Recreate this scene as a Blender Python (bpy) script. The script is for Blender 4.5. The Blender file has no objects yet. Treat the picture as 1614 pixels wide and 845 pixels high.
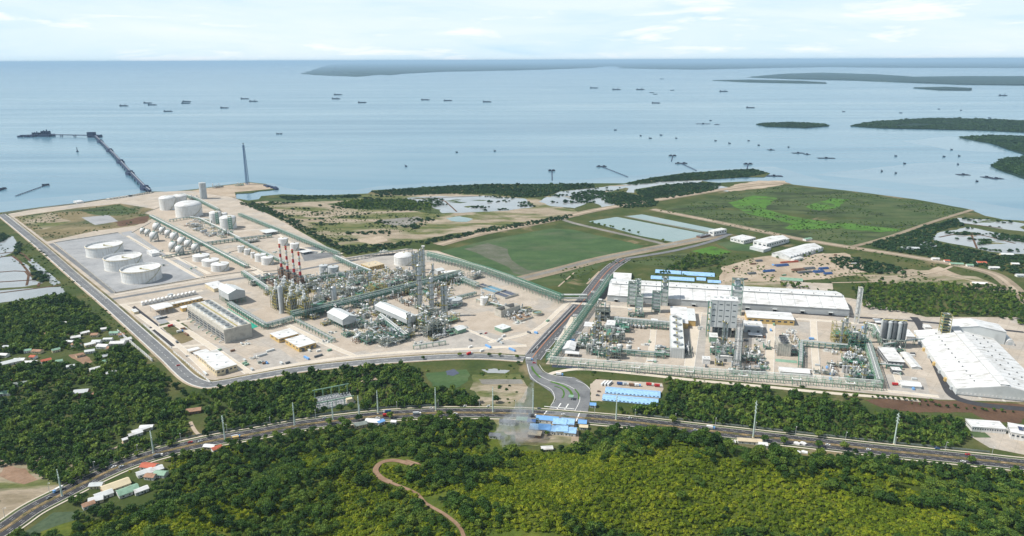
import bpy, bmesh, math, random
import numpy as np
from mathutils import Vector, Matrix, noise
from mathutils.geometry import tessellate_polygon

random.seed(7)
rng = np.random.default_rng(7)
SC = bpy.context.scene
COL = SC.collection
R = math.radians

# ------------------------------------------------------------------ camera
CAM_H = 400.0
FPX = 1130.0                       # focal length in photo pixels (photo 1614 x 845)
PITCH = math.atan((422.5 - 95.0) / FPX)
ROLL = R(-0.2)
cam = bpy.data.cameras.new('camera')
cam.sensor_width = 36.0
cam.lens = FPX / 1614.0 * 36.0
cam.clip_start = 1.0
cam.clip_end = 400000.0
cam_ob = bpy.data.objects.new('camera', cam)
COL.objects.link(cam_ob)
CAM_M = Matrix.Rotation(math.pi / 2 - PITCH, 3, 'X') @ Matrix.Rotation(ROLL, 3, 'Z')
cam_ob.matrix_world = Matrix.Translation((0, 0, CAM_H)) @ CAM_M.to_4x4()
SC.camera = cam_ob

# ------------------------------------------------------------------ sun, sky, exposure
SUN_TO = Vector((-0.66, -0.06, 0.80)).normalized()      # towards the sun
SUN_EL = math.asin(SUN_TO.z)
SUN_AZ = math.atan2(SUN_TO.x, SUN_TO.y)                 # clockwise from +Y
sun = bpy.data.lights.new('sun', 'SUN')
sun.energy = 5.0
sun.angle = R(0.5)
sun.color = (1.0, 0.955, 0.88)
sun_ob = bpy.data.objects.new('sun', sun)
COL.objects.link(sun_ob)
sun_ob.rotation_euler = (-SUN_TO).to_track_quat('-Z', 'Y').to_euler()

world = bpy.data.worlds.new('World')
SC.world = world
world.use_nodes = True
wn, wl = world.node_tree.nodes, world.node_tree.links
wn.clear()
w_out = wn.new('ShaderNodeOutputWorld')
w_bg = wn.new('ShaderNodeBackground')
w_bg.inputs['Strength'].default_value = 0.08
w_sky = wn.new('ShaderNodeTexSky')
w_sky.sky_type = 'NISHITA'
w_sky.sun_disc = False
w_sky.sun_elevation = SUN_EL
w_sky.sun_rotation = SUN_AZ
w_sky.air_density = 1.0
w_sky.dust_density = 0.3
w_sky.ozone_density = 1.5
# pale haze along the whole horizon, thin cloud veils and scattered small cumulus above it
w_tc = wn.new('ShaderNodeTexCoord')
w_sep = wn.new('ShaderNodeSeparateXYZ'); wl.new(w_tc.outputs['Generated'], w_sep.inputs[0])
def w_ramp(src, stops):
    r = wn.new('ShaderNodeValToRGB'); e = r.color_ramp.elements
    while len(e) < len(stops): e.new(0.5)
    for i, (p, c) in enumerate(stops): e[i].position = p; e[i].color = (c, c, c, 1)
    wl.new(src, r.inputs[0]); return r
def w_mixn(fac, a, b):
    m = wn.new('ShaderNodeMix'); m.data_type = 'RGBA'; wl.new(fac, m.inputs[0])
    for k, v in ((6, a), (7, b)):
        if isinstance(v, tuple): m.inputs[k].default_value = (*v, 1)
        else: wl.new(v, m.inputs[k])
    return m.outputs[2]
w_hz = w_ramp(w_sep.outputs['Z'], [(0.0, 1.0), (0.10, 0.94), (0.22, 0.50), (0.55, 0.0)])
w_base = w_mixn(w_hz.outputs[0], w_sky.outputs[0], (9.2, 11.2, 12.3))
w_map = wn.new('ShaderNodeMapping'); w_map.inputs['Scale'].default_value = (1.0, 1.0, 7.0)
wl.new(w_tc.outputs['Generated'], w_map.inputs[0])
def w_noise(scale, detail, rough, dist):
    n = wn.new('ShaderNodeTexNoise'); n.inputs['Scale'].default_value = scale; n.inputs['Detail'].default_value = detail
    n.inputs['Roughness'].default_value = rough; n.inputs['Distortion'].default_value = dist
    wl.new(w_map.outputs[0], n.inputs['Vector']); return n
w_v = w_ramp(w_noise(2.6, 8, 0.55, 0.9).outputs['Fac'], [(0.42, 0.0), (0.72, 0.75)])
w_c = w_ramp(w_noise(7.0, 9, 0.6, 0.4).outputs['Fac'], [(0.55, 0.0), (0.68, 0.9)])
w_g = w_ramp(w_noise(5.0, 7, 0.55, 0.6).outputs['Fac'], [(0.50, 0.0), (0.75, 0.55)])
w_1 = w_mixn(w_g.outputs[0], w_base, (6.3, 9.5, 12.0))
w_2 = w_mixn(w_v.outputs[0], w_1, (11.4, 12.3, 12.8))
w_3 = w_mixn(w_c.outputs[0], w_2, (12.8, 13.0, 13.2))
wl.new(w_3, w_bg.inputs['Color'])
wl.new(w_bg.outputs[0], w_out.inputs['Surface'])

SC.view_settings.view_transform = 'Standard'
SC.view_settings.look = 'None'
SC.view_settings.gamma = 1.0
SC.view_settings.use_curve_mapping = False
SC.view_settings.exposure = 0.10
SC.render.engine = 'CYCLES'
SC.cycles.max_bounces = 5
SC.cycles.diffuse_bounces = 2
SC.cycles.glossy_bounces = 2
SC.cycles.transmission_bounces = 2
SC.cycles.transparent_max_bounces = 6
SC.cycles.volume_bounces = 0
SC.cycles.use_denoising = True
SC.cycles.caustics_reflective = False
SC.cycles.caustics_refractive = False
SC.cycles.volume_step_rate = 1.0

# ------------------------------------------------------------------ placing: a photo position to a point of the ground
def ray(px, py):
    d = CAM_M @ Vector(((px - 807.0) / FPX, -(py - 422.5) / FPX, -1.0))
    return d
def G(px, py, z=0.0):
    d = ray(px, py)
    t = (z - CAM_H) / d.z
    return Vector((d.x * t, d.y * t, z))
def project(x, y, z):
    """world arrays -> photo pixels"""
    P = np.stack([np.asarray(x, float), np.asarray(y, float), np.asarray(z, float) - CAM_H], -1)
    L = P @ np.array(CAM_M)
    return 807.0 + FPX * L[..., 0] / -L[..., 2], 422.5 - FPX * L[..., 1] / -L[..., 2]
def hgt(px, py, top):
    """height in metres of something standing at photo point (px,py) that reaches up to photo row top"""
    b = G(px, py)
    lo, hi = 0.0, 380.0
    for _ in range(40):
        m = (lo + hi) / 2
        _, v = project(b.x, b.y, m)
        if v > top: lo = m
        else: hi = m
    return lo

# ------------------------------------------------------------------ mesh building
class MB:
    def __init__(s): s.v = []; s.f = []
    def add(s, vs, fs, M=None):
        o = len(s.v)
        if M is not None: vs = [M @ Vector(p) for p in vs]
        s.v += [tuple(p) for p in vs]
        s.f += [tuple(o + i for i in f) for f in fs]
        return s
    def box(s, x, y, z0, sx, sy, sz, rz=0.0):
        a, b = sx / 2, sy / 2
        vs = [(-a, -b, 0), (a, -b, 0), (a, b, 0), (-a, b, 0), (-a, -b, sz), (a, -b, sz), (a, b, sz), (-a, b, sz)]
        M = Matrix.Translation((x, y, z0)) @ Matrix.Rotation(rz, 4, 'Z')
        return s.add(vs, [(3, 2, 1, 0), (4, 5, 6, 7), (0, 1, 5, 4), (1, 2, 6, 5), (2, 3, 7, 6), (3, 0, 4, 7)], M)
    def lathe(s, prof, n=20, x=0, y=0, z=0, M=None, ring=False):
        vs, fs = [], []
        for r, h in prof:
            for i in range(n):
                a = 2 * math.pi * i / n
                vs.append((r * math.cos(a), r * math.sin(a), h))
        for k in range(len(prof) - 1):
            for i in range(n):
                j = (i + 1) % n
                fs.append((k * n + i, k * n + j, (k + 1) * n + j, (k + 1) * n + i))
        if ring:
            k = len(prof) - 1
            for i in range(n): fs.append((k * n + i, k * n + (i + 1) % n, (i + 1) % n, i))
        else:
            fs.append(tuple(range(n - 1, -1, -1)))
            fs.append(tuple(range((len(prof) - 1) * n, len(prof) * n)))
        T = Matrix.Translation((x, y, z))
        return s.add(vs, fs, T @ M if M is not None else T)
    def cyl(s, x, y, z0, r, h, n=16, r2=None):
        return s.lathe([(r, 0), (r if r2 is None else r2, h)], n, x, y, z0)
    def tube(s, p, q, r, n=6):
        p, q = Vector(p), Vector(q)
        d = q - p
        if d.length < 1e-6: return s
        M = Matrix.Translation(p) @ d.to_track_quat('Z', 'Y').to_matrix().to_4x4()
        vs, fs = [], []
        for h in (0, d.length):
            for i in range(n):
                a = 2 * math.pi * i / n
                vs.append((r * math.cos(a), r * math.sin(a), h))
        for i in range(n):
            j = (i + 1) % n
            fs.append((i, j, n + j, n + i))
        fs += [tuple(range(n - 1, -1, -1)), tuple(range(n, 2 * n))]
        return s.add(vs, fs, M)
    def path(s, pts, r, n=6):
        for a, b in zip(pts, pts[1:]): s.tube(a, b, r, n)
        return s
    def bar(s, p, q, w, h=None):
        """square bar between two points"""
        h = w if h is None else h
        p, q = Vector(p), Vector(q)
        d = q - p
        M = Matrix.Translation(p) @ d.to_track_quat('Z', 'Y').to_matrix().to_4x4()
        a, b, l = w / 2, h / 2, d.length
        vs = [(-a, -b, 0), (a, -b, 0), (a, b, 0), (-a, b, 0), (-a, -b, l), (a, -b, l), (a, b, l), (-a, b, l)]
        return s.add(vs, [(3, 2, 1, 0), (4, 5, 6, 7), (0, 1, 5, 4), (1, 2, 6, 5), (2, 3, 7, 6), (3, 0, 4, 7)], M)
    def prism(s, pts, z0, z1):
        n = len(pts)
        tri = tessellate_polygon([[Vector((p[0], p[1], 0)) for p in pts]])
        vs = [(p[0], p[1], z0) for p in pts] + [(p[0], p[1], z1) for p in pts]
        fs = [(i, (i + 1) % n, n + (i + 1) % n, n + i) for i in range(n)]
        area = sum(pts[i][0] * pts[(i + 1) % n][1] - pts[(i + 1) % n][0] * pts[i][1] for i in range(n))
        if area < 0: fs = [f[::-1] for f in fs]
        for t in tri:
            a, b, c = [pts[i] for i in t]
            cr = (b[0] - a[0]) * (c[1] - a[1]) - (b[1] - a[1]) * (c[0] - a[0])
            t = tuple(t) if cr > 0 else tuple(t[::-1])
            fs.append(tuple(n + i for i in t)); fs.append(t[::-1])
        return s.add(vs, fs)
    def capsule(s, x, y, z, r, L, axis='x', n=14):
        """horizontal vessel with domed ends, centre at x,y,z"""
        h = L / 2
        prof = [(0.05 * r, -h), (0.6 * r, -h + 0.12 * r), (0.9 * r, -h + 0.35 * r), (r, -h + 0.7 * r),
                (r, h - 0.7 * r), (0.9 * r, h - 0.35 * r), (0.6 * r, h - 0.12 * r), (0.05 * r, h)]
        M = Matrix.Rotation(math.pi / 2, 4, 'Y') if axis == 'x' else Matrix.Rotation(-math.pi / 2, 4, 'X') if axis == 'y' else Matrix()
        return s.lathe(prof, n, x, y, z, M)
    def sphere(s, x, y, z, r, n=20, m=12):
        prof = [(max(r * math.sin(math.pi * k / m), 0.02), -r * math.cos(math.pi * k / m)) for k in range(m + 1)]
        return s.lathe(prof, n, x, y, z)
    def gable(s, w, d, h, rise, over=0.0, x=0, y=0):
        """gable-roofed solid, ridge along local x"""
        a, b = w / 2, d / 2
        vs = [(-a, -b, 0), (a, -b, 0), (a, b, 0), (-a, b, 0), (-a, -b, h), (a, -b, h), (a, b, h), (-a, b, h), (-a, 0, h + rise), (a, 0, h + rise)]
        fs = [(3, 2, 1, 0), (0, 1, 5, 4), (2, 3, 7, 6), (1, 2, 6, 9, 5), (3, 0, 4, 8, 7), (4, 5, 9, 8), (6, 7, 8, 9)]
        return s.add(vs, fs, Matrix.Translation((x, y, 0)))
    def mesh(s, name, mat, smooth=False):
        me = bpy.data.meshes.new(name)
        me.from_pydata(s.v, [], s.f)
        if mat is not None: me.materials.append(mat)
        if smooth:
            me.polygons.foreach_set('use_smooth', [True] * len(me.polygons))
            me.set_sharp_from_angle(angle=R(40))
        me.update()
        return me
    def build(s, name, mat, parent=None, smooth=False, kind=None):
        if not s.v: return None
        o = bpy.data.objects.new(name, s.mesh(name, mat, smooth))
        COL.objects.link(o)
        o.parent = parent
        if parent is not None: KIDS.setdefault(parent.name, []).append(o)
        if kind: o['kind'] = kind
        return o
def tag(o, label=None, cat=None, group=None, kind=None):
    if label: o['label'] = label
    if cat: o['category'] = cat
    if group: o['group'] = group
    if kind: o['kind'] = kind
    return o
def thing(name, label, cat, loc, rz=0.0, group=None):
    o = bpy.data.objects.new(name, None)
    o.empty_display_size = 1.0
    COL.objects.link(o)
    o.location = loc; o.rotation_euler = (0, 0, rz)
    return tag(o, label, cat, group)
KIDS = {}
def copy_tree(o, loc, rz=None, label=None, scale=None, mats=None):
    def cp(src, par):
        c = src.copy()
        COL.objects.link(c)
        c.parent = par
        if par is not None: KIDS.setdefault(par.name, []).append(c)
        for k in list(KIDS.get(src.name, [])): cp(k, c)
        return c
    c = cp(o, None)
    c.location = loc
    if rz is not None: c.rotation_euler = (0, 0, rz)
    if scale is not None: c.scale = scale if hasattr(scale, '__len__') else (scale,) * 3
    if label: c['label'] = label
    return c

# ------------------------------------------------------------------ materials
MATS = {}
def nodes_of(name):
    m = bpy.data.materials.new(name)
    m.use_nodes = True
    nt = m.node_tree
    return m, nt.nodes, nt.links, nt.nodes['Principled BSDF']
def pos_node(n, l, scale=(1, 1, 1), obj=False):
    mp = n.new('ShaderNodeMapping'); mp.inputs['Scale'].default_value = scale
    if obj:
        tc = n.new('ShaderNodeTexCoord'); l.new(tc.outputs['Object'], mp.inputs[0])
    else:
        ge = n.new('ShaderNodeNewGeometry'); l.new(ge.outputs['Position'], mp.inputs[0])
    return mp
def noise_node(n, l, vec, scale, detail=5, rough=0.6, dist=0.0):
    t = n.new('ShaderNodeTexNoise'); t.inputs['Scale'].default_value = scale; t.inputs['Detail'].default_value = detail
    t.inputs['Roughness'].default_value = rough; t.inputs['Distortion'].default_value = dist
    l.new(vec.outputs[0], t.inputs['Vector'])
    return t
def ramp_node(n, l, src, stops):
    r = n.new('ShaderNodeValToRGB')
    e = r.color_ramp.elements
    while len(e) < len(stops): e.new(0.5)
    for i, (p, c) in enumerate(stops):
        e[i].position = p
        e[i].color = (*c, 1) if hasattr(c, '__len__') else (c, c, c, 1)
    l.new(src, r.inputs[0])
    return r
def mix_node(n, l, fac, a, b, mode='MIX'):
    m = n.new('ShaderNodeMix'); m.data_type = 'RGBA'; m.blend_type = mode
    for sock, v in ((m.inputs[0], fac), (m.inputs[6], a), (m.inputs[7], b)):
        if hasattr(v, 'is_linked') or hasattr(v, 'links'): l.new(v, sock)
        elif hasattr(v, '__len__'): sock.default_value = (*v, 1)
        else: sock.default_value = v
    return m
def paint(name, col, rough=0.5, var=0.12, scale=0.25, metal=0.0, spec=0.3, dirt=None, stretch=(1, 1, 1)):
    """painted or plain surface with soft weathering"""
    if name in MATS: return MATS[name]
    m, n, l, b = nodes_of(name)
    mp = pos_node(n, l, stretch)
    t = noise_node(n, l, mp, scale, 6, 0.65)
    d = dirt or tuple(c * (1 - 2.2 * var) for c in col)
    r = ramp_node(n, l, t.outputs['Fac'], [(0.3, d), (0.52, col), (0.75, tuple(min(1, c * (1 + var * 0.5)) for c in col))])
    l.new(r.outputs[0], b.inputs['Base Color'])
    b.inputs['Roughness'].default_value = rough
    b.inputs['Metallic'].default_value = metal
    b.inputs['Specular IOR Level'].default_value = spec
    MATS[name] = m
    return m
def terrain_mat(name, stops, scale, detail=8, rough=0.65, fine=0.35, stops2=None, scale2=None, fac2=(0.45, 0.6), stretch=(1, 1, 1), dist=0.0):
    """ground cover: broad patches by noise ramp, a second cover in blotches, and fine grain"""
    m, n, l, b = nodes_of(name)
    mp = pos_node(n, l, stretch)
    t = noise_node(n, l, mp, scale, detail, rough, dist)
    out = ramp_node(n, l, t.outputs['Fac'], stops).outputs[0]
    if stops2:
        t2 = noise_node(n, l, mp, scale2, 7, 0.6, 0.6)
        f2 = ramp_node(n, l, t2.outputs['Fac'], [(fac2[0], 0.0), (fac2[1], 1.0)])
        t3 = noise_node(n, l, mp, scale * 2.3, 8, 0.65)
        o2 = ramp_node(n, l, t3.outputs['Fac'], stops2).outputs[0]
        out = mix_node(n, l, f2.outputs[0], out, o2).outputs[2]
    g = noise_node(n, l, mp, 0.22, 6, 0.75)
    gr = ramp_node(n, l, g.outputs['Fac'], [(0.3, 1 - fine), (0.7, 1.0 + 0.0)])
    out = mix_node(n, l, 1.0, out, gr.outputs[0], 'MULTIPLY').outputs[2]
    l.new(out, b.inputs['Base Color'])
    b.inputs['Roughness'].default_value = 0.95
    b.inputs['Specular IOR Level'].default_value = 0.1
    return m
def water_mat(name, stops, scale, stretch=(1, 1, 1), rough=0.18, spec=0.5, bump=0.3, bscale=0.25):
    m, n, l, b = nodes_of(name)
    mp = pos_node(n, l, stretch)
    t = noise_node(n, l, mp, scale, 8, 0.6, 0.8)
    r = ramp_node(n, l, t.outputs['Fac'], stops)
    l.new(r.outputs[0], b.inputs['Base Color'])
    b.inputs['Roughness'].default_value = rough
    b.inputs['Specular IOR Level'].default_value = spec
    b.inputs['IOR'].default_value = 1.33
    if bump:
        mq = pos_node(n, l)
        w = noise_node(n, l, mq, bscale, 5, 0.6)
        bp = n.new('ShaderNodeBump'); bp.inputs['Strength'].default_value = bump; bp.inputs['Distance'].default_value = 1.0
        l.new(w.outputs['Fac'], bp.inputs['Height']); l.new(bp.outputs[0], b.inputs['Normal'])
    return m
def foliage_mat(name, dark, mid, light, patch=0.006):
    """leaf colour: per plant, per leaf clump and in broad stands"""
    m, n, l, b = nodes_of(name)
    oi = n.new('ShaderNodeObjectInfo')
    mp = n.new('ShaderNodeMapping'); l.new(oi.outputs['Location'], mp.inputs[0])
    t = noise_node(n, l, mp, patch, 4, 0.6)
    add = n.new('ShaderNodeMath'); add.operation = 'MULTIPLY_ADD'; add.inputs[1].default_value = 0.55; add.inputs[2].default_value = -0.27
    l.new(oi.outputs['Random'], add.inputs[0])
    a2 = n.new('ShaderNodeMath'); a2.operation = 'ADD'; l.new(t.outputs['Fac'], a2.inputs[0]); l.new(add.outputs[0], a2.inputs[1])
    r = ramp_node(n, l, a2.outputs[0], [(0.22, dark), (0.5, mid), (0.78, light)])
    mq = pos_node(n, l)
    t2 = noise_node(n, l, mq, 0.6, 3, 0.6)
    gr = ramp_node(n, l, t2.outputs['Fac'], [(0.3, 0.72), (0.7, 1.0)])
    mx = mix_node(n, l, 1.0, r.outputs[0], gr.outputs[0], 'MULTIPLY')
    l.new(mx.outputs[2], b.inputs['Base Color'])
    b.inputs['Roughness'].default_value = 0.6
    b.inputs['Specular IOR Level'].default_value = 0.15
    tr = n.new('ShaderNodeBsdfTranslucent'); l.new(mx.outputs[2], tr.inputs[0])
    ms = n.new('ShaderNodeMixShader'); ms.inputs[0].default_value = 0.25
    l.new(b.outputs[0], ms.inputs[1]); l.new(tr.outputs[0], ms.inputs[2])
    l.new(ms.outputs[0], n['Material Output'].inputs['Surface'])
    return m

# ================================================================== setting: land, water, roads
def smooth(t):
    t = np.clip(t, 0, 1)
    return t * t * (3 - 2 * t)
HIGHWAY = [(-160, 935), (0, 838), (50, 804), (100, 778), (150, 753), (200, 731), (260, 712), (330, 696), (400, 684), (470, 671), (540, 662), (610, 655),
           (690, 651), (770, 651), (840, 653), (920, 659), (1000, 666), (1080, 675), (1160, 684), (1240, 693), (1320, 702), (1400, 711), (1480, 719), (1560, 727), (1614, 733), (1800, 752)]
HW = [G(*p) for p in HIGHWAY]
_hx = np.array([p.x for p in HW]); _hy = np.array([p.y for p in HW])
def hill(x, y):
    """height of the wooded hill on the near side of the highway"""
    x = np.asarray(x, float); y = np.asarray(y, float)
    yr = np.interp(x, _hx, _hy)
    d = yr - y
    wr = smooth((x - 20) / 110)                      # 0 left slope .. 1 right hump
    toe = 34 + 22 * wr + 40 * smooth((-x - 200) / 150)
    L = 260 * (1 - wr) + 88 * wr
    top = 62 * (1 - wr) + 54 * wr
    top = top * (1 - 0.55 * smooth((x - 300) / 160)) * (1 - 0.72 * smooth((-x - 300) / 120))
    h = top * smooth((d - toe) / L)
    h = h + 26 * smooth((d - toe - 200) / 300)
    m = smooth((d - toe) / 60)
    w = (np.sin(x * 0.021 + 1.3) * np.sin(y * 0.017 + 0.4) * 9 + np.sin(x * 0.05 + y * 0.03) * 2.2 + np.sin(x * 0.013 - y * 0.041 + 2) * 3)
    h = h + w * m
    return np.where(d > toe, np.maximum(h, 0), 0.0)
def on_ground(px, py):
    """where the line of sight through a photo point meets the land (hill included)"""
    d = ray(px, py)
    t0 = 0.35 * CAM_H / -d.z
    t1 = CAM_H / -d.z
    ts = np.linspace(t0, t1, 500)
    z = CAM_H + d.z * ts - hill(d.x * ts, d.y * ts)
    k = int(np.argmax(z <= 0)) if (z <= 0).any() else 499
    t = ts[k]
    return Vector((d.x * t, d.y * t, float(hill(d.x * t, d.y * t))))
def P2(pts, z=0.0): return [(p.x, p.y) for p in (G(a, b, z) for a, b in pts)]
def ragged(pts, step, amp, seed=0):
    """subdivide an outline and roughen it"""
    out = []
    n = len(pts)
    for i in range(n):
        a, b = Vector(pts[i]), Vector(pts[(i + 1) % n])
        L = (b - a).length
        k = max(1, min(60, int(L / step)))
        for j in range(k):
            p = a.lerp(b, j / k)
            q = Vector((p.x / (step * 3.0), p.y / (step * 3.0), seed * 7.7))
            nx = noise.noise(q) + 0.5 * noise.noise(q * 2.7); ny = noise.noise(q + Vector((31, 7, 0))) + 0.5 * noise.noise(q * 2.7 + Vector((31, 7, 0)))
            out.append((p.x + nx * amp, p.y + ny * amp))
    return out
def struct(name, mb, mat, parent=None):
    o = mb.build(name, mat, parent)
    if parent is None: o['kind'] = 'structure'
    return o
def patch(name, px, mat, z, amp=0.0, step=None, thick=0.5, seed=0, world=None):
    pts = world if world is not None else P2(px)
    if amp > 0: pts = ragged(pts, step or amp * 3, amp, seed)
    return struct(name, MB().prism(pts, z - thick, z), mat)
def offset_path(W, off):
    out = []
    for i, p in enumerate(W):
        a = W[max(i - 1, 0)]; b = W[min(i + 1, len(W) - 1)]
        t = (b - a); t.z = 0; t.normalize()
        nrm = Vector((-t.y, t.x, 0))
        out.append(p + nrm * off)
    return out
def spline(W, sub=6):
    """Catmull-Rom through the points"""
    out = []
    for i in range(len(W) - 1):
        p0, p1, p2, p3 = W[max(i - 1, 0)], W[i], W[i + 1], W[min(i + 2, len(W) - 1)]
        for j in range(sub):
            t = j / sub
            out.append(0.5 * ((2 * p1) + (p2 - p0) * t + (2 * p0 - 5 * p1 + 4 * p2 - p3) * t * t + (3 * p1 - p0 - 3 * p2 + p3) * t ** 3))
    out.append(W[-1])
    return out
def strip(W, w0, w1, z, thick=0.0):
    """ribbon between two sideways offsets of a path; thick > 0 gives it a kerb face"""
    A = offset_path(W, w0); B = offset_path(W, w1)
    mb = MB()
    n = len(W)
    vs = [(p.x, p.y, p.z + z) for p in A] + [(p.x, p.y, p.z + z) for p in B]
    fs = [(i + n, i + 1 + n, i + 1, i) if w1 > w0 else (i, i + 1, i + 1 + n, i + n) for i in range(n - 1)]
    fs = [f[::-1] for f in fs]
    mb.add(vs, fs)
    if thick:
        vs2 = vs + [(v[0], v[1], v[2] - thick) for v in vs]
        N = 2 * n
        fs2 = [(i, i + 1, N + i + 1, N + i) for i in range(n - 1)] + [(n + i + 1, n + i, N + n + i, N + n + i + 1) for i in range(n - 1)]
        mb.add(vs2, fs2)
    return mb
def road(name, W, width, mat, z, thick=0.4, parent=None):
    return struct(name, strip(W, -width / 2, width / 2, z, thick), mat, parent)
def line(px, sub=5, curve=True, world=None):
    W = [G(*p) for p in px] if world is None else world
    return spline(W, sub) if curve else W
def dashes(W, off, w, on, gap, z):
    """painted dashes along a path"""
    mb = MB()
    O = offset_path(W, off)
    acc = 0.0
    for a, b in zip(O, O[1:]):
        L = (b - a).length
        d = (b - a).normalized()
        nrm = Vector((-d.y, d.x, 0)) * (w / 2)
        s = -acc
        while s < L:
            s0, s1 = max(s, 0), min(s + on, L)
            if s1 > s0:
                p, q = a + d * s0, a + d * s1
                mb.add([(p - nrm).to_tuple()[:2] + (p.z + z,), (q - nrm).to_tuple()[:2] + (q.z + z,), (q + nrm).to_tuple()[:2] + (q.z + z,), (p + nrm).to_tuple()[:2] + (p.z + z,)], [(0, 1, 2, 3)])
            s += on + gap
        acc = (acc + L) % (on + gap)
    return mb

# --- cover materials
M_GROUND = terrain_mat('scrub_ground', [(0.25, (0.030, 0.055, 0.014)), (0.45, (0.062, 0.088, 0.024)), (0.6, (0.11, 0.115, 0.04)), (0.8, (0.21, 0.165, 0.085))], 0.012, stops2=[(0.35, (0.16, 0.13, 0.07)), (0.6, (0.36, 0.27, 0.17))], scale2=0.009, fac2=(0.60, 0.72))
M_HILL = terrain_mat('hill_grass', [(0.3, (0.045, 0.07, 0.014)), (0.5, (0.095, 0.13, 0.018)), (0.75, (0.17, 0.18, 0.03))], 0.03, fine=0.5)
M_FOREST = terrain_mat('forest_floor', [(0.3, (0.018, 0.032, 0.008)), (0.6, (0.04, 0.06, 0.014)), (0.8, (0.09, 0.085, 0.03))], 0.02)
M_SAND = terrain_mat('bare_sand', [(0.3, (0.30, 0.235, 0.165)), (0.5, (0.44, 0.355, 0.265)), (0.75, (0.55, 0.46, 0.36))], 0.02, fine=0.25)
M_DUNE = terrain_mat('dune_sand', [(0.28, (0.20, 0.165, 0.10)), (0.42, (0.34, 0.28, 0.20)), (0.62, (0.46, 0.385, 0.295)), (0.8, (0.52, 0.45, 0.37))], 0.02, stops2=[(0.3, (0.06, 0.09, 0.03)), (0.5, (0.13, 0.15, 0.05)), (0.7, (0.25, 0.22, 0.11))], scale2=0.010, fac2=(0.46, 0.56), stretch=(0.55, 1.4, 1), dist=0.8)
M_PAD = terrain_mat('pale_concrete_yard', [(0.25, (0.35, 0.30, 0.245)), (0.42, (0.47, 0.405, 0.33)), (0.55, (0.52, 0.45, 0.37)), (0.75, (0.60, 0.53, 0.45))], 0.028, fine=0.22, stops2=[(0.3, (0.40, 0.365, 0.32)), (0.7, (0.48, 0.44, 0.39))], scale2=0.012, fac2=(0.52, 0.62))
def add_joints(m, size, rot, dark=0.80):
    """slab joints over a ground material"""
    n, l = m.node_tree.nodes, m.node_tree.links
    b = n['Principled BSDF']
    src = b.inputs['Base Color'].links[0].from_socket
    mp = pos_node(n, l); mp.inputs['Rotation'].default_value = (0, 0, rot)
    br = n.new('ShaderNodeTexBrick'); l.new(mp.outputs[0], br.inputs['Vector'])
    br.offset = 0.0
    for k, v in (('Scale', 1.0), ('Mortar Size', 0.35), ('Brick Width', size), ('Row Height', size)): br.inputs[k].default_value = v
    br.inputs['Color1'].default_value = (1, 1, 1, 1); br.inputs['Color2'].default_value = (0.90, 0.90, 0.90, 1); br.inputs['Mortar'].default_value = (dark, dark, dark, 1)
    l.new(mix_node(n, l, 1.0, src, br.outputs['Color'], 'MULTIPLY').outputs[2], b.inputs['Base Color'])
add_joints(M_PAD, 14.0, 0.7)
M_GRAVEL = terrain_mat('grey_gravel', [(0.3, (0.27, 0.275, 0.28)), (0.5, (0.345, 0.35, 0.355)), (0.75, (0.42, 0.42, 0.42))], 0.03, fine=0.2)
M_BEIGE = terrain_mat('beige_gravel', [(0.3, (0.40, 0.335, 0.265)), (0.55, (0.47, 0.40, 0.325)), (0.8, (0.53, 0.46, 0.385))], 0.04, fine=0.18)
M_CONC = terrain_mat('concrete_road', [(0.3, (0.54, 0.475, 0.385)), (0.6, (0.62, 0.55, 0.455)), (0.8, (0.66, 0.60, 0.515))], 0.03, fine=0.12)
M_ASPH = terrain_mat('grey_asphalt', [(0.3, (0.13, 0.135, 0.14)), (0.5, (0.19, 0.195, 0.20)), (0.6, (0.205, 0.21, 0.21)), (0.75, (0.27, 0.265, 0.25))], 0.05, fine=0.2)
M_ASPHD = terrain_mat('dark_asphalt', [(0.3, (0.050, 0.050, 0.054)), (0.6, (0.068, 0.067, 0.071)), (0.8, (0.085, 0.083, 0.085))], 0.02, fine=0.2)
M_ASPHM = terrain_mat('worn_asphalt', [(0.3, (0.10, 0.10, 0.105)), (0.6, (0.13, 0.13, 0.135)), (0.8, (0.17, 0.165, 0.16))], 0.02, fine=0.2)
M_LOT = terrain_mat('stained_paving', [(0.3, (0.34, 0.315, 0.285)), (0.5, (0.42, 0.39, 0.35)), (0.7, (0.49, 0.45, 0.40))], 0.05, fine=0.22)
M_DRY = terrain_mat('dry_grass', [(0.25, (0.10, 0.10, 0.045)), (0.45, (0.20, 0.165, 0.085)), (0.6, (0.27, 0.22, 0.125)), (0.8, (0.36, 0.30, 0.20))], 0.018, stops2=[(0.3, (0.06, 0.085, 0.035)), (0.7, (0.12, 0.13, 0.06))], scale2=0.008, fac2=(0.5, 0.62))
M_FIELD = terrain_mat('green_field', [(0.3, (0.05, 0.09, 0.038)), (0.5, (0.068, 0.122, 0.046)), (0.75, (0.115, 0.17, 0.07))], 0.02, stops2=[(0.3, (0.08, 0.11, 0.05)), (0.7, (0.15, 0.16, 0.10))], scale2=0.010, fac2=(0.50, 0.74), stretch=(0.6, 1.3, 1))
M_MUDF = terrain_mat('muddy_grass', [(0.3, (0.06, 0.10, 0.04)), (0.5, (0.13, 0.14, 0.095)), (0.75, (0.23, 0.22, 0.185))], 0.02, stretch=(0.6, 1.3, 1))
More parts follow.
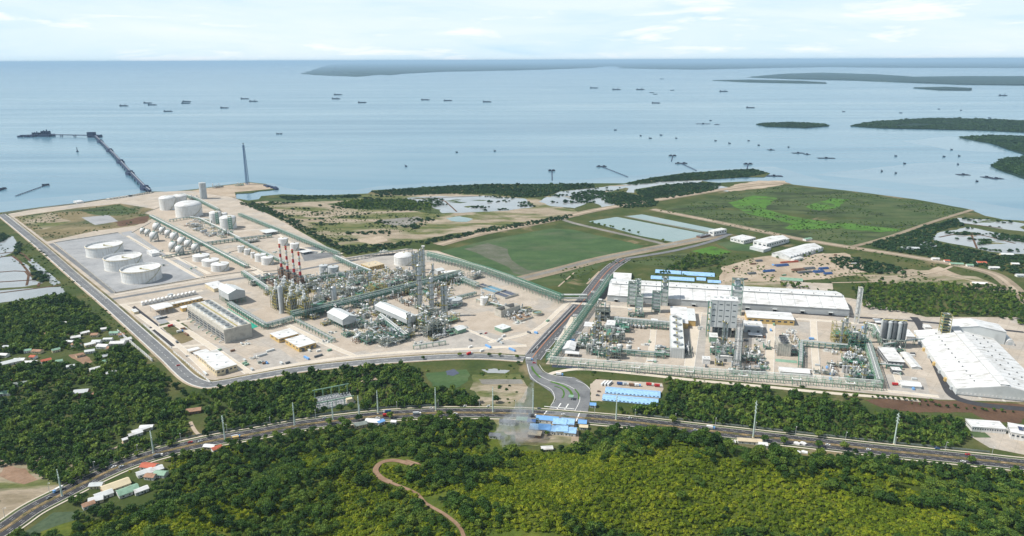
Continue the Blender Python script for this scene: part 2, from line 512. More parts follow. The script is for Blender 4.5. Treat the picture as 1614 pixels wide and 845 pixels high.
M_MARSH = terrain_mat('marsh_scrub', [(0.28, (0.035, 0.065, 0.020)), (0.45, (0.070, 0.105, 0.036)), (0.6, (0.105, 0.13, 0.052)), (0.8, (0.18, 0.165, 0.09))], 0.016, detail=10, rough=0.72, stops2=[(0.3, (0.028, 0.048, 0.018)), (0.7, (0.06, 0.075, 0.032))], scale2=0.014, fac2=(0.50, 0.60), stretch=(0.5, 1.5, 1), dist=0.6)
M_BRIGHT = terrain_mat('bright_green_grass', [(0.3, (0.065, 0.15, 0.025)), (0.5, (0.09, 0.205, 0.03)), (0.75, (0.13, 0.25, 0.045))], 0.03, fine=0.4, stops2=[(0.3, (0.05, 0.08, 0.026)), (0.7, (0.085, 0.115, 0.045))], scale2=0.022, fac2=(0.52, 0.64))
M_MUD = terrain_mat('grey_mud', [(0.3, (0.19, 0.18, 0.155)), (0.6, (0.29, 0.275, 0.245)), (0.8, (0.38, 0.36, 0.33))], 0.02)
M_BROWN = terrain_mat('brown_fallow', [(0.3, (0.10, 0.060, 0.038)), (0.6, (0.155, 0.092, 0.058)), (0.8, (0.20, 0.13, 0.08))], 0.03)
M_DIRT = terrain_mat('dirt_track', [(0.3, (0.24, 0.15, 0.095)), (0.6, (0.33, 0.22, 0.15)), (0.8, (0.42, 0.31, 0.22))], 0.05)
M_TAN = terrain_mat('tan_embankment', [(0.3, (0.25, 0.20, 0.14)), (0.6, (0.34, 0.28, 0.20)), (0.8, (0.42, 0.36, 0.28))], 0.02)
M_FAR = terrain_mat('distant_woodland', [(0.3, (0.012, 0.035, 0.028)), (0.55, (0.024, 0.052, 0.034)), (0.66, (0.04, 0.07, 0.045)), (0.72, (0.20, 0.21, 0.19))], 0.003, detail=10, stretch=(1, 0.35, 1))
M_WHITE_LINE = paint('white_road_paint', (0.72, 0.71, 0.68), 0.7, 0.1)
M_YELLOW_LINE = paint('yellow_road_paint', (0.62, 0.44, 0.06), 0.7, 0.1)
M_SEA = water_mat('sea_water', [(0.28, (0.070, 0.165, 0.235)), (0.46, (0.105, 0.215, 0.285)), (0.58, (0.15, 0.26, 0.32)), (0.72, (0.22, 0.31, 0.35))], 0.0006, stretch=(0.30, 2.0, 1), rough=0.21, bump=0.16, bscale=0.06)
M_SHALLOW = water_mat('silty_shallow_water', [(0.3, (0.11, 0.205, 0.27)), (0.55, (0.155, 0.25, 0.305)), (0.75, (0.22, 0.295, 0.33))], 0.003, stretch=(0.5, 1.6, 1), rough=0.17, bump=0.08, bscale=0.1)
_n, _l = M_SEA.node_tree.nodes, M_SEA.node_tree.links          # wind streaks: smoother and rougher water
_t = noise_node(_n, _l, pos_node(_n, _l, (0.22, 2.6, 1)), 0.0016, 7, 0.62, 0.7)
_l.new(ramp_node(_n, _l, _t.outputs['Fac'], [(0.34, 0.18), (0.66, 0.245)]).outputs[0], _n['Principled BSDF'].inputs['Roughness'])
M_POND = water_mat('still_pond_water', [(0.3, (0.26, 0.28, 0.28)), (0.7, (0.36, 0.375, 0.38))], 0.01, rough=0.08, bump=0.04)
M_TEAL = water_mat('teal_basin_water', [(0.3, (0.20, 0.28, 0.27)), (0.7, (0.26, 0.33, 0.31))], 0.01, rough=0.1, bump=0.05)
M_DARKW = water_mat('dark_pond_water', [(0.3, (0.05, 0.06, 0.09)), (0.7, (0.09, 0.1, 0.14))], 0.02, rough=0.08, bump=0.03)

# --- sea and land
sea = MB()
E = 150000.0
xs = [-E, -30000, -9000, -3500, 0, 3500, 9000, 30000, E]; ys = [-20000, 0, 3000, 9000, 25000, 60000, E]
sea.add([(x, y, -1.6) for y in ys for x in xs], [(j * 9 + i, j * 9 + i + 1, j * 9 + i + 10, j * 9 + i + 9) for j in range(6) for i in range(8)])
struct('sea', sea, M_SEA)
def shallows(px, amp, seed): struct('shallows', MB().prism(ragged(P2(px), amp * 2.2, amp, seed), -1.9, -1.55), M_SHALLOW)
COAST = [(-1500, 470), (-300, 352), (0, 335), (60, 327), (120, 320), (175, 313), (235, 302), (272, 302), (318, 297), (352, 292), (392, 287), (418, 290), (437, 298), (424, 300), (408, 301),
         (396, 304), (372, 305), (368, 312), (392, 316), (408, 314), (412, 309), (445, 306), (500, 308), (580, 305), (586, 300), (640, 297), (700, 293), (765, 290), (840, 290), (935, 289), (984, 289), (1010, 283),
         (1075, 273), (1130, 269), (1188, 266), (1214, 273), (1205, 279), (1170, 279), (1120, 282), (1100, 285), (1132, 288), (1176, 286), (1232, 285), (1250, 291), (1340, 301), (1440, 314), (1530, 330), (1552, 340), (1580, 346), (1614, 348), (2100, 372), (3200, 400)]
land = ragged(P2(COAST)[1:-1], 24, 3, 1)
land = [P2(COAST)[0]] + land + [P2(COAST)[-1]]
land = [(-7000, land[0][1] - 500)] + land + [(7000, land[-1][1] - 300)]
gb = MB()
inl = [(7000, -2500), (-7000, -2500)]
for z_, flip in ((0.0, False),):
    n_ = len(land)
    bm_ = bmesh.new()
    ring_ = [bm_.verts.new((p[0], p[1], z_)) for p in land + inl]
    bm_.faces.new(ring_)
    bmesh.ops.triangulate(bm_, faces=bm_.faces[:], ngon_method='EAR_CLIP')
    bm_.verts.index_update()
    gb.add([v.co.copy() for v in bm_.verts], [tuple(v.index for v in f.verts) if f.normal.z > 0 else tuple(v.index for v in f.verts)[::-1] for f in bm_.faces])
    bm_.free()
gb.add([(p[0], p[1], 0.0) for p in land] + [(p[0], p[1], -4.0) for p in land], [(i + 1, i, n_ + i, n_ + i + 1) for i in range(n_ - 1)])
struct('ground', gb, M_GROUND)

shallows([(-200, 350), (-60, 324), (60, 312), (150, 303), (240, 294), (300, 290), (360, 286), (430, 288), (470, 298), (560, 298), (600, 292), (760, 284), (900, 283), (1000, 276), (1100, 266), (1220, 262), (1330, 290), (1480, 306), (1620, 330), (1620, 352), (1400, 330), (900, 312), (400, 330), (100, 345), (-100, 372)], 22, 301)
shallows([(1290, 276), (1380, 262), (1500, 254), (1600, 262), (1640, 290), (1560, 300), (1420, 288)], 30, 302)
shallows([(1420, 222), (1500, 214), (1560, 226), (1590, 240), (1500, 236)], 30, 303)
struct('ground', MB().prism(P2([(0, 352), (120, 328), (236, 312), (330, 310), (440, 322), (600, 312), (800, 300), (930, 300), (1040, 296), (1110, 300), (1236, 296), (1400, 316), (1500, 334), (1600, 362)]) + [(3000, 1200), (3000, -2400), (-4000, -2400), (-4000, 900)], -3.0, -0.06), M_GROUND)
# hill: height sheet that rises out of the plain on the near side of the highway
nx, ny = 170, 120
gx = np.linspace(-900, 1000, nx); gy = np.linspace(-250, 790, ny)
X, Y = np.meshgrid(gx, gy)
Z = hill(X, Y)
Z = np.where(Z < 0.3, -0.8, Z)
hm = MB(); hm.add([(float(a), float(b), float(c)) for a, b, c in zip(X.ravel(), Y.ravel(), Z.ravel())],
                  [(j * nx + i, j * nx + i + 1, (j + 1) * nx + i + 1, (j + 1) * nx + i) for j in range(ny - 1) for i in range(nx - 1)])
ho = struct('hill', hm, M_HILL)
ho.data.polygons.foreach_set('use_smooth', [True] * len(ho.data.polygons))

# far shores and islands: low wooded land with an uneven crown
def far_land(name, px, hmax, amp, seed):
    pts = ragged(P2(px), amp * 3, amp, seed)
    mb = MB()
    n = len(pts)
    mb.prism(pts, -3, 1.5)
    xs_ = [p[0] for p in pts]; ys_ = [p[1] for p in pts]
    mb2 = MB()
    c = (sum(xs_) / n, sum(ys_) / n)
    o = struct(name, mb, M_FAR)
    # tree-top level, set in a little from the water's edge
    top = [(p[0] + (c[0] - p[0]) * 0.015, p[1] + (c[1] - p[1]) * 0.03) for p in pts]
    mb2.prism(top, 1.0, hmax)
    k = struct('woodland', mb2, M_FAR, o)
    k['kind'] = 'stuff'
    return o
far_land('far_shore', [(473, 117), (500, 108), (520, 101.5), (545, 100), (620, 99), (820, 98), (1000, 97.2), (1614, 95.4), (2600, 92.5), (2600, 102), (1614, 107.5), (1420, 107.0), (1300, 106), (1200, 107.5), (1100, 110), (978, 108), (972, 104.5), (945, 105), (930, 107.5), (820, 111), (690, 113.5), (600, 118), (560, 121), (520, 119.5)], 22, 180, 3)
far_land('wooded_island', [(1176, 122), (1230, 117), (1290, 115), (1380, 118), (1440, 122), (1520, 121), (1614, 121), (2000, 120), (2000, 132), (1614, 135), (1520, 134), (1440, 131), (1340, 127), (1250, 125)], 16, 60, 4)
far_land('sand_bar_island', [(1122, 127), (1180, 126), (1260, 128), (1304, 130.5), (1304, 132), (1250, 131.5), (1180, 130)], 9, 30, 5)
far_land('low_islet', [(1440, 139), (1490, 138), (1532, 140), (1530, 143), (1480, 142.5)], 12, 25, 6)
far_land('mangrove_islet', [(1192, 196), (1240, 193), (1300, 196), (1306, 199), (1270, 202), (1210, 200)], 2.2, 14, 7)
far_land('mangrove_island', [(1340, 199), (1380, 192), (1470, 187), (1540, 188), (1614, 192), (1900, 196), (1900, 216), (1614, 209), (1540, 205.5), (1450, 203.5), (1390, 202.5)], 2.2, 16, 8)
far_land('mangrove_cape', [(1512, 217), (1560, 214), (1614, 217), (1900, 222), (1900, 252), (1614, 244), (1590, 236), (1560, 226)], 2.2, 12, 9)
far_land('mangrove_head', [(1560, 262), (1585, 250), (1614, 247), (1900, 262), (1900, 298), (1614, 281), (1585, 272)], 2.2, 10, 10)

# --- flats and yards behind the shore
YARDN = [0]
def pp(name, px, mat, z, amp=3.0, seed=0):
    YARDN[0] += 1
    z = z + 0.0011 * YARDN[0] if z < 0.4 else z
    far = G(*px[0]).y
    if amp >= 3 and far > 1300: amp = amp * 1.8
    return patch(name, px, mat, z, amp, amp * 1.6 if amp else None, 0.3, seed)
pp('dune_flat', [(400, 318), (470, 310), (600, 306), (720, 305), (840, 312), (905, 330), (912, 340), (820, 352), (700, 372), (640, 382), (560, 392), (505, 380), (440, 345)], M_DUNE, 0.06, 8, 11)
pp('grass_bank', [(412, 314), (470, 309), (560, 307), (575, 311), (540, 316), (470, 319), (425, 318)], M_MARSH, 0.12, 4, 12)
pp('scrub_flat', [(515, 322), (560, 315), (640, 313), (690, 320), (720, 335), (690, 338), (640, 332), (560, 330)], M_MARSH, 0.12, 6, 13)
pp('lagoon', [(640, 312), (690, 310), (770, 309), (826, 313), (842, 326), (800, 332), (730, 335), (700, 336), (680, 326)], M_POND, 0.16, 6, 14)
pp('sand_pond', [(704, 344), (725, 341), (747, 345), (738, 350), (712, 349)], M_TEAL, 0.16, 3, 15)
pp('sand_heap', [(565, 376), (605, 372), (610, 379), (590, 385), (566, 382)], M_SAND, 0.18, 4, 16)
pp('mud_heap', [(600, 347), (660, 341), (668, 347), (640, 356), (605, 354)], M_MUD, 0.17, 4, 17)
for k, px in enumerate([[(860, 312), (884, 302), (930, 297), (975, 292), (984, 296), (958, 303), (962, 318), (975, 326), (950, 329), (935, 318), (905, 328), (870, 325), (850, 318)],
                        [(975, 292), (1010, 287), (1060, 286), (1110, 284), (1100, 288), (1040, 292), (1000, 299), (1000, 304), (985, 303), (990, 297)],
                        [(1120, 292), (1150, 295), (1148, 302), (1128, 300)]]):
    pp('tidal_channel', px, M_POND, 0.10 + 0.01 * k, 5, 20 + k)
pp('sand_point', [(1160, 291), (1195, 285), (1238, 285), (1236, 291), (1200, 297), (1150, 302), (1140, 299)], M_SAND, 0.14, 4, 24)
pp('marsh', [(1236, 292), (1340, 303), (1440, 316), (1528, 332), (1460, 352), (1400, 376), (1350, 388), (1240, 376), (1120, 352), (1030, 332), (1100, 318), (1170, 304)], M_MARSH, 0.07, 6, 25)
pp('green_strip', [(1150, 320), (1185, 308), (1225, 312), (1215, 320), (1205, 330), (1250, 342), (1305, 350), (1300, 360), (1270, 360), (1230, 348), (1175, 336)], M_BRIGHT, 0.13, 5, 26)
pp('green_strip', [(1230, 360), (1262, 352), (1340, 352), (1420, 362), (1390, 366), (1320, 360), (1260, 362)], M_BRIGHT, 0.13, 5, 37)
pp('mud_streak', [(1120, 330), (1180, 326), (1290, 342), (1380, 344), (1300, 348), (1190, 334)], M_GROUND, 0.12, 6, 38)
pp('green_strip', [(1268, 326), (1310, 312), (1338, 314), (1318, 328), (1290, 332)], M_BRIGHT, 0.13, 4, 27)
pp('rice_field', [(694, 396), (772, 378), (868, 360), (902, 362), (1014, 387), (1006, 394), (910, 415), (816, 437), (770, 424)], M_FIELD, 0.06, 2, 28)
pp('mud_streak', [(728, 392), (776, 384), (800, 392), (806, 408), (838, 424), (868, 422), (835, 433), (812, 428), (786, 412), (752, 398)], M_MUDF, 0.12, 12, 29)
pp('holding_basin', [(928, 349), (972, 342), (1128, 372), (1080, 385), (1010, 372)], M_TEAL, 0.10, 0.8, 31)
pp('holding_basin', [(985, 341), (1012, 338), (1136, 363), (1128, 368)], M_TEAL, 0.10, 0.8, 32)
pp('swamp_pond', [(1480, 366), (1530, 358), (1590, 372), (1614, 380), (1614, 400), (1560, 396), (1500, 384), (1470, 378)], M_POND, 0.07, 6, 33)
pp('swamp_pond', [(1510, 344), (1560, 346), (1614, 352), (1614, 366), (1560, 358), (1520, 352)], M_POND, 0.07, 6, 34)
pp('swamp_pond', [(1448, 384), (1462, 379), (1480, 388), (1458, 394)], M_POND, 0.07, 3, 35)
for k, px in enumerate([[(-40, 395), (8, 378), (20, 372), (28, 384), (20, 398), (-10, 410), (-40, 412)], [(-60, 412), (20, 404), (46, 420), (50, 440), (70, 446), (40, 452), (-60, 458)], [(-60, 462), (40, 455), (98, 452), (104, 462), (60, 470), (-60, 484)], [(44, 412), (50, 408), (96, 446), (84, 450)]]):
    pp('salt_pond', px, M_POND, 0.08 + 0.01 * k, 2.5, 40 + k)
pp('works_yard', [(1140, 420), (1200, 405), (1330, 398), (1380, 430), (1240, 445), (1140, 448)], M_SAND, 0.06, 6, 50)
pp('works_yard', [(1440, 430), (1480, 420), (1540, 445), (1470, 448)], M_SAND, 0.06, 6, 51)
pp('lay_down_ground', [(1130, 445), (1240, 443), (1310, 448), (1310, 462), (1140, 455)], M_DUNE, 0.07, 4, 52)
pp('dusty_ground', [(1330, 430), (1440, 424), (1540, 438), (1610, 468), (1500, 450), (1380, 446)], M_DUNE, 0.06, 9, 88)
pp('dusty_ground', [(985, 412), (1080, 398), (1140, 400), (1135, 416), (1060, 424)], M_MARSH, 0.06, 6, 89)
pp('concrete_apron', [(1238, 444), (1312, 447), (1314, 462), (1240, 458)], M_PAD, 0.12, 0, 53)
pp('sports_pitch', [(1090, 396), (1122, 388), (1154, 397), (1122, 404)], M_BRIGHT, 0.12, 0, 54)
pp('campus_lawn', [(1130, 384), (1160, 378), (1196, 388), (1190, 398), (1150, 394)], M_FIELD, 0.10, 3, 55)
pp('verge', [(820, 440), (960, 410), (940, 425), (880, 450), (860, 452)], M_MARSH, 0.08, 3, 56)
pp('brown_field', [(1362, 630), (1420, 627), (1530, 634), (1614, 637), (1614, 668), (1560, 664), (1530, 650), (1440, 650), (1390, 643)], M_BROWN, 0.08, 3, 57)
pp('sand_clearing', [(528, 600), (560, 586), (590, 590), (596, 604), (570, 616), (545, 614)], M_SAND, 0.08, 5, 58)
pp('sand_clearing', [(480, 590), (540, 582), (545, 588), (500, 596)], M_DUNE, 0.07, 3, 59)
pp('open_field', [(745, 590), (820, 590), (832, 610), (826, 640), (760, 640), (742, 615)], M_DUNE, 0.07, 4, 60)
pp('algae_pond', [(672, 588), (735, 582), (740, 600), (720, 612), (680, 610)], M_FIELD, 0.09, 4, 61)
pp('dark_pool', [(703, 585), (716, 582), (724, 588), (714, 593), (704, 591)], M_DARKW, 0.13, 1, 62)
pp('shallow_pool', [(758, 583), (780, 581), (803, 584), (798, 589), (770, 588)], M_POND, 0.13, 2, 63)
pp('gravel_strip', [(755, 598), (822, 598), (825, 605), (760, 606)], M_MUD, 0.13, 1, 64)
pp('bare_patch', [(0, 735), (40, 740), (62, 755), (40, 765), (0, 750)], M_DIRT, 0.08, 6, 65)
pp('dry_meadow', [(-40, 730), (60, 720), (150, 715), (180, 725), (90, 770), (-40, 840)], M_DUNE, 0.05, 6, 66)
pp('farm_clearing', [(105, 560), (130, 556), (148, 570), (135, 575)], M_DIRT, 0.08, 3, 67)
pp('burnt_yard', [(778, 657), (905, 656), (910, 690), (898, 702), (850, 704), (790, 700)], M_DUNE, 0.08, 3, 68)
pp('camp_yard', [(930, 606), (940, 598), (1044, 604), (1046, 612), (1036, 634), (932, 632)], M_BEIGE, 0.10, 1, 69)
pp('school_yard', [(1530, 688), (1560, 676), (1614, 690), (1700, 700), (1640, 722), (1560, 706)], M_PAD, 0.10, 0, 70)
pp('dirt_lot', [(1140, 698), (1240, 706), (1330, 712), (1330, 722), (1230, 716), (1140, 708)], M_DRY, 0.08, 4, 71)

rl_ = random.Random(5)
for k in range(34):
    a_, b_ = rl_.choice(((690, 318), (730, 316), (660, 316), (700, 326), (760, 322), (880, 310), (905, 312), (930, 305), (1500, 372), (1540, 372), (1580, 384), (1560, 352), (1520, 366), (1000, 290)))
    a_ += rl_.uniform(-26, 26); b_ += rl_.uniform(-5, 5); w_ = rl_.uniform(6, 22); h_ = rl_.uniform(0.6, 1.6)
    pp('mud_bank', [(a_ - w_, b_), (a_, b_ - h_), (a_ + w_, b_ - h_ * 0.3), (a_ + w_ * 0.4, b_ + h_)], M_MARSH if k % 3 else M_DUNE, 0.19, 4, 200 + k)
for px in ([(-20, 412), (20, 404), (50, 436)], [(-20, 431), (40, 428), (42, 450)], [(-20, 446), (60, 441)], [(0, 462), (96, 450)], [(0, 400), (30, 398), (48, 412)], [(60, 452), (62, 446)], [(1480, 374), (1530, 368), (1600, 384)], [(1500, 350), (1580, 360)], [(1530, 368), (1540, 392)], [(640, 316), (690, 312), (720, 334)], [(690, 312), (760, 309)]):
    road('pond_dyke', line(px, 3), 4, M_BROWN, 0.62, 0.8)

# --- the two plants' yards
LEFT_YARD = [(-2, 340), (60, 329), (120, 322), (240, 303), (318, 300), (372, 313), (432, 342), (505, 383), (545, 406), (640, 392), (690, 396), (800, 432), (895, 472), (922, 470), (905, 488), (838, 562), (740, 563), (600, 572), (470, 586), (400, 598), (340, 613), (316, 613), (290, 600), (160, 478), (80, 410)]
pp('left_plant_yard', LEFT_YARD, M_PAD, 0.10, 0)
pp('sand_spit', [(300, 301), (318, 298), (352, 293), (392, 288), (418, 291), (433, 297), (405, 300), (370, 303), (372, 312), (330, 306)], M_SAND, 0.14, 2, 80)
pp('dry_field', [(22, 342), (120, 328), (190, 321), (246, 330), (238, 346), (212, 356), (150, 364), (74, 381)], M_DRY, 0.16, 2, 81)
pp('scrub_patch', [(122, 332), (188, 322), (220, 333), (190, 340), (150, 340)], M_MARSH, 0.17, 5, 85)
pp('fallow_patch', [(180, 350), (236, 340), (228, 352), (192, 357)], M_BROWN, 0.17, 4, 86)
pp('fallow_patch', [(30, 344), (80, 337), (110, 350), (70, 362)], M_DUNE, 0.17, 8, 87)
pp('gravel_square', [(128, 343), (172, 339), (186, 349), (150, 355)], M_GRAVEL, 0.22, 1, 82)
pp('tank_bund_floor', [(86, 383), (186, 367), (316, 437), (182, 461)], M_GRAVEL, 0.16, 0)
pp('sphere_bund_floor', [(210, 367), (240, 350), (330, 392), (258, 405)], M_BEIGE, 0.16, 0)
pp('gravel_square', [(190, 367), (207, 364), (262, 402), (240, 408)], M_GRAVEL, 0.16, 0)
pp('gravel_square', [(256, 412), (292, 408), (330, 432), (300, 440)], M_GRAVEL, 0.16, 0)
pp('tank_bund_floor', [(285, 408), (340, 398), (402, 426), (326, 436)], M_BEIGE, 0.16, 0)
pp('tank_bund_floor', [(362, 398), (408, 388), (470, 424), (415, 428)], M_BEIGE, 0.16, 0)
pp('tank_bund_floor', [(228, 336), (268, 322), (345, 350), (290, 356)], M_BEIGE, 0.16, 0)
pp('paved_strip', [(470, 392), (500, 388), (530, 404), (480, 412)], M_ASPH, 0.16, 0)
pp('paved_strip', [(575, 404), (630, 398), (640, 404), (590, 410)], M_ASPHD, 0.16, 0)
pp('gravel_square', [(700, 505), (770, 490), (840, 520), (775, 530)], M_BEIGE, 0.16, 0)
pp('gravel_square', [(500, 540), (540, 532), (585, 550), (540, 560)], M_BEIGE, 0.16, 0)
pp('gravel_square', [(205, 488), (212, 482), (250, 512), (240, 517)], M_ASPHD, 0.16, 0)
pp('gravel_square', [(235, 516), (248, 512), (283, 542), (268, 548)], M_ASPHD, 0.16, 0)
for px, m_ in (([(292, 552), (326, 545), (394, 584), (345, 598)], M_BEIGE), ([(398, 558), (440, 549), (470, 572), (414, 584)], M_LOT), ([(330, 540), (352, 546), (388, 566), (372, 572)], M_LOT), ([(440, 522), (470, 516), (520, 540), (486, 548)], M_LOT), ([(420, 482), (440, 500), (462, 515), (430, 514), (392, 496)], M_BEIGE), ([(660, 540), (760, 520), (830, 545), (740, 556), (650, 556)], M_LOT), ([(560, 408), (575, 405), (690, 400), (700, 412), (600, 418)], M_LOT), ([(346, 362), (372, 356), (420, 372), (400, 380)], M_BEIGE), ([(1100, 498), (1116, 499), (1108, 584), (1090, 582)], M_LOT), ([(1222, 505), (1276, 508), (1276, 520), (1222, 517)], M_LOT), ([(1296, 540), (1318, 542), (1324, 602), (1292, 600)], M_BEIGE), ([(1396, 590), (1458, 596), (1466, 622), (1400, 617)], M_LOT), ([(900, 514), (930, 500), (926, 530), (892, 550)], M_LOT), ([(980, 530), (1026, 533), (1022, 556), (976, 553)], M_LOT), ([(1180, 505), (1214, 507), (1212, 545), (1178, 542)], M_LOT)):
    pp('paved_lot', px, m_, 0.165, 0)
pp('dry_field', [(250, 512), (282, 504), (316, 532), (286, 542)], M_DRY, 0.15, 2, 83)
pp('dry_field', [(240, 500), (252, 496), (300, 536), (290, 540)], M_GRAVEL, 0.13, 0, 84)
RIGHT_YARD = [(862, 572), (925, 490), (950, 472), (1340, 494), (1440, 502), (1462, 512), (1515, 628), (1614, 640), (1700, 650), (1700, 640), (1614, 520), (1560, 500), (1380, 478), (1340, 470), (960, 440), (935, 470)]
pp('right_plant_yard', [(860, 574), (928, 486), (948, 470), (960, 440), (1340, 470), (1460, 500), (1600, 500), (1800, 560), (1800, 655), (1614, 634), (1480, 630), (1390, 622), (1100, 596), (960, 582)], M_PAD, 0.10, 0)
pp('gravel_square', [(960, 512), (1075, 520), (1070, 560), (970, 556), (945, 540)], M_BEIGE, 0.16, 0)
pp('gravel_square', [(1290, 500), (1318, 503), (1315, 522), (1285, 520)], M_BEIGE, 0.16, 0)

# --- roads
PERIM = [(2, 338), (60, 385), (120, 437), (165, 475), (210, 515), (260, 560), (296, 594), (322, 606), (345, 605), (400, 595), (470, 583), (540, 575), (620, 568), (700, 563), (760, 562), (826, 566)]
perim = line(PERIM, 5)
road('perimeter_road', perim, 17, M_ASPH, 0.43)
struct('lane_marking', strip(perim, -8.2, -7.7, 0.442), M_WHITE_LINE)
struct('lane_marking', strip(perim, 7.7, 8.2, 0.442), M_WHITE_LINE)
struct('lane_marking', dashes(perim, 0, 0.35, 5, 7, 0.442), M_WHITE_LINE)
for s_ in (-1, 1):
    struct('kerb', strip(perim, s_ * 8.5, s_ * 9.2, 0.56, 0.3), paint('pale_kerb', (0.62, 0.59, 0.54), 0.8, 0.15, 0.2))
    struct('shoulder', strip(perim, s_ * 9.2, s_ * (13.5 if s_ > 0 else 12.0), 0.40, 0.3), M_SAND if s_ < 0 else M_DRY)
AXIS = [(838, 566), (852, 548), (874, 523), (896, 500), (912, 483), (930, 462), (950, 436), (966, 420), (985, 408)]
axis = line(AXIS, 4)
road('plant_avenue', axis, 27, M_ASPHM, 0.37)
struct('median', strip(axis, -0.7, 0.7, 0.80, 0.6), paint('orange_median_barrier', (0.40, 0.17, 0.09), 0.9, 0.3, 0.05, dirt=(0.30, 0.27, 0.24)))
for o in (-12.6, -6.8, 6.8, 12.6): struct('lane_marking', strip(axis, o - 0.25, o + 0.25, 0.382) if abs(o) > 10 else dashes(axis, o, 0.3, 5, 8, 0.382), M_WHITE_LINE)
road('service_strip', line([(868, 566), (905, 520), (930, 488)], 3), 5, M_BEIGE, 0.30)
far_road = line([(690, 386), (760, 368), (860, 349), (940, 331), (1020, 318), (1100, 305), (1180, 293), (1240, 288)], 4)
road('embankment_road', far_road, 34, M_TAN, 0.5, 0.6)
struct('wheel_track', strip(far_road, -5, 6, 0.55), M_SAND)
lower = line([(822, 440), (880, 426), (950, 408), (1040, 390), (1110, 376), (1145, 368)], 4)
road('embankment_road', lower, 36, M_TAN, 0.42, 0.6)
struct('wheel_track', strip(lower, -4, 9, 0.48), M_MUD)
ring = line([(985, 408), (1060, 396), (1120, 381), (1150, 369)], 4)
road('asphalt_road', ring, 12, M_ASPH, 0.5, 0.3)
east = line([(1028, 330), (1130, 350), (1250, 375), (1340, 390), (1420, 402), (1500, 416), (1560, 430), (1585, 444), (1614, 470), (1680, 520)], 4)
road('embankment_road', east, 28, M_TAN, 0.45, 0.6)
struct('wheel_track', strip(east, -4, 4, 0.5), M_SAND)
road('dyke', line([(1340, 390), (1400, 374), (1470, 350), (1532, 331)], 4), 12, M_TAN, 0.6, 0.8)
road('dyke', line([(985, 341), (1128, 370)], 1), 5, M_MUD, 0.6, 0.8)
road('dyke', line([(880, 342), (905, 352), (1010, 376), (1060, 388)], 4), 14, M_MUD, 0.4, 0.5)
# highway: two carriageways, planted median, kerbs, lines
hw = spline(HW, 5)
road('highway', hw, 21, M_ASPHD, 0.32)
M_MEDIAN = terrain_mat('planted_median', [(0.35, (0.06, 0.085, 0.03)), (0.5, (0.22, 0.17, 0.09)), (0.65, (0.42, 0.29, 0.17)), (0.8, (0.5, 0.42, 0.3))], 0.12, fine=0.3)
struct('median', strip(hw, -1.1, 1.1, 0.50, 0.2), M_MEDIAN)
for s in (-1, 1):
    struct('verge', strip(hw, s * 10.5, s * 14.0, 0.42, 0.2), M_MARSH)
    struct('pavement', strip(hw, s * 14.0, s * 15.8, 0.46, 0.2), M_CONC)
    struct('kerb', strip(hw, s * 10.5, s * 10.9, 0.46, 0.2), M_CONC)
    struct('lane_marking', strip(hw, s * 1.75, s * 1.95, 0.332), M_YELLOW_LINE)
    struct('lane_marking', strip(hw, s * 9.8, s * 10.0, 0.332), M_WHITE_LINE)
    for o in (4.4, 7.1): struct('lane_marking', dashes(hw, s * o, 0.18, 4, 8, 0.332), M_WHITE_LINE)
# interchange
IC = [(832, 566), (842, 582), (862, 600), (882, 618), (892, 636), (895, 656)]
ic = line(IC, 5)
patch('junction_paving', [(826, 560), (846, 556), (846, 575), (856, 587), (872, 592), (905, 595), (918, 602), (930, 612), (930, 632), (926, 652), (920, 663), (850, 660), (866, 644), (876, 630), (868, 618), (850, 606), (836, 598), (832, 585)], M_ASPH, 0.395, 0, thick=0.3)
for off, w in ((-1.5, 3.2),):
    struct('planted_island', strip(line([(838, 578), (842, 586), (852, 596)], 4), -1.3, 1.3, 0.55, 0.2), M_BRIGHT)
    struct('planted_island', strip(line([(868, 602), (886, 608), (898, 616), (902, 624)], 4), -1.6, 1.6, 0.55, 0.2), M_BRIGHT)
    struct('planted_island', strip(line([(874, 609), (886, 614), (889, 622), (886, 628)], 4), -0.9, 0.9, 0.55, 0.2), M_BRIGHT)
    struct('planted_island', strip(line([(906, 614), (912, 622), (912, 630)], 4), -0.9, 0.9, 0.55, 0.2), M_BRIGHT)
for px in ([(831, 574), (835, 590), (846, 602), (868, 614), (874, 628), (868, 640)], [(850, 575), (858, 586), (874, 592), (902, 596)], [(908, 600), (922, 606), (930, 614)], [(846, 590), (866, 600), (890, 606), (908, 616), (914, 630), (906, 648)]):
    struct('lane_marking', strip(line(px, 5), -0.3, 0.3, 0.407), M_WHITE_LINE)
for px in ([(858, 641), (905, 645)], [(862, 648), (852, 660)], [(915, 648), (908, 664)], [(884, 636), (878, 645)], [(896, 637), (890, 646)]):
    struct('crossing_marking', strip(line(px, 1), -0.7, 0.7, 0.407), M_WHITE_LINE)
canal_road = line([(862, 592), (880, 586), (920, 582), (1000, 589), (1100, 600), (1200, 609), (1300, 619), (1400, 627), (1450, 632)], 4)
road('canal_track', canal_road, 7, M_CONC, 0.26)
struct('canal', strip(line([(870, 577), (940, 581), (1000, 585), (1100, 594), (1200, 603), (1300, 612), (1400, 621)], 4), -4, 4, 0.235, 0.2), M_DARKW)
wh_road = line([(1440, 500), (1452, 516), (1470, 560), (1488, 600), (1500, 622), (1520, 632), (1560, 640), (1614, 645), (1700, 655)], 5)
road('plant_road', wh_road, 12, M_ASPHD, 0.265)
road('plant_road', line([(960, 470), (1100, 482), (1200, 490), (1345, 500), (1460, 508), (1614, 524)], 4), 8, M_ASPHD, 0.255)
road('plant_road', line([(948, 472), (962, 452), (972, 440)], 3), 12, M_ASPHD, 0.245)
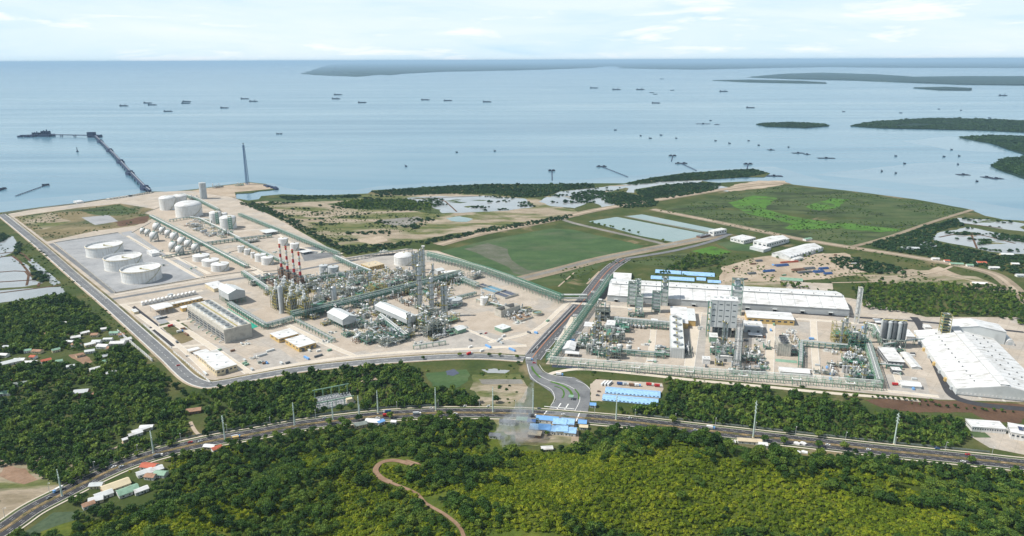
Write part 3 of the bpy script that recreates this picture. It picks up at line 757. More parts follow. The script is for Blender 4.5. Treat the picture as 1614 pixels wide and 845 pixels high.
# inner concrete roads of the two plants
ROADZ = 0.27
M_KERB = paint('white_kerb', (0.68, 0.66, 0.62), 0.8, 0.15, 0.2)
road('cross_road', line([(176, 472), (240, 461), (330, 446), (400, 436), (470, 426), (560, 410), (640, 398)], 3), 11, M_ASPH, 0.262, 0.2)
for px, w in (([(180, 465), (250, 453), (330, 440), (380, 432)], 4), ([(170, 486), (196, 482), (250, 520), (290, 552), (326, 585)], 7), ([(172, 484), (215, 477), (262, 470), (320, 458)], 9), ([(270, 506), (330, 545), (392, 588)], 10), ([(236, 520), (290, 507), (326, 502)], 8),
              ([(392, 588), (470, 574), (560, 562), (640, 555), (740, 550), (830, 545)], 8), ([(452, 512), (520, 545), (560, 562)], 8), ([(270, 548), (330, 543)], 6), ([(262, 398), (330, 432)], 7), ([(200, 372), (290, 425), (318, 440)], 7), ([(400, 428), (432, 446), (466, 466)], 8),
              ([(345, 400), (420, 432)], 7), ([(240, 340), (345, 396)], 8), ([(770, 540), (842, 522), (880, 490), (898, 474)], 8), ([(716, 512), (780, 538)], 5), ([(330, 372), (420, 362), (470, 390), (540, 400)], 6), ([(480, 545), (512, 536)], 6)):
    ROADZ += 0.006
    road('concrete_road', line(px, 3), w, M_CONC, ROADZ, 0.2)
    for s_ in (-1, 1): struct('kerb', strip(line(px, 3), s_ * w / 2, s_ * (w / 2 + 0.5), ROADZ + 0.12, 0.2), M_KERB)
for k, (px, w) in enumerate((([(80, 384), (180, 462)], 9), ([(62, 382), (170, 472)], 5))):
    road('bund_road', line(px, 1), w, M_ASPH if k == 0 else M_BEIGE, 0.31 + 0.02 * k, 0.2)
for px, w in (([(900, 478), (1000, 486), (1100, 494), (1200, 500), (1300, 506), (1430, 517)], 8), ([(1100, 492), (1092, 540), (1086, 580)], 13), ([(1216, 502), (1214, 550), (1212, 590)], 11), ([(1282, 506), (1284, 550), (1288, 600)], 9), ([(1030, 520), (1026, 560), (1020, 580)], 8), ([(1395, 512), (1402, 560), (1420, 610)], 8), ([(880, 574), (960, 580), (1100, 592), (1250, 604), (1390, 616), (1480, 626)], 7), ([(905, 500), (880, 545), (868, 568)], 10)):
    ROADZ += 0.006
    road('concrete_road', line(px, 3), w, M_CONC, ROADZ, 0.2)
    for s_ in (-1, 1): struct('kerb', strip(line(px, 3), s_ * w / 2, s_ * (w / 2 + 0.5), ROADZ + 0.12, 0.2), M_KERB)
for px, w in (([(1140, 452), (1142, 430), (1200, 424), (1300, 400)], 9), ([(1310, 430), (1400, 436), (1470, 430), (1500, 420)], 6), ([(1470, 430), (1540, 444)], 5), ([(880, 452), (905, 430)], 3), ([(925, 448), (945, 428)], 4), ([(1310, 446), (1400, 444)], 4)):
    ROADZ += 0.006
    road('dirt_lane', line(px, 3), w, M_SAND, ROADZ, 0.2)
# tracks over the hill and small lanes
def hill_track(px, w, mat, lift=0.5):
    W = spline([on_ground(*p) for p in px], 6)
    for p in W: p.z = float(hill(p.x, p.y)) + lift
    road('dirt_track', W, w, mat, 0.0, 0.5)
    return W
TRACK = hill_track([(650, 734), (622, 727), (602, 730), (592, 742), (600, 754), (616, 762)], 5.0, M_DIRT, 0.9)
TRACK2 = hill_track([(616, 762), (655, 778), (672, 795), (705, 815), (724, 832), (732, 850)], 2.8, M_DIRT, 0.9)
hill_track([(640, 726), (660, 732), (690, 738)], 2.0, M_DIRT, 0.7)
for px, w in (([(300, 665), (308, 680), (320, 690)], 4), ([(150, 715), (185, 705), (200, 690)], 3), ([(895, 663), (906, 680), (905, 705)], 8), ([(270, 690), (300, 694)], 3)):
    road('dirt_lane', line(px, 4), w, M_SAND, 0.29, 0.2)

# ================================================================== builders for the plants
def yaw(a, b):
    a, b = G(*a), G(*b)
    return math.atan2(b.y - a.y, b.x - a.x)
RL = yaw((300, 590), (20, 353)) - math.pi / 2        # left plant: local x runs right and away, local y left and away
RR = yaw((868, 572), (1385, 612))                    # right plant: local x runs along its front rack
def depth_of(p): return -(CAM_M.transposed() @ (Vector((p[0], p[1], p[2])) - Vector((0, 0, CAM_H)))).z
def mpp(px, py): return depth_of(G(px, py)) / FPX    # metres to a photo pixel at that ground point
def dist(a, b): return (G(*a) - G(*b)).length

C_WHITE = paint('white_steel', (0.74, 0.74, 0.725), 0.45, 0.07, 0.35, dirt=(0.52, 0.49, 0.44), stretch=(1, 1, 0.12))
C_ROOFW = paint('white_roof_sheet', (0.66, 0.66, 0.65), 0.45, 0.06, 0.16, dirt=(0.40, 0.385, 0.35), stretch=(0.35, 1.0, 1))
C_OFFW = paint('pale_grey_sheet', (0.60, 0.62, 0.61), 0.5, 0.06, 0.08)
C_GREY = paint('grey_cladding', (0.47, 0.495, 0.50), 0.5, 0.08, 0.1)
C_DGREY = paint('dark_grey_steel', (0.13, 0.14, 0.15), 0.5, 0.15, 0.2)
C_SILVER = paint('silver_insulation', (0.50, 0.52, 0.53), 0.35, 0.12, 0.3, metal=0.35)
C_PIPE = paint('pale_pipe', (0.66, 0.67, 0.65), 0.4, 0.1, 0.3, metal=0.2)
C_GREEN = paint('green_steel', (0.10, 0.26, 0.19), 0.55, 0.2, 0.2)
C_GREENL = paint('pale_green_steel', (0.22, 0.36, 0.26), 0.55, 0.15, 0.2)
C_TEAL = paint('teal_sheet', (0.03, 0.34, 0.24), 0.5, 0.1, 0.1)
C_OLIVE = paint('yellow_handrail_steel', (0.38, 0.325, 0.10), 0.6, 0.25, 0.3)
C_STEELG = paint('grey_green_steel', (0.24, 0.275, 0.25), 0.55, 0.2, 0.2)
C_GRATE = paint('dark_grating', (0.115, 0.13, 0.12), 0.7, 0.2, 0.3)
C_RUST = paint('rusty_brown_steel', (0.22, 0.13, 0.085), 0.7, 0.25, 0.3)
C_CONCW = paint('cast_concrete', (0.50, 0.475, 0.42), 0.85, 0.14, 0.15)
C_CREAM = paint('cream_wall', (0.62, 0.53, 0.36), 0.8, 0.06, 0.1)
C_YELLOW = paint('ochre_wall', (0.60, 0.42, 0.17), 0.8, 0.08, 0.1)
C_RED = paint('red_band', (0.50, 0.035, 0.035), 0.5, 0.1, 0.2)
C_BLUE = paint('blue_roof_sheet', (0.17, 0.36, 0.66), 0.45, 0.08, 0.12)
C_LBLUE = paint('pale_blue_roof_sheet', (0.30, 0.50, 0.74), 0.45, 0.16, 0.3)
C_DBLUE = paint('blue_tarpaulin', (0.05, 0.11, 0.27), 0.6, 0.2, 0.3)
C_GLASS = paint('dark_window_glass', (0.05, 0.07, 0.09), 0.15, 0.1, 0.2, spec=0.6)
C_RUSTROOF = paint('rusty_roof', (0.34, 0.20, 0.13), 0.8, 0.2, 0.2)
C_REDROOF = paint('red_tile_roof', (0.45, 0.12, 0.07), 0.8, 0.15, 0.2)
C_TAN = paint('tan_sheet_roof', (0.55, 0.46, 0.32), 0.7, 0.12, 0.2)
C_BLACK = paint('black_opening', (0.02, 0.02, 0.022), 0.8, 0.1, 0.2)
C_SEA = paint('sea_stained_concrete', (0.038, 0.055, 0.105), 0.85, 0.15, 0.1)
C_SHIP = paint('ship_hull', (0.028, 0.04, 0.065), 0.6, 0.2, 0.1)

def tank(name, label, cx, yb, wpx, ytop, roof='cone', group=None, mat=None, cat='storage tank', stairs=True, roofpx=None):
    """upright tank from its photo outline: centre column, lowest front row, width, top row of the front wall"""
    f0 = G(cx, yb)
    d = Vector((f0.x, f0.y, 0)).normalized()
    r = wpx / 2 * mpp(cx, yb)
    h = hgt(cx, yb, ytop)
    t = thing(name, label, cat, (f0 + d * r) * 1.0, 0.0, group)
    m = mat or C_WHITE
    n = 40 if r > 12 else 24
    sh = MB()
    if roof == 'float':
        sh.lathe([(r, 0), (r, h), (r - 0.5, h), (r - 0.5, h * 0.80), (r - 0.5, 0.1)], n, ring=True)
        sh.build('shell', m, t, True)
        MB().lathe([(r - 0.55, h * 0.79), (r - 0.7, h * 0.84), (r * 0.9, h * 0.82), (0.1, h * 0.845)], n).build('floating_roof', C_ROOFW, t, True)
        MB().lathe([(r + 0.02, h * 0.93), (r + 1.0, h * 0.93), (r + 1.0, h * 0.95), (r + 0.02, h * 0.95)], n, ring=True).build('wind_girder', C_CREAM, t, True)
        for k in (0.28, 0.55, 0.78): MB().lathe([(r + 0.01, h * k), (r + 0.22, h * k), (r + 0.22, h * k + 0.3), (r + 0.01, h * k + 0.3)], n, ring=True).build('stiffener_ring', C_OFFW, t, True)
        g = MB()
        g.box(0, 0, h * 0.87, 3, 2.2, 2.0); g.bar((0, 0, h * 0.9), (r * 0.95 * math.cos(-0.6), r * 0.95 * math.sin(-0.6), h), 0.9)
        g.build('gauge_platform', C_OLIVE, t)
    else:
        sh.lathe([(r, 0), (r, h)], n).build('shell', m, t, True)
        rise = r * (0.16 if roof == 'cone' else 0.30)
        prof = [(r + 0.25, h - 0.15), (r + 0.25, h + 0.25)] + [(r * math.cos(a), h + 0.25 + rise * math.sin(a)) if roof == 'dome' else (r * (1 - a / 1.57), h + 0.25 + rise * a / 1.57) for a in (0.2, 0.5, 0.8, 1.1, 1.35, 1.53)]
        MB().lathe(prof, n).build('roof', C_ROOFW if m is C_WHITE else m, t, True)
        for k in (0.33, 0.66):
            if r > 6: MB().lathe([(r + 0.01, h * k), (r + 0.18, h * k), (r + 0.18, h * k + 0.35), (r + 0.01, h * k + 0.35)], n, ring=True).build('stiffener_ring', C_OFFW, t, True)
        MB().box(0, 0, h + rise * 0.85, max(1.0, r * 0.18), max(1.0, r * 0.18), 1.5).build('vent', C_OLIVE, t)
    if stairs:
        s = MB()
        a0 = math.atan2(-d.y, -d.x) + 0.15; span = min(1.4, 1.7 * h / r)
        k = max(8, int(h * 1.2))
        for i in range(k):
            a = a0 + span * i / k; z = h * (i + 0.5) / k
            s.box((r + 0.6) * math.cos(a), (r + 0.6) * math.sin(a), z, 1.1, 1.1, max(0.35, h / k * 0.55), a)
            if i % 2 == 0: s.box((r + 1.1) * math.cos(a), (r + 1.1) * math.sin(a), z + 0.3, 0.15, 0.15, 1.0, a)
        s.build('spiral_stair', C_OLIVE if r > 4 else C_STEELG, t)
    MB().lathe([(r + 1.2, 0), (r + 1.2, 0.35)], n).build('ring_foundation', C_CONCW, t)
    return t
def sphere_tank(label, cx, cy, rpx, group):
    yb = cy + rpx * 1.45
    p = G(cx, yb); r = rpx * mpp(cx, yb)
    t = thing('sphere_tank', label, 'sphere tank', p, 0.3, group)
    zc = r * 1.38
    MB().sphere(0, 0, zc, r).build('shell', C_WHITE, t, True)
    for k in range(8):
        a = k * math.pi / 4
        MB().tube((r * math.cos(a) * 0.97, r * math.sin(a) * 0.97, 0), (r * math.cos(a) * 0.97, r * math.sin(a) * 0.97, zc), 0.45).build('leg', C_OFFW, t)
    b = MB()
    for k in range(8):
        a, c = k * math.pi / 4, (k + 1) * math.pi / 4
        b.tube((r * math.cos(a) * .97, r * math.sin(a) * .97, 0.6), (r * math.cos(c) * .97, r * math.sin(c) * .97, zc * 0.8), 0.15, 4)
    b.build('bracing', C_STEELG, t)
    MB().cyl(0, 0, zc + r * 0.97, r * 0.32, 0.5, 10).build('top_platform', C_GREEN, t)
    s = MB()
    for i in range(14):
        a = -2.2 + i * 0.11; z = (zc + r) * (i + 1) / 15
        s.box((r + 1.3) * math.cos(a), (r + 1.3) * math.sin(a), z, 1.5, 1.6, (zc + r) / 15 * 1.15, a)
    s.box((r + 1.3) * math.cos(-0.6), (r + 1.3) * math.sin(-0.6), 0, 1.2, 1.2, zc + r)
    s.build('stair_tower', C_STEELG, t)
    MB().cyl(0, 0, 0, r * 0.9, 0.4, 16).build('base_slab', C_CONCW, t)
    return t
def column(name, label, cx, yb, wpx, ytop, mat=None, plat=5, group=None, cat='column', ladder=True, pm=None):
    """process tower: shell, skirt, ring platforms with rails, ladder, overhead pipe"""
    p = G(cx, yb); r = wpx / 2 * mpp(cx, yb); h = hgt(cx, yb, ytop)
    t = thing(name, label, cat, p, RL, group)
    m = mat or C_SILVER
    MB().lathe([(r * 1.15, 0), (r * 1.02, h * 0.06), (r, h * 0.07), (r, h - r * 0.8), (r * 0.8, h - r * 0.3), (r * 0.4, h - 0.05 * r), (0.05, h)], 18).build('shell', m, t, True)
    for k in range(plat):
        z = h * (0.2 + 0.76 * k / max(1, plat - 1)) if plat > 1 else h * 0.9
        o = MB(); R1 = r + 1.5
        a0 = (k % 3) * 1.2
        for i in range(9):
            a = a0 + i * 0.45
            o.box((r + 0.75) * math.cos(a), (r + 0.75) * math.sin(a), z, 1.5, R1 * 0.5, 0.25, a)
            o.box(R1 * math.cos(a), R1 * math.sin(a), z + 0.25, 0.12, R1 * 0.5, 0.9, a)
        o.build('platform', pm or (C_OLIVE if k % 2 else C_STEELG), t)
    if ladder: MB().box(-(r + 0.5), 0, 0, 0.7, 0.7, h * 0.97).build('ladder', C_STEELG, t)
    MB().path([(r * 0.2, 0, h), (r * 0.2, 0, h + r * 0.8), (r + 0.9, -0.4, h + r * 0.8), (r + 0.9, -0.4, h * 0.12)], max(0.35, r * 0.18), 6).build('overhead_pipe', C_PIPE, t)
    return t
def rack(label, pts, width, height, npipe=5, levels=2, bay=9.0, mat=None, group='pipe racks', pmat=None, name='pipe_rack', base=0.0, walk=False):
    """pipe rack along a photo polyline: bents, beams, bracing and each pipe"""
    W = [G(*p) for p in pts]
    o0 = W[0].copy()
    t = thing(name, label, 'pipe rack', o0, 0.0, group)
    fr = MB()
    mat = mat or C_GREEN
    def tang(i):
        a = W[max(i - 1, 0)]; b = W[min(i + 1, len(W) - 1)]
        return (b - a).normalized()
    lv = [height * (0.55 + 0.45 * k / max(1, levels - 1)) if levels > 1 else height for k in range(levels)]
    offs = offset_path(W, 0)
    L_, R_ = offset_path(W, width / 2), offset_path(W, -width / 2)
    for i in range(len(W) - 1):
        a, b = W[i] - o0, W[i + 1] - o0
        L = (b - a).length
        n = max(1, int(round(L / bay)))
        la, lb, ra, rb = L_[i] - o0, L_[i + 1] - o0, R_[i] - o0, R_[i + 1] - o0
        for k in range(n + (1 if i == len(W) - 2 else 0)):
            s = k / n
            p, q = la.lerp(lb, s), ra.lerp(rb, s)
            for e in (p, q): fr.bar((e.x, e.y, base), (e.x, e.y, height + 0.6), 0.62)
            for z in lv: fr.bar((p.x, p.y, z), (q.x, q.y, z), 0.5)
            if k < n and k % 3 == 1:
                p2, q2 = la.lerp(lb, (k + 1) / n), ra.lerp(rb, (k + 1) / n)
                fr.bar((p.x, p.y, base), (p2.x, p2.y, lv[0]), 0.3); fr.bar((q2.x, q2.y, base), (q.x, q.y, lv[0]), 0.3)
        for z in lv + ([height * 0.78] if levels > 1 else []):
            for e, f in ((la, lb), (ra, rb)): fr.bar((e.x, e.y, z), (f.x, f.y, z), 0.45)
    fr.build('steel_frame', mat, t)
    rr = random.Random(len(pts) * 100 + int(W[0].x))
    pm_ = pmat or [C_PIPE, C_SILVER, C_PIPE, C_WHITE, C_STEELG]
    for z in lv:
        for j in range(npipe):
            off = -width / 2 + width * (j + 0.7) / (npipe + 0.4)
            r = rr.choice((0.2, 0.25, 0.35, 0.45))
            P = [p - o0 for p in offset_path(W, off)]
            MB().path([(p.x, p.y, z + 0.25 + r) for p in P], r, 6).build('pipe', rr.choice(pm_), t)
    if walk:
        MB().add([], []).v
        w = MB(); P = [p - o0 for p in offset_path(W, width / 2 + 0.7)]
        for a, b in zip(P, P[1:]):
            w.bar((a.x, a.y, height + 0.3), (b.x, b.y, height + 0.3), 1.3, 0.2)
        w.build('walkway', C_OLIVE, t)
    return t
def unit(label, px, py, w, d, h, seed, rz=None, dens=1.0, mat=None, name='process_structure', group='steel process structures', top='fans', lv=None, vmat=None):
    """open steel process structure: frame, decks, rails, drums, upright vessels, exchangers, pipes (px,py = near corner)"""
    rr = random.Random(seed)
    rz = RL if rz is None else rz
    t = thing(name, label, 'process structure', G(px, py), rz, group)
    mat = mat or C_STEELG
    nxp, nyp = max(2, int(round(w / 6.5)) + 1), max(2, int(round(d / 6.5)) + 1)
    nl = lv or max(2, int(round(h / 5.5)))
    X = [w * i / (nxp - 1) for i in range(nxp)]; Y = [d * j / (nyp - 1) for j in range(nyp)]
    hcol = [[h * rr.choice((1, 1, 0.78, 0.6, 0.9)) for _ in Y] for _ in X]
    fr = MB()
    for i, x in enumerate(X):
        for j, y in enumerate(Y):
            fr.box(x, y, 0, 0.55, 0.55, hcol[i][j])
    zs = [h * (k + 1) / nl for k in range(nl)]
    for z in zs:
        for j, y in enumerate(Y):
            for i in range(nxp - 1):
                if min(hcol[i][j], hcol[i + 1][j]) >= z - 0.1: fr.bar((X[i], y, z - 0.3), (X[i + 1], y, z - 0.3), 0.45)
        for i, x in enumerate(X):
            for j in range(nyp - 1):
                if min(hcol[i][j], hcol[i][j + 1]) >= z - 0.1: fr.bar((x, Y[j], z - 0.3), (x, Y[j + 1], z - 0.3), 0.45)
    for i in range(nxp - 1):
        for z0, z1 in zip([0] + zs, zs):
            if rr.random() < 0.35: fr.bar((X[i], 0, z0), (X[i + 1], 0, z1), 0.3)
    for j in range(nyp - 1):
        for z0, z1 in zip([0] + zs, zs):
            if rr.random() < 0.35: fr.bar((0, Y[j], z0), (0, Y[j + 1], z1), 0.3)
    fr.build('steel_frame', mat, t)
    for k, z in enumerate(zs):
        dk, rl = MB(), MB()
        for i in range(nxp - 1):
            for j in range(nyp - 1):
                hc = min(hcol[i][j], hcol[i + 1][j], hcol[i][j + 1], hcol[i + 1][j + 1])
                if hc >= z - 0.1 and rr.random() < 0.72:
                    cx_, cy_ = (X[i] + X[i + 1]) / 2, (Y[j] + Y[j + 1]) / 2
                    sx_, sy_ = X[1] - 0.5, Y[1] - 0.5
                    dk.box(cx_, cy_, z - 0.12, sx_, sy_, 0.16)
                    for (a, b, c, e) in ((cx_, cy_ - sy_ / 2, sx_, 0.1), (cx_ - sx_ / 2, cy_, 0.1, sy_)):
                        if rr.random() < 0.7: rl.box(a, b, z + 0.75, c, e, 0.28)
        dk.build('deck', C_GRATE if rr.random() < 0.7 else C_GREEN, t)
        rl.build('handrail', C_OLIVE, t)
    nv = int(dens * (3 + w * d / 110))
    vm = vmat or [C_SILVER, C_SILVER, C_PIPE, C_OFFW, C_WHITE, C_STEELG]
    for k in range(nv):
        z = rr.choice([0.3] + zs[:-1] + [zs[-1]]) + 0.1
        x, y = rr.uniform(1.5, max(2, w - 1.5)), rr.uniform(1.5, max(2, d - 1.5))
        m = rr.choice(vm)
        q = rr.random()
        if q < 0.42:
            r = rr.uniform(0.7, 1.7); L = rr.uniform(4, min(11, max(5, w * 0.5)))
            ax = rr.choice('xy'); mb = MB().capsule(x, y, z + r + 0.5, r, L, ax, 10)
            for s in (-0.3, 0.3):
                mb.box(x + (s * L if ax == 'x' else 0), y + (s * L if ax == 'y' else 0), z, 0.6, 0.6, r)
            mb.build('drum', m, t, True)
        elif q < 0.75:
            r = rr.uniform(0.7, 1.8); H = rr.uniform(4, 9)
            MB().capsule(x, y, z + H / 2, r, H, 'z', 10).build('vessel', m, t, True)
        else:
            L, Wd = rr.uniform(4, 8), rr.uniform(3, 5)
            mb = MB().box(x, y, z + 0.6, L, Wd, 1.3)
            for s in (-0.27, 0.27): mb.cyl(x + s * L, y, z + 1.9, Wd * 0.28, 0.7, 10)
            mb.build('air_cooler', rr.choice((C_OFFW, C_SILVER)), t)
    npi = int(dens * (5 + w * d / 70))
    for k in range(npi):
        p = Vector((rr.uniform(0, w), rr.uniform(-0.8, d), rr.choice(zs + [1.0, h * 0.3]) + rr.uniform(-1.5, 1.2)))
        pts_ = [p.copy()]
        for s in range(rr.randint(2, 4)):
            ax = rr.choice('xyz')
            q = pts_[-1].copy()
            if ax == 'x': q.x = min(max(q.x + rr.uniform(-0.6, 0.6) * w, -1), w + 1)
            elif ax == 'y': q.y = min(max(q.y + rr.uniform(-0.6, 0.6) * d, -1), d + 1)
            else: q.z = min(max(q.z + rr.uniform(-0.7, 0.6) * h, 0.4), h + 2)
            pts_.append(q)
        MB().path(pts_, rr.choice((0.22, 0.3, 0.3, 0.42, 0.55)), 6).build('pipe', rr.choice([C_PIPE, C_PIPE, C_SILVER, C_WHITE]), t)
    return t
def gear(label, px, py, w, d, seed, rz=None, n=8, name='equipment_skid', group='ground-level equipment', hmax=4.0):
    """low equipment on a slab: pumps, exchangers, cabinets, short pipes"""
    rr = random.Random(seed)
    t = thing(name, label, 'equipment', G(px, py), RL if rz is None else rz, group)
    MB().box(w / 2, d / 2, 0, w, d, 0.35).build('slab', C_CONCW, t)
    for k in range(n):
        x, y = rr.uniform(1, w - 1), rr.uniform(1, d - 1)
        q = rr.random()
        if q < 0.4:
            r = rr.uniform(0.5, 1.1); MB().capsule(x, y, r + 1.0, r, rr.uniform(3, 6), rr.choice('xy'), 10).box(x, y, 0.3, 0.8, 0.8, 1.2).build('exchanger', rr.choice((C_SILVER, C_PIPE, C_OFFW)), t, True)
        elif q < 0.7:
            MB().box(x, y, 0.35, rr.uniform(1.5, 4), rr.uniform(1.2, 2.5), rr.uniform(1.2, hmax * 0.8)).build('cabinet', rr.choice((C_OFFW, C_GREENL, C_GREY, C_STEELG)), t)
        else:
            H = rr.uniform(2, hmax); MB().path([(x, y, 0.3), (x, y, H), (x + rr.uniform(-6, 6), y, H), (x + rr.uniform(-3, 3), y + rr.uniform(-5, 5), H)], 0.28).build('pipe', C_PIPE, t)
    return t
def corner(N, Xe, Ye, top=None):
    """near corner and the ends of the two base edges in the photo -> place, yaw, width, depth, height"""
    n = G(*N); x = G(*Xe); y = G(*Ye)
    return n, math.atan2(x.y - n.y, x.x - n.x), (x - n).length, (y - n).length, (hgt(*N, top) if top else 0)
def building(name, label, N, Xe, Ye, top, wall=None, roofm=None, style='flat', group=None, rz=None, cat='building', windows=0, doors=0, rise=None, w=None, d=None, h=None, wmat=None, ridge='x', slots=None):
    """walled building from its near corner; parts: wall, roof, windows, doors"""
    p, az, w0, d0, h0 = corner(N, Xe, Ye, top)
    w, d, h = w or w0, d or d0, h or h0
    rz = az if rz is None else rz
    t = thing(name, label, cat, p, rz, group)
    wall = wall or C_OFFW; roofm = roofm or C_ROOFW
    if style == 'flat':
        MB().box(w / 2, d / 2, 0, w, d, h - 0.3).build('wall', wall, t)
        MB().box(w / 2, d / 2, h - 0.296, w + 0.8, d + 0.8, 0.35).build('roof', roofm, t)
        pr = MB()
        for a in (0.25, 0.7):
            pr.box(w * a, d * 0.5, h + 0.06, min(2.5, w * 0.1), min(2, d * 0.2), 1.0)
        pr.build('roof_unit', C_OFFW, t)
    elif style == 'gable':
        rise = rise if rise is not None else (d if ridge == 'x' else w) * 0.14
        if ridge == 'x':
            MB().gable(w, d, h - rise, rise, x=w / 2, y=d / 2).build('wall', wall, t)
        else:
            g = MB(); g.gable(d, w, h - rise, rise); g.v = [(-v[1] + w / 2, v[0] + d / 2, v[2]) for v in g.v]; g.build('wall', wall, t)
        e = 0.6
        for s in (-1, 1):
            r = MB(); hh = h - rise
            if ridge == 'x':
                y0 = d / 2 + s * (d / 2 + e); k = rise * (1 + 2 * e / d)
                q = [(-e, y0, h - k + 0.12), (w + e, y0, h - k + 0.12), (w + e, d / 2, h + 0.12), (-e, d / 2, h + 0.12)]
            else:
                x0 = w / 2 + s * (w / 2 + e); k = rise * (1 + 2 * e / w)
                q = [(x0, -e, h - k + 0.12), (x0, d + e, h - k + 0.12), (w / 2, d + e, h + 0.12), (w / 2, -e, h + 0.12)]
            q2 = [(a, b, c + 0.22) for a, b, c in q]
            r.add(q + q2, [(0, 1, 2, 3), (7, 6, 5, 4), (0, 4, 5, 1), (1, 5, 6, 2), (2, 6, 7, 3), (3, 7, 4, 0)])
            r.build('roof', roofm, t)
    elif style == 'canopy':
        for i in range(max(2, int(w / 6) + 1)):
            n_ = max(2, int(w / 6) + 1)
            for y in (0.4, d - 0.4): MB().box(0.4 + (w - 0.8) * i / (n_ - 1), y, 0, 0.4, 0.4, h - 0.3).build('post', C_GREY, t)
        MB().box(w / 2, d / 2, h - 0.3, w + 0.6, d + 0.6, 0.4).build('roof', roofm, t)
    wm = wmat or C_GLASS
    for k in range(windows):
        MB().box(w * (k + 0.5) / windows, -0.02, h * 0.45, w / windows * 0.55, 0.12, h * 0.25).build('window', wm, t)
    nw = max(0, int(windows * d / w))
    for k in range(nw):
        MB().box(-0.02, d * (k + 0.5) / nw, h * 0.45, 0.12, d / nw * 0.5, h * 0.25).build('window', wm, t)
    for k in range(doors):
        MB().box(w * (k + 0.5) / doors, -0.03, 0, min(4.0, w / doors * 0.6), 0.15, min(4.5, h * 0.6)).build('door', C_DGREY, t)
    return t
def raised_shed(label, N, Xe, Ye, top, gap=0.35, ridge='y', rz=None, name='compressor_shed', w=None, d=None, group='raised compressor sheds'):
    """gable shed on an open steel undercroft with machines below"""
    p, az, w0, d0, h = corner(N, Xe, Ye, top)
    w, d = w or w0, d or d0
    t = thing(name, label, 'shed', p, RL if rz is None else rz, group)
    z0 = h * gap; rise = 0.18 * (w if ridge == 'y' else d); hw_ = h - rise
    nxp, nyp = max(2, int(w / 6) + 1), max(2, int(d / 6) + 1)
    for i in range(nxp):
        for j in range(nyp):
            if i in (0, nxp - 1) or j in (0, nyp - 1):
                MB().box(0.3 + (w - 0.6) * i / (nxp - 1), 0.3 + (d - 0.6) * j / (nyp - 1), 0, 0.6, 0.6, z0).build('post', C_GREEN, t)
    MB().box(w / 2, d / 2, z0 - 0.5, w - 0.2, d - 0.2, 0.45).build('floor_deck', C_STEELG, t)
    g = MB()
    a = w if ridge == 'y' else d; b = d if ridge == 'y' else w
    prof = [(0, z0), (a, z0), (a, hw_), (a / 2, h), (0, hw_)]
    vs = [(x, 0, z) for x, z in prof] + [(x, b, z) for x, z in prof]
    fs = [(4, 3, 2, 1, 0)[::-1], (5, 6, 7, 8, 9)[::-1]] + [(i, 5 + i, 5 + (i + 1) % 5, (i + 1) % 5) for i in (0, 1, 4)]
    if ridge == 'x': vs = [(y, x, z) for x, y, z in vs]
    g.add(vs, fs); g.build('wall', C_GREY, t)
    for s in (0, 1):
        x0 = -0.6 if s == 0 else a + 0.6; zr = hw_ - 0.6 * rise / (a / 2)
        q = [(x0, -0.6, zr + 0.1), (x0, b + 0.6, zr + 0.1), (a / 2, b + 0.6, h + 0.1), (a / 2, -0.6, h + 0.1)]
        q = q + [(x, y, z + 0.2) for x, y, z in q]
        if ridge == 'x': q = [(y, x, z) for x, y, z in q]
        MB().add(q, [(0, 1, 2, 3), (7, 6, 5, 4), (0, 4, 5, 1), (1, 5, 6, 2), (2, 6, 7, 3), (3, 7, 4, 0)]).build('roof', C_OFFW, t)
    rd = [(a / 2, -0.3, h + 0.3), (a / 2, b + 0.3, h + 0.3)]
    if ridge == 'x': rd = [(y, x, z) for x, y, z in rd]
    MB().bar(rd[0], rd[1], 1.6, 0.9).build('ridge_vent', C_GREY, t)
    rr = random.Random(int(w * 10))
    for k in range(4):
        MB().capsule(w * (0.2 + 0.2 * k), d * rr.uniform(0.2, 0.8), 2.0, 1.2, 5, 'y').build('compressor', rr.choice((C_SILVER, C_STEELG)), t, True)
    return t

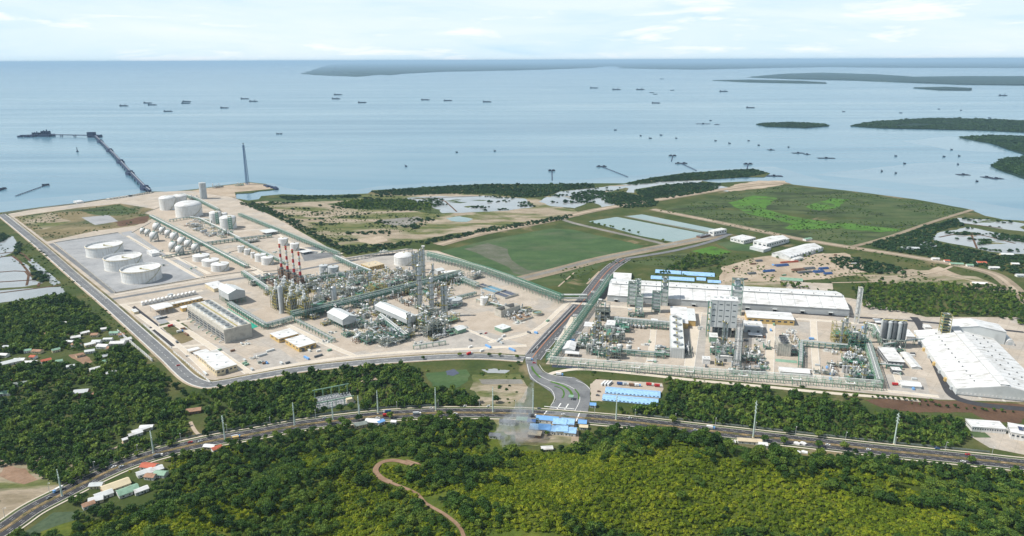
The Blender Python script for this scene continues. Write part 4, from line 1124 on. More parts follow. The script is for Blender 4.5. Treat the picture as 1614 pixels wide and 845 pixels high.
# ================================================================== where the village houses stand (photo point, size, roof, label)
HS = [(142, 545, 14, 8, C_WHITE, 'white-roofed house at the edge of the plant wall wood'), (153, 541, 12, 9, C_OFFW, 'pale-roofed house in the wall-side cluster'), (163, 548, 16, 10, C_ROOFW, 'wide white-roofed house in the wall-side cluster'), (178, 551, 14, 9, C_RUSTROOF, 'rusty-roofed house in the wall-side cluster'), (186, 543, 20, 10, C_ROOFW, 'longest white-roofed house near the boundary wall'), (199, 538, 14, 9, C_ROOFW, 'white-roofed house right by the boundary wall'),
      (134, 527, 12, 7, C_WHITE, 'small white-roofed house above the cluster'), (164, 521, 8, 7, C_ROOFW, 'tiny white hut close to the perimeter road'), (181, 527, 13, 8, C_GREENL, 'pale green roofed house close to the perimeter road'), (170.5, 563, 16, 8, C_GREY, 'grey-roofed shed below the wall-side cluster'), (167.5, 572, 9, 8, C_GREENL, 'mint-roofed hut below the grey shed'), (73, 571, 12, 8, C_REDROOF, 'orange-red roofed house in the wood'),
      (88.5, 554, 10, 7, C_GREENL, 'small mint roof among the trees'), (44.5, 555, 9, 7, C_GREENL, 'small green-white roof in the wood'), (53, 565, 8, 7, C_REDROOF, 'little red roof beside the white house in the wood'), (50, 574, 16, 9, C_ROOFW, 'white roof beside the little red roof'), (94, 572, 8, 7, C_GREENL, 'mint hut next to the farm clearing'), (15, 574, 26, 11, C_OFFW, 'big grey-white roof at the clearing in the wood'), (32, 570, 14, 9, C_OFFW, 'pale roof joined to the big grey-white one'), (7, 562, 12, 7, C_ROOFW, 'white roof behind the big grey-white one'), (11, 549, 8, 6, C_GREY, 'small grey roof deep in the wood'),
      (17, 604, 9, 7, C_REDROOF, 'dark red roof alone in the wood'), (6, 622, 20, 9, C_GREENL, 'green netted roof in the wood'), (34, 607, 18, 7, C_STEELG, 'dull green roof next to the lone red roof'), (222, 681, 18, 6, C_ROOFW, 'white shed, middle of three in step near the highway'), (214, 687, 14, 6, C_ROOFW, 'white shed, lowest of three in step near the highway'), (232, 676, 14, 6, C_ROOFW, 'white shed, uppermost of three in step near the highway'), (198, 696, 6, 5, C_ROOFW, 'tiny white hut by the dirt lane'),
      (236, 738, 16, 9, C_REDROOF, 'bright red roof in the roadside cluster'), (228, 748, 14, 8, C_OFFW, 'pale roof below the bright red roof'), (245, 744, 14, 9, C_ROOFW, 'white roof beside the bright red roof'), (254, 750, 12, 8, C_GREENL, 'pale mint roof below the white roadside roof'), (238, 754, 10, 7, C_RUSTROOF, 'rusty roof at the foot of the red-roof cluster'),
      (183, 769, 24, 13, C_CREAM, 'broad cream roof in the big roadside yard'), (202, 777, 18, 12, C_GREENL, 'mint green roof beside the broad cream roof'), (164, 783, 15, 9, C_OFFW, 'grey-white roof in the big roadside yard'), (152, 791, 12, 8, C_OFFW, 'small pale roof by the netted pitch'), (140, 799, 10, 7, C_RUSTROOF, 'rust-red roof by the netted pitch'), (223, 776, 12, 7, C_ROOFW, 'white roof at the far end of the roadside yard'), (153, 768, 12, 7, C_GREY, 'grey lean-to roof along the roadside yard'), (170, 776, 10, 6, C_RUSTROOF, 'rusty lean-to between the cream and grey roofs'),
      (342, 710, 10, 7, C_REDROOF, 'orange-roofed cottage beside the highway'), (331, 707, 12, 6, C_ROOFW, 'white-roofed cottage beside the orange one'), (588, 667, 16, 9, C_ROOFW, 'white-roofed shop on the near side of the highway'), (600, 668, 8, 6, C_BLUE, 'bright blue tarpaulin roof beside the white shop'), (568, 672, 14, 8, C_STEELG, 'dull teal roof beside the white shop'), (621, 668, 6, 5, C_ROOFW, 'tiny white booth on the near side of the highway'),
      (1474, 410, 14, 9, C_ROOFW, 'white house in the swamp village'), (1507, 418, 24, 9, C_GREENL, 'long green-white house in the swamp village'), (1546, 416, 18, 10, C_REDROOF, 'red-roofed house in the swamp village'), (1566, 424, 18, 9, C_ROOFW, 'white house past the red-roofed one'), (1586, 403, 24, 10, C_OFFW, 'pale house by the swamp ponds'), (1609, 436, 18, 9, C_GREY, 'grey house by the embankment bend'), (1434, 393, 36, 10, C_GREY, 'long grey roof among the swamp trees'), (1543, 449, 26, 10, C_WHITE, 'white tunnel shed beside the embankment road'), (1492, 413, 10, 7, C_REDROOF, 'small red roof in the swamp village'), (1528, 420, 12, 8, C_GREENL, 'small mint roof in the swamp village'), (1599, 418, 14, 8, C_ROOFW, 'white roof close to the embankment bend'),
      (1181, 698, 25, 7, C_TAN, 'long tan-roofed shed on the near side of the highway'), (1202, 704, 9, 7, C_ROOFW, 'white tent roof beside the tan shed'), (918, 669, 9, 9, C_BLUE, 'blue kiosk at the lane mouth'), (920, 676, 9, 6, C_CREAM, 'cream hut below the blue kiosk'), (934.5, 641, 7, 7, C_BLUE, 'bright blue kiosk beside the junction'), (1153, 700, 7, 5, C_ROOFW, 'tiny white hut in the trees by the highway'), (780, 690, 12, 7, C_DGREY, 'dark charred shed inside the smoke'), (800, 668, 18, 8, C_DGREY, 'dark long roof by the highway next to the smoke'), (823, 664, 12, 8, C_GREENL, 'mint roof by the highway next to the smoke'), (838, 667, 9, 7, C_DBLUE, 'dark blue roof behind the smoke')]
rh_ = random.Random(9)
for k, (px, py) in enumerate(((78, 528), (110, 541), (121, 546), (98, 512), (60, 556), (112, 580), (150, 584), (176, 590), (142, 556), (120, 534), (150, 530), (171, 537), (192, 530), (126, 562))):
    nm_, m_ = rh_.choice((('white', C_ROOFW), ('pale grey', C_OFFW), ('white', C_ROOFW), ('rusty brown', C_RUSTROOF)))
    HS.append((px, py, rh_.uniform(8, 14), rh_.uniform(6, 9), m_, 'small house with ' + nm_ + ' roof scattered in the village wood'))
HOUSE_AT = [on_ground(q[0], q[1]) for q in HS]

# ================================================================== vegetation
M_LEAF = foliage_mat('tree_leaves', (0.030, 0.072, 0.015), (0.078, 0.158, 0.025), (0.190, 0.265, 0.040), 0.014)
M_MANGROVE = foliage_mat('mangrove_leaves', (0.022, 0.058, 0.024), (0.038, 0.090, 0.030), (0.062, 0.125, 0.040))
M_SHRUB = foliage_mat('scrub_leaves', (0.105, 0.165, 0.013), (0.205, 0.280, 0.018), (0.340, 0.380, 0.026), 0.03)
M_BARK = paint('bark', (0.10, 0.075, 0.05), 0.9, 0.2, 1.0)
def crown_mesh(name, seed, nleaf, rx, h0, h1, leaf, nl, mat, core=0.72, flat=False):
    """leaf clumps spread over several uneven lobes, with a dense inner mass"""
    rr = np.random.default_rng(seed)
    mb = MB()
    zc = (h0 + h1) / 2; rz = (h1 - h0) / 2
    lobes = []
    for i in range(nl):
        a = 2 * math.pi * (i + rr.random()) / nl
        q = rr.uniform(0.25, 0.62)
        lr = rr.uniform(0.42, 0.62)
        lobes.append((q * rx * math.cos(a), q * rx * math.sin(a), zc + rz * rr.uniform(-0.35, 0.42), rx * lr, rz * lr * rr.uniform(0.8, 1.15)))
    lobes.append((0, 0, zc + rz * 0.3, rx * 0.55, rz * 0.65))
    for (x, y, z, a, b) in lobes:           # inner mass: small uneven octahedra
        k = core
        vs = [(x + a * k, y, z), (x, y + a * k, z), (x - a * k, y, z), (x, y - a * k, z), (x, y, z + b * k), (x, y, z - b * k)]
        mb.add(vs, [(0, 1, 4), (1, 2, 4), (2, 3, 4), (3, 0, 4), (1, 0, 5), (2, 1, 5), (3, 2, 5), (0, 3, 5)])
    for i in range(nleaf):
        x, y, z, a, b = lobes[i % len(lobes)]
        d = rr.normal(size=3); d /= np.linalg.norm(d)
        if d[2] < -0.35: d[2] *= -0.6
        u = rr.uniform(0.78, 1.12)
        c = Vector((x + d[0] * a * u, y + d[1] * a * u, z + d[2] * b * u))
        nrm = Vector(d) + Vector(rr.normal(size=3)) * 0.55
        nrm.normalize()
        t = nrm.orthogonal().normalized(); s_ = nrm.cross(t)
        ang = rr.uniform(0, 6.3)
        t2 = t * math.cos(ang) + s_ * math.sin(ang); s2 = nrm.cross(t2)
        l = leaf * rr.uniform(0.65, 1.3); w = l * rr.uniform(0.6, 1.0)
        mb.add([c - t2 * l, c - s2 * w + nrm * 0.1 * l, c + t2 * l, c + s2 * w + nrm * 0.1 * l], [(0, 1, 2, 3)])
    return mb.mesh(name, mat)
def trunk_mesh(name, seed, h, r):
    rr = random.Random(seed)
    mb = MB()
    mb.lathe([(r * 1.3, 0), (r, h * 0.2), (r * 0.75, h * 0.6), (r * 0.4, h)], 7)
    for i in range(4):
        a = i * 1.6 + rr.random(); z = h * rr.uniform(0.45, 0.75)
        mb.tube((0, 0, z), (math.cos(a) * h * 0.3, math.sin(a) * h * 0.3, z + h * 0.3), r * 0.35, 5)
    return mb.mesh(name, M_BARK)
TREE_V = [(crown_mesh('crown', 11 + i, 330, rx, 1.8, h, 0.62, 7, M_LEAF), trunk_mesh('trunk', i, h * 0.72, 0.22)) for i, (rx, h) in enumerate(((3.6, 8.2), (4.2, 8.8), (3.0, 8.6), (4.6, 8.0)))]
ROUND_V = (crown_mesh('crown', 31, 320, 4.0, 1.6, 8.0, 0.62, 8, M_LEAF, 0.8), trunk_mesh('trunk', 9, 5.5, 0.25))
FAR_V = [crown_mesh('far_crown', 51 + i, 90, rx, 0.6, h, 1.15, 6, M_LEAF) for i, (rx, h) in enumerate(((4.2, 8.0), (4.8, 8.6), (3.7, 9.0)))]
MANG_V = [crown_mesh('mangrove_crown', 61 + i, 60, rx, 0.2, h, 1.6, 6, M_MANGROVE) for i, (rx, h) in enumerate(((5.5, 6.5), (6.5, 7.0)))]
SHRUB_V = [crown_mesh('shrub', 71 + i, 70, rx, 0.0, h, 0.55, 5, M_SHRUB) for i, (rx, h) in enumerate(((2.1, 2.0), (2.6, 2.6), (1.7, 1.7)))]

def inside(poly, x, y):
    x = np.asarray(x); y = np.asarray(y)
    c = np.zeros(x.shape, bool)
    n = len(poly)
    for i in range(n):
        x0, y0 = poly[i]; x1, y1 = poly[(i + 1) % n]
        cond = ((y0 > y) != (y1 > y)) & (x < (x1 - x0) * (y - y0) / (y1 - y0 + 1e-12) + x0)
        c ^= cond
    return c
def near_path(W, d, x, y):
    m = np.zeros(x.shape, bool)
    for a, b in zip(W, W[1:]):
        ax, ay, bx, by = a.x, a.y, b.x, b.y
        L2 = (bx - ax) ** 2 + (by - ay) ** 2 + 1e-9
        t = np.clip(((x - ax) * (bx - ax) + (y - ay) * (by - ay)) / L2, 0, 1)
        m |= (x - ax - t * (bx - ax)) ** 2 + (y - ay - t * (by - ay)) ** 2 < d * d
    return m
def vnoise(x, y, s, seed=0.0):
    return np.array([noise.noise(Vector((a * s, b * s, seed))) for a, b in zip(x, y)])
def scatter(polys, spacing, holes=(), keep=1.0, seed=1, world_box=None):
    """jittered grid inside photo-outlined regions of the ground; returns x, y, z"""
    rr = np.random.default_rng(seed)
    out = []
    for poly in polys:
        W = [on_ground(px, min(py, 900)) for px, py in poly]
        x0, x1 = min(p.x for p in W) - 30, max(p.x for p in W) + 30
        y0, y1 = min(p.y for p in W) - 30, max(p.y for p in W) + 30
        gx_ = np.arange(x0, x1, spacing); gy_ = np.arange(y0, y1, spacing)
        Xg, Yg = np.meshgrid(gx_, gy_)
        Xg = (Xg + rr.uniform(-0.5, 0.5, Xg.shape) * spacing * 1.1).ravel(); Yg = (Yg + rr.uniform(-0.5, 0.5, Yg.shape) * spacing * 1.1).ravel()
        Zg = hill(Xg, Yg)
        u, v = project(Xg, Yg, Zg)
        m = inside(poly, u, v)
        for h in holes: m &= ~inside(h, u, v)
        if keep < 1: m &= rr.random(m.shape) < keep
        out.append(np.stack([Xg[m], Yg[m], Zg[m]], -1))
    return np.concatenate(out)
# places kept clear of trees (photo outlines)
HOLES = [[(140, 745), (240, 745), (240, 800), (130, 806)], [(212, 728), (268, 728), (268, 762), (205, 760)], [(770, 640), (915, 640), (912, 712), (770, 712)], [(498, 622), (568, 622), (568, 652), (498, 658)],
         [(-50, 800), (120, 796), (110, 850), (-50, 850)], [(-60, 742), (40, 736), (74, 758), (24, 796), (-60, 812)], [(130, 528), (210, 520), (212, 545), (160, 560), (128, 552)], [(0, 562), (60, 555), (110, 552), (108, 575), (0, 580)], [(110, 607), (150, 607), (150, 628), (110, 628)], [(196, 670), (246, 668), (246, 696), (196, 694)],
         [(100, 553), (150, 553), (150, 576), (100, 576)], [(320, 695), (360, 695), (360, 716), (318, 718)], [(568, 650), (608, 650), (608, 676), (568, 676)], [(920, 592), (1050, 592), (1048, 640), (926, 656)], [(1350, 618), (1620, 630), (1620, 668), (1352, 650)], [(1505, 650), (1620, 650), (1620, 735), (1540, 712)], [(1150, 695), (1240, 695), (1244, 716), (1150, 714)], [(1240, 700), (1330, 704), (1330, 720), (1240, 716)],
         [(270, 826), (352, 830), (352, 850), (262, 850)], [(250, 735), (300, 722), (306, 730), (262, 748)], [(1215, 612), (1240, 616), (1240, 630), (1215, 628)], [(296, 640), (326, 640), (322, 692), (296, 690)], [(180, 690), (206, 690), (180, 722), (165, 716)], [(912, 645), (975, 648), (975, 672), (912, 690)], [(262, 612), (290, 616), (286, 634), (262, 632)]]
NEAR_L = [(-60, 492), (60, 474), (104, 464), (140, 492), (200, 545), (250, 590), (296, 622), (360, 612), (420, 602), (540, 584), (640, 578), (660, 586), (668, 612), (740, 622), (752, 640), (600, 646), (500, 656), (400, 676), (300, 694), (200, 724), (110, 766), (60, 760), (40, 735), (-60, 740)]
NEAR_H = [(-60, 912), (60, 815), (140, 775), (200, 742), (270, 722), (340, 704), (420, 690), (500, 677), (600, 667), (700, 662), (770, 664), (770, 712), (915, 712), (915, 668), (1000, 678), (1100, 690), (1240, 704), (1400, 720), (1614, 743), (1700, 760), (1750, 900)]
NEAR_R = [(940, 594), (1000, 597), (1100, 607), (1200, 615), (1300, 624), (1390, 634), (1480, 652), (1530, 660), (1540, 690), (1500, 708), (1400, 699), (1300, 690), (1200, 681), (1100, 670), (1000, 661), (930, 654)]
FAR_R = [(1338, 452), (1380, 446), (1480, 448), (1560, 450), (1640, 470), (1700, 520), (1614, 516), (1590, 506), (1540, 498), (1470, 500), (1400, 492), (1360, 486)]
SCRUB = [(770, 730), (840, 716), (960, 712), (1040, 708), (1120, 722), (1240, 735), (1330, 745), (1420, 765), (1500, 800), (1560, 850), (640, 850), (700, 800), (740, 760)]
pts = scatter([NEAR_L, NEAR_H, NEAR_R], 5.4, HOLES, seed=3)
bad = near_path(hw, 17, pts[:, 0], pts[:, 1]) | near_path(TRACK, 9.0, pts[:, 0], pts[:, 1]) | near_path(TRACK2, 6.5, pts[:, 0], pts[:, 1])
for q in HOUSE_AT:                     # a yard round each house, open on its near side
    n_ = Vector((-q.x, -q.y, 0)).normalized() * 6
    bad |= (pts[:, 0] - q.x) ** 2 + (pts[:, 1] - q.y) ** 2 < 81
    bad |= (pts[:, 0] - q.x - n_.x) ** 2 + (pts[:, 1] - q.y - n_.y) ** 2 < 81
pts = pts[~bad]
u, v = project(pts[:, 0], pts[:, 1], pts[:, 2])
uw = 48 * vnoise(pts[:, 0], pts[:, 1], 0.022, 21.0); vw = 30 * vnoise(pts[:, 0], pts[:, 1], 0.022, 27.0)
scr = inside(SCRUB, u + uw, v + vw)
nz = vnoise(pts[:, 0], pts[:, 1], 0.013, 3.0) + 0.5 * vnoise(pts[:, 0], pts[:, 1], 0.05, 9.0)
# open scrub on the hump and in glades on the left slope; the rest is woodland
hillside = v > np.interp(u, [0, 300, 600, 900, 1200, 1614], [880, 745, 700, 722, 735, 770])
lowland = inside(NEAR_L, u, v)
nz = nz + 0.35 * vnoise(pts[:, 0], pts[:, 1], 0.12, 33.0)
glade = np.where(scr, nz > -0.27, np.where(hillside, nz > 0.14, np.where(lowland, nz > 0.24, nz > 0.55)))
ptree = pts[~glade]
ps = scatter([[(-60, 912), (60, 815), (200, 742), (340, 704), (600, 667), (770, 664), (770, 712), (915, 712), (1000, 690), (1240, 712), (1614, 750), (1750, 900)]], 2.4, HOLES[:9], 0.95, seed=5)
ps = ps[~(near_path(hw, 17, ps[:, 0], ps[:, 1]) | near_path(TRACK, 4, ps[:, 0], ps[:, 1]) | near_path(TRACK2, 2.5, ps[:, 0], ps[:, 1]))]
pl = scatter([NEAR_L], 4.5, HOLES, 0.7, seed=6)
u2, v2 = project(ps[:, 0], ps[:, 1], ps[:, 2])
n2 = vnoise(ps[:, 0], ps[:, 1], 0.013, 3.0)
ps = ps[(inside(SCRUB, u2, v2) & (n2 > -0.6)) | (n2 > -0.12)]

def gn_forest(name, label, pts_, meshes, smin, smax, seed, flatz=1.0):
    """many plants as one countless mass: points with a plant on each"""
    rr = np.random.default_rng(seed)
    n = len(pts_)
    coll = bpy.data.collections.new(name + '_kinds')
    for i, me in enumerate(meshes):
        coll.objects.link(bpy.data.objects.new(f'{name}_kind_{i}', me))
    me = bpy.data.meshes.new(name)
    me.vertices.add(n)
    me.vertices.foreach_set('co', np.asarray(pts_, np.float32).ravel())
    for an, ty, vals in (('plant_scale', 'FLOAT', (smin + (smax - smin) * rr.random(n) ** 1.6) * np.where(rr.random(n) < 0.05, 1.45, 1.0)), ('plant_turn', 'FLOAT', rr.uniform(0, 6.28, n)), ('plant_kind', 'INT', rr.integers(0, len(meshes), n))):
        at_ = me.attributes.new(an, ty, 'POINT')
        at_.data.foreach_set('value', np.asarray(vals, np.float32 if ty == 'FLOAT' else np.int32))
    o = bpy.data.objects.new(name, me)
    COL.objects.link(o)
    ng = bpy.data.node_groups.new(name, 'GeometryNodeTree')
    ng.interface.new_socket('Geometry', in_out='INPUT', socket_type='NodeSocketGeometry')
    ng.interface.new_socket('Geometry', in_out='OUTPUT', socket_type='NodeSocketGeometry')
    N, Lk = ng.nodes, ng.links
    gi, go = N.new('NodeGroupInput'), N.new('NodeGroupOutput')
    m2p = N.new('GeometryNodeMeshToPoints')
    iop = N.new('GeometryNodeInstanceOnPoints')
    ci = N.new('GeometryNodeCollectionInfo'); ci.inputs['Collection'].default_value = coll
    ci.inputs['Separate Children'].default_value = True; ci.inputs['Reset Children'].default_value = True
    Lk.new(gi.outputs[0], m2p.inputs['Mesh']); Lk.new(m2p.outputs[0], iop.inputs['Points']); Lk.new(ci.outputs[0], iop.inputs['Instance'])
    iop.inputs['Pick Instance'].default_value = True
    def attr(nm, ty):
        a = N.new('GeometryNodeInputNamedAttribute'); a.data_type = ty; a.inputs['Name'].default_value = nm
        return a.outputs['Attribute']
    Lk.new(attr('plant_kind', 'INT'), iop.inputs['Instance Index'])
    cx = N.new('ShaderNodeCombineXYZ'); Lk.new(attr('plant_turn', 'FLOAT'), cx.inputs['Z'])
    Lk.new(cx.outputs[0], iop.inputs['Rotation'])
    Lk.new(attr('plant_scale', 'FLOAT'), iop.inputs['Scale'])
    Lk.new(iop.outputs[0], go.inputs[0])
    md = o.modifiers.new('plants', 'NODES'); md.node_group = ng
    tag(o, label, None, None, 'stuff')
    return o
# the 300 trees that show largest stand one by one
ut, vt = project(ptree[:, 0], ptree[:, 1], ptree[:, 2] + 5)
dcam = np.sqrt(ptree[:, 0] ** 2 + ptree[:, 1] ** 2 + (CAM_H - ptree[:, 2]) ** 2)
vis = (ut > 4) & (ut < 1610) & (vt > 600) & (vt < 848)
order = np.argsort(np.where(vis, dcam, 1e9))[:290]
single = np.zeros(len(ptree), bool); single[order] = True
def tree_thing(name, label, group, loc, variant, scale, rz):
    t = thing(name, label, 'tree', loc, rz, group)
    t.scale = (scale,) * 3
    for nm, me in (('crown', variant[0]), ('trunk', variant[1])):
        c = bpy.data.objects.new(nm, me); COL.objects.link(c); c.parent = t
    return t
rt = random.Random(4)
nt_ = near_path(TRACK, 30, ptree[:, 0], ptree[:, 1]) | near_path(TRACK2, 30, ptree[:, 0], ptree[:, 1])
sc_ = inside(SCRUB, ut, vt)
for i in order:
    x, y, z = ptree[i]
    kd = rt.randrange(4); sc = rt.uniform(0.45, 1.1)
    where = 'close beside the dirt track' if nt_[i] else 'rising from the yellow green scrub' if sc_[i] else 'in the hill wood towards the roadside houses' if ut[i] < 700 else 'in the hill wood beyond the scrub'
    look = ('round', 'broad', 'slim upright', 'wide spreading')[kd]
    tree_thing('hillside_tree', ('small ' if sc < 0.7 else 'large ' if sc > 0.95 else '') + look + ' bushy green tree ' + where, 'trees on the wooded hill', (x, y, z - 0.2), TREE_V[kd], sc, rt.uniform(0, 6.28))
rest = ptree[~single]
dr = np.sqrt(rest[:, 0] ** 2 + rest[:, 1] ** 2)
gn_forest('woodland', 'dense dark green wood on the hill and around the highway', rest[dr < 760] - [0, 0, 0.2], [a for a, b in TREE_V], 0.42, 1.25, 8)
gn_forest('far_woodland', 'dense green wood of the lowland around the plants', np.concatenate([rest[dr >= 760], pl[::2]]), FAR_V, 0.4, 1.15, 9)
gn_forest('hill_scrub', 'yellow green scrub covering the open hump of the hill', ps, SHRUB_V, 0.3, 1.25, 10)
MANG = [[(584, 302), (640, 298), (700, 294), (765, 291), (840, 291), (935, 290), (936, 297), (884, 301), (860, 310), (820, 312), (780, 306), (700, 306), (640, 309), (600, 308)], [(984, 290), (1010, 284), (1075, 274), (1130, 270), (1186, 267), (1210, 273), (1180, 279), (1100, 284), (1040, 287), (1000, 292)],
        [(1002, 300), (1060, 291), (1100, 289), (1136, 290), (1128, 300), (1060, 312), (1010, 314)], [(942, 304), (982, 304), (1040, 318), (1030, 326), (985, 329), (950, 318)], [(898, 306), (930, 300), (955, 302), (950, 310), (920, 320), (900, 314)],
        [(378, 322), (400, 318), (450, 340), (505, 372), (540, 388), (600, 386), (650, 380), (645, 386), (600, 396), (548, 402), (500, 378), (430, 340)], [(1365, 386), (1410, 374), (1470, 354), (1506, 345), (1520, 356), (1480, 364), (1468, 380), (1500, 388), (1560, 400), (1640, 406), (1640, 440), (1560, 424), (1480, 408), (1400, 396)], [(1560, 368), (1620, 374), (1620, 384), (1570, 378)],
        [(1308, 408), (1330, 405), (1380, 412), (1428, 424), (1424, 434), (1370, 430), (1320, 422)], [(-60, 374), (5, 366), (16, 372), (-10, 392), (-60, 398)], [(48, 420), (58, 422), (78, 444), (56, 448)], [(24, 384), (34, 382), (36, 396), (24, 402)], [(440, 310), (570, 308), (560, 312), (450, 316)], [(655, 382), (760, 362), (880, 342), (905, 338), (890, 346), (770, 366), (670, 386)]]
pm = scatter(MANG, 8.0, [], 0.92, seed=12)
ISL = [[(1192, 196), (1240, 193), (1300, 196), (1306, 199), (1270, 202), (1210, 200)], [(1340, 199), (1380, 192), (1470, 187), (1540, 188), (1640, 192), (1640, 210), (1540, 205.5), (1450, 203.5), (1390, 202.5)], [(1512, 217), (1560, 214), (1640, 217), (1640, 246), (1590, 236), (1560, 226)], [(1560, 262), (1585, 250), (1640, 247), (1640, 284), (1585, 272)]]
pis = scatter(ISL, 12.0, [[(1400, 199), (1440, 195), (1475, 197), (1440, 201)], [(1470, 196), (1500, 193), (1510, 195)], [(1560, 206), (1590, 207), (1570, 209)]], 0.95, seed=19)
plg = scatter([[(640, 312), (690, 310), (770, 309), (826, 313), (842, 326), (800, 332), (730, 335), (700, 336), (680, 326)], [(860, 312), (884, 302), (930, 297), (984, 296), (962, 318), (950, 329), (905, 328), (870, 325)], [(1480, 366), (1530, 358), (1590, 372), (1614, 380), (1614, 400), (1560, 396), (1500, 384)], [(1510, 344), (1560, 346), (1614, 352), (1614, 366), (1560, 358)], [(400, 322), (470, 312), (600, 308), (680, 318), (700, 340), (640, 372), (540, 384), (460, 350)]], 9.0, [], 1.0, seed=22)
plg = plg[vnoise(plg[:, 0] * 0.6, plg[:, 1] * 1.6, 0.018, 41.0) + 0.4 * vnoise(plg[:, 0], plg[:, 1], 0.06, 43.0) > 0.30]
pm = np.concatenate([pm, plg])
gn_forest('mangrove', 'dark green mangrove and hedge thickets along the shore and the fences', pm - [0, 0, 0.4], MANG_V, 0.45, 0.85, 13)
gn_forest('island_mangrove', 'dark ragged mangrove covering the islands in the bay', pis, MANG_V, 0.75, 1.4, 18)
pf = scatter([FAR_R, [(1020, 442), (1060, 420), (1090, 402), (1140, 404), (1130, 418), (1050, 432)], [(1230, 452), (1320, 462), (1330, 470), (1240, 446)], [(520, 324), (560, 316), (640, 315), (680, 322), (680, 332), (560, 330)]], 7.0, [[(1500, 505), (1600, 505), (1600, 520), (1500, 512)]], 0.82, seed=14)
gn_forest('scattered_wood', 'dense green wood behind the long white warehouse', pf, FAR_V, 0.5, 0.95, 15)
# marsh and dune tufts
pmar = scatter([[(1236, 293), (1340, 304), (1440, 317), (1522, 333), (1460, 351), (1400, 374), (1350, 386), (1240, 374), (1120, 351), (1036, 332), (1100, 319), (1170, 305)], [(400, 320), (470, 312), (620, 310), (700, 340), (640, 375), (540, 385), (440, 345)], [(920, 592), (940, 586), (1300, 612), (1340, 620), (1300, 622), (940, 598)], [(650, 580), (820, 572), (826, 590), (820, 640), (740, 640), (660, 600)], [(-50, 730), (150, 715), (180, 725), (90, 765), (-50, 830)], [(1140, 398), (1200, 404), (1340, 400), (1440, 428), (1540, 440), (1440, 448), (1140, 446)], [(960, 412), (1140, 395), (1140, 440), (980, 436)], [(1330, 388), (1560, 432), (1600, 455), (1340, 445)], [(820, 440), (945, 412), (930, 432), (880, 452)], [(-40, 380), (40, 372), (160, 480), (290, 610), (250, 590), (100, 460)], [(26, 343), (120, 330), (190, 322), (236, 334), (210, 354), (76, 379)]], 8.5, [[(190, 524), (240, 524), (300, 610), (240, 560)]], 0.42, seed=16)
um = vnoise(pmar[:, 0], pmar[:, 1], 0.01, 5.0)
pmar = pmar[um > -0.05]
SHRUB2 = [crown_mesh('low_shrub', 91 + i, 40, 2.6, 0.0, 2.0, 0.8, 5, M_LEAF) for i in range(2)]
gn_forest('low_scrub', 'low shrubs dotted over the marsh, dunes and fields', pmar, SHRUB2, 0.5, 1.2, 17)
print('TREES', len(order), len(rest), 'scrub', len(ps), 'mang', len(pm), 'far', len(pf), 'marsh', len(pmar))

# ================================================================== left plant
TG = 'open-topped tanks in the grey gravel bund'
tank('floating_roof_tank', 'large open-topped white tank at the dry-field end of the gravel bund', 167.3, 406.5, 53.5, 390.5, 'float', TG)
tank('floating_roof_tank', 'large open-topped white tank, middle one of three in the gravel bund', 197, 428.2, 55.3, 409.8, 'float', TG)
tank('floating_roof_tank', 'large open-topped white tank by the cross road end of the gravel bund', 225.3, 447.6, 58.8, 428.4, 'float', TG)
tank('storage_tank', 'tall white tank with dark green rim next to the jetty root', 266, 331.8, 24.8, 314.0, 'dome')
tank('storage_tank', 'white tank half hidden behind the dark-rimmed tank by the jetty', 284, 325.5, 23, 311.5, 'dome')
tank('storage_tank', 'big white domed tank, widest of the shore tanks', 299, 343.6, 40, 326.0, 'dome')
tank('cold_tank', 'slim white tank with green stair tower behind the silver drums', 341, 353.2, 18, 337.0, 'dome', 'white tanks with green stair towers')
tank('cold_tank', 'stout white tank with green stair tower facing the shore hedge', 360.6, 361.8, 24.6, 345.5, 'dome', 'white tanks with green stair towers')
tank('storage_tank', 'small white tank squeezed between the two green-stair tanks', 353.5, 350, 12, 338.0, 'dome')
for cx, yb, r0, r1 in ((343.5, 354, 334, 4.5), (364, 362.5, 341, 6.0)):
    p = G(cx, yb)
    st = thing('stair_tower', 'green steel stair tower clinging to a white shore tank', 'stair tower', p, RL, 'green stair towers on shore tanks')
    h = hgt(cx, yb, r0)
    fr = MB()
    for a in (-1, 1):
        for b in (-1, 1): fr.box(a * r1 * 0.6, b * 1.8, 0, 0.6, 0.6, h)
    for k in range(7): fr.box(0, 0, h * (k + 1) / 7 - 0.8, r1 * 1.3, 3.8, 0.3)
    fr.build('steel_frame', C_GREEN, st)
    for k in range(7): MB().box(0, 0, h * (k + 1) / 7 - 0.3, r1 * 1.5, 4.2, 0.5).build('landing', C_GREEN if k < 6 else C_OLIVE, st)
p = G(321.5, 313.5)
tank('surge_drum', 'tall grey cylinder standing alone on the shore strip', 321.5, 314, 10.5, 289, 'cone', mat=C_GREY, stairs=False)
for k, (zx, zy, zr) in enumerate(((127, 360, 20), (167, 373, 23), (218, 400, 33), (240, 330, 32), (283, 357, 25), (328, 380, 27), (377, 405, 33), (437, 440, 33), (367, 478, 33), (487, 462, 32), (417, 507, 32), (543, 492, 32))):
    lab = 'white sphere tank on legs in the upper group beside the dry field' if k < 7 else 'white sphere tank on legs in the lower group above the cone-roofed tanks'
    sphere_tank(lab, 200 + zx / 4.97, 290 + zy / 4.97, zr / 4.97, 'sphere tanks' if k < 7 else 'lower sphere tanks')
CG = 'cone-roofed white tanks in a sand bund'
tank('cone_roof_tank', 'white cone-roofed tank next to the sphere tanks in the sand bund', 318, 412.8, 25.6, 405.2, 'cone', CG)
tank('cone_roof_tank', 'white cone-roofed tank, middle of the row of three below the spheres', 332.8, 420.8, 26, 412.6, 'cone', CG)
tank('cone_roof_tank', 'white cone-roofed tank at the cross-road end of its row of three', 347.9, 428.8, 27, 419.2, 'cone', CG)
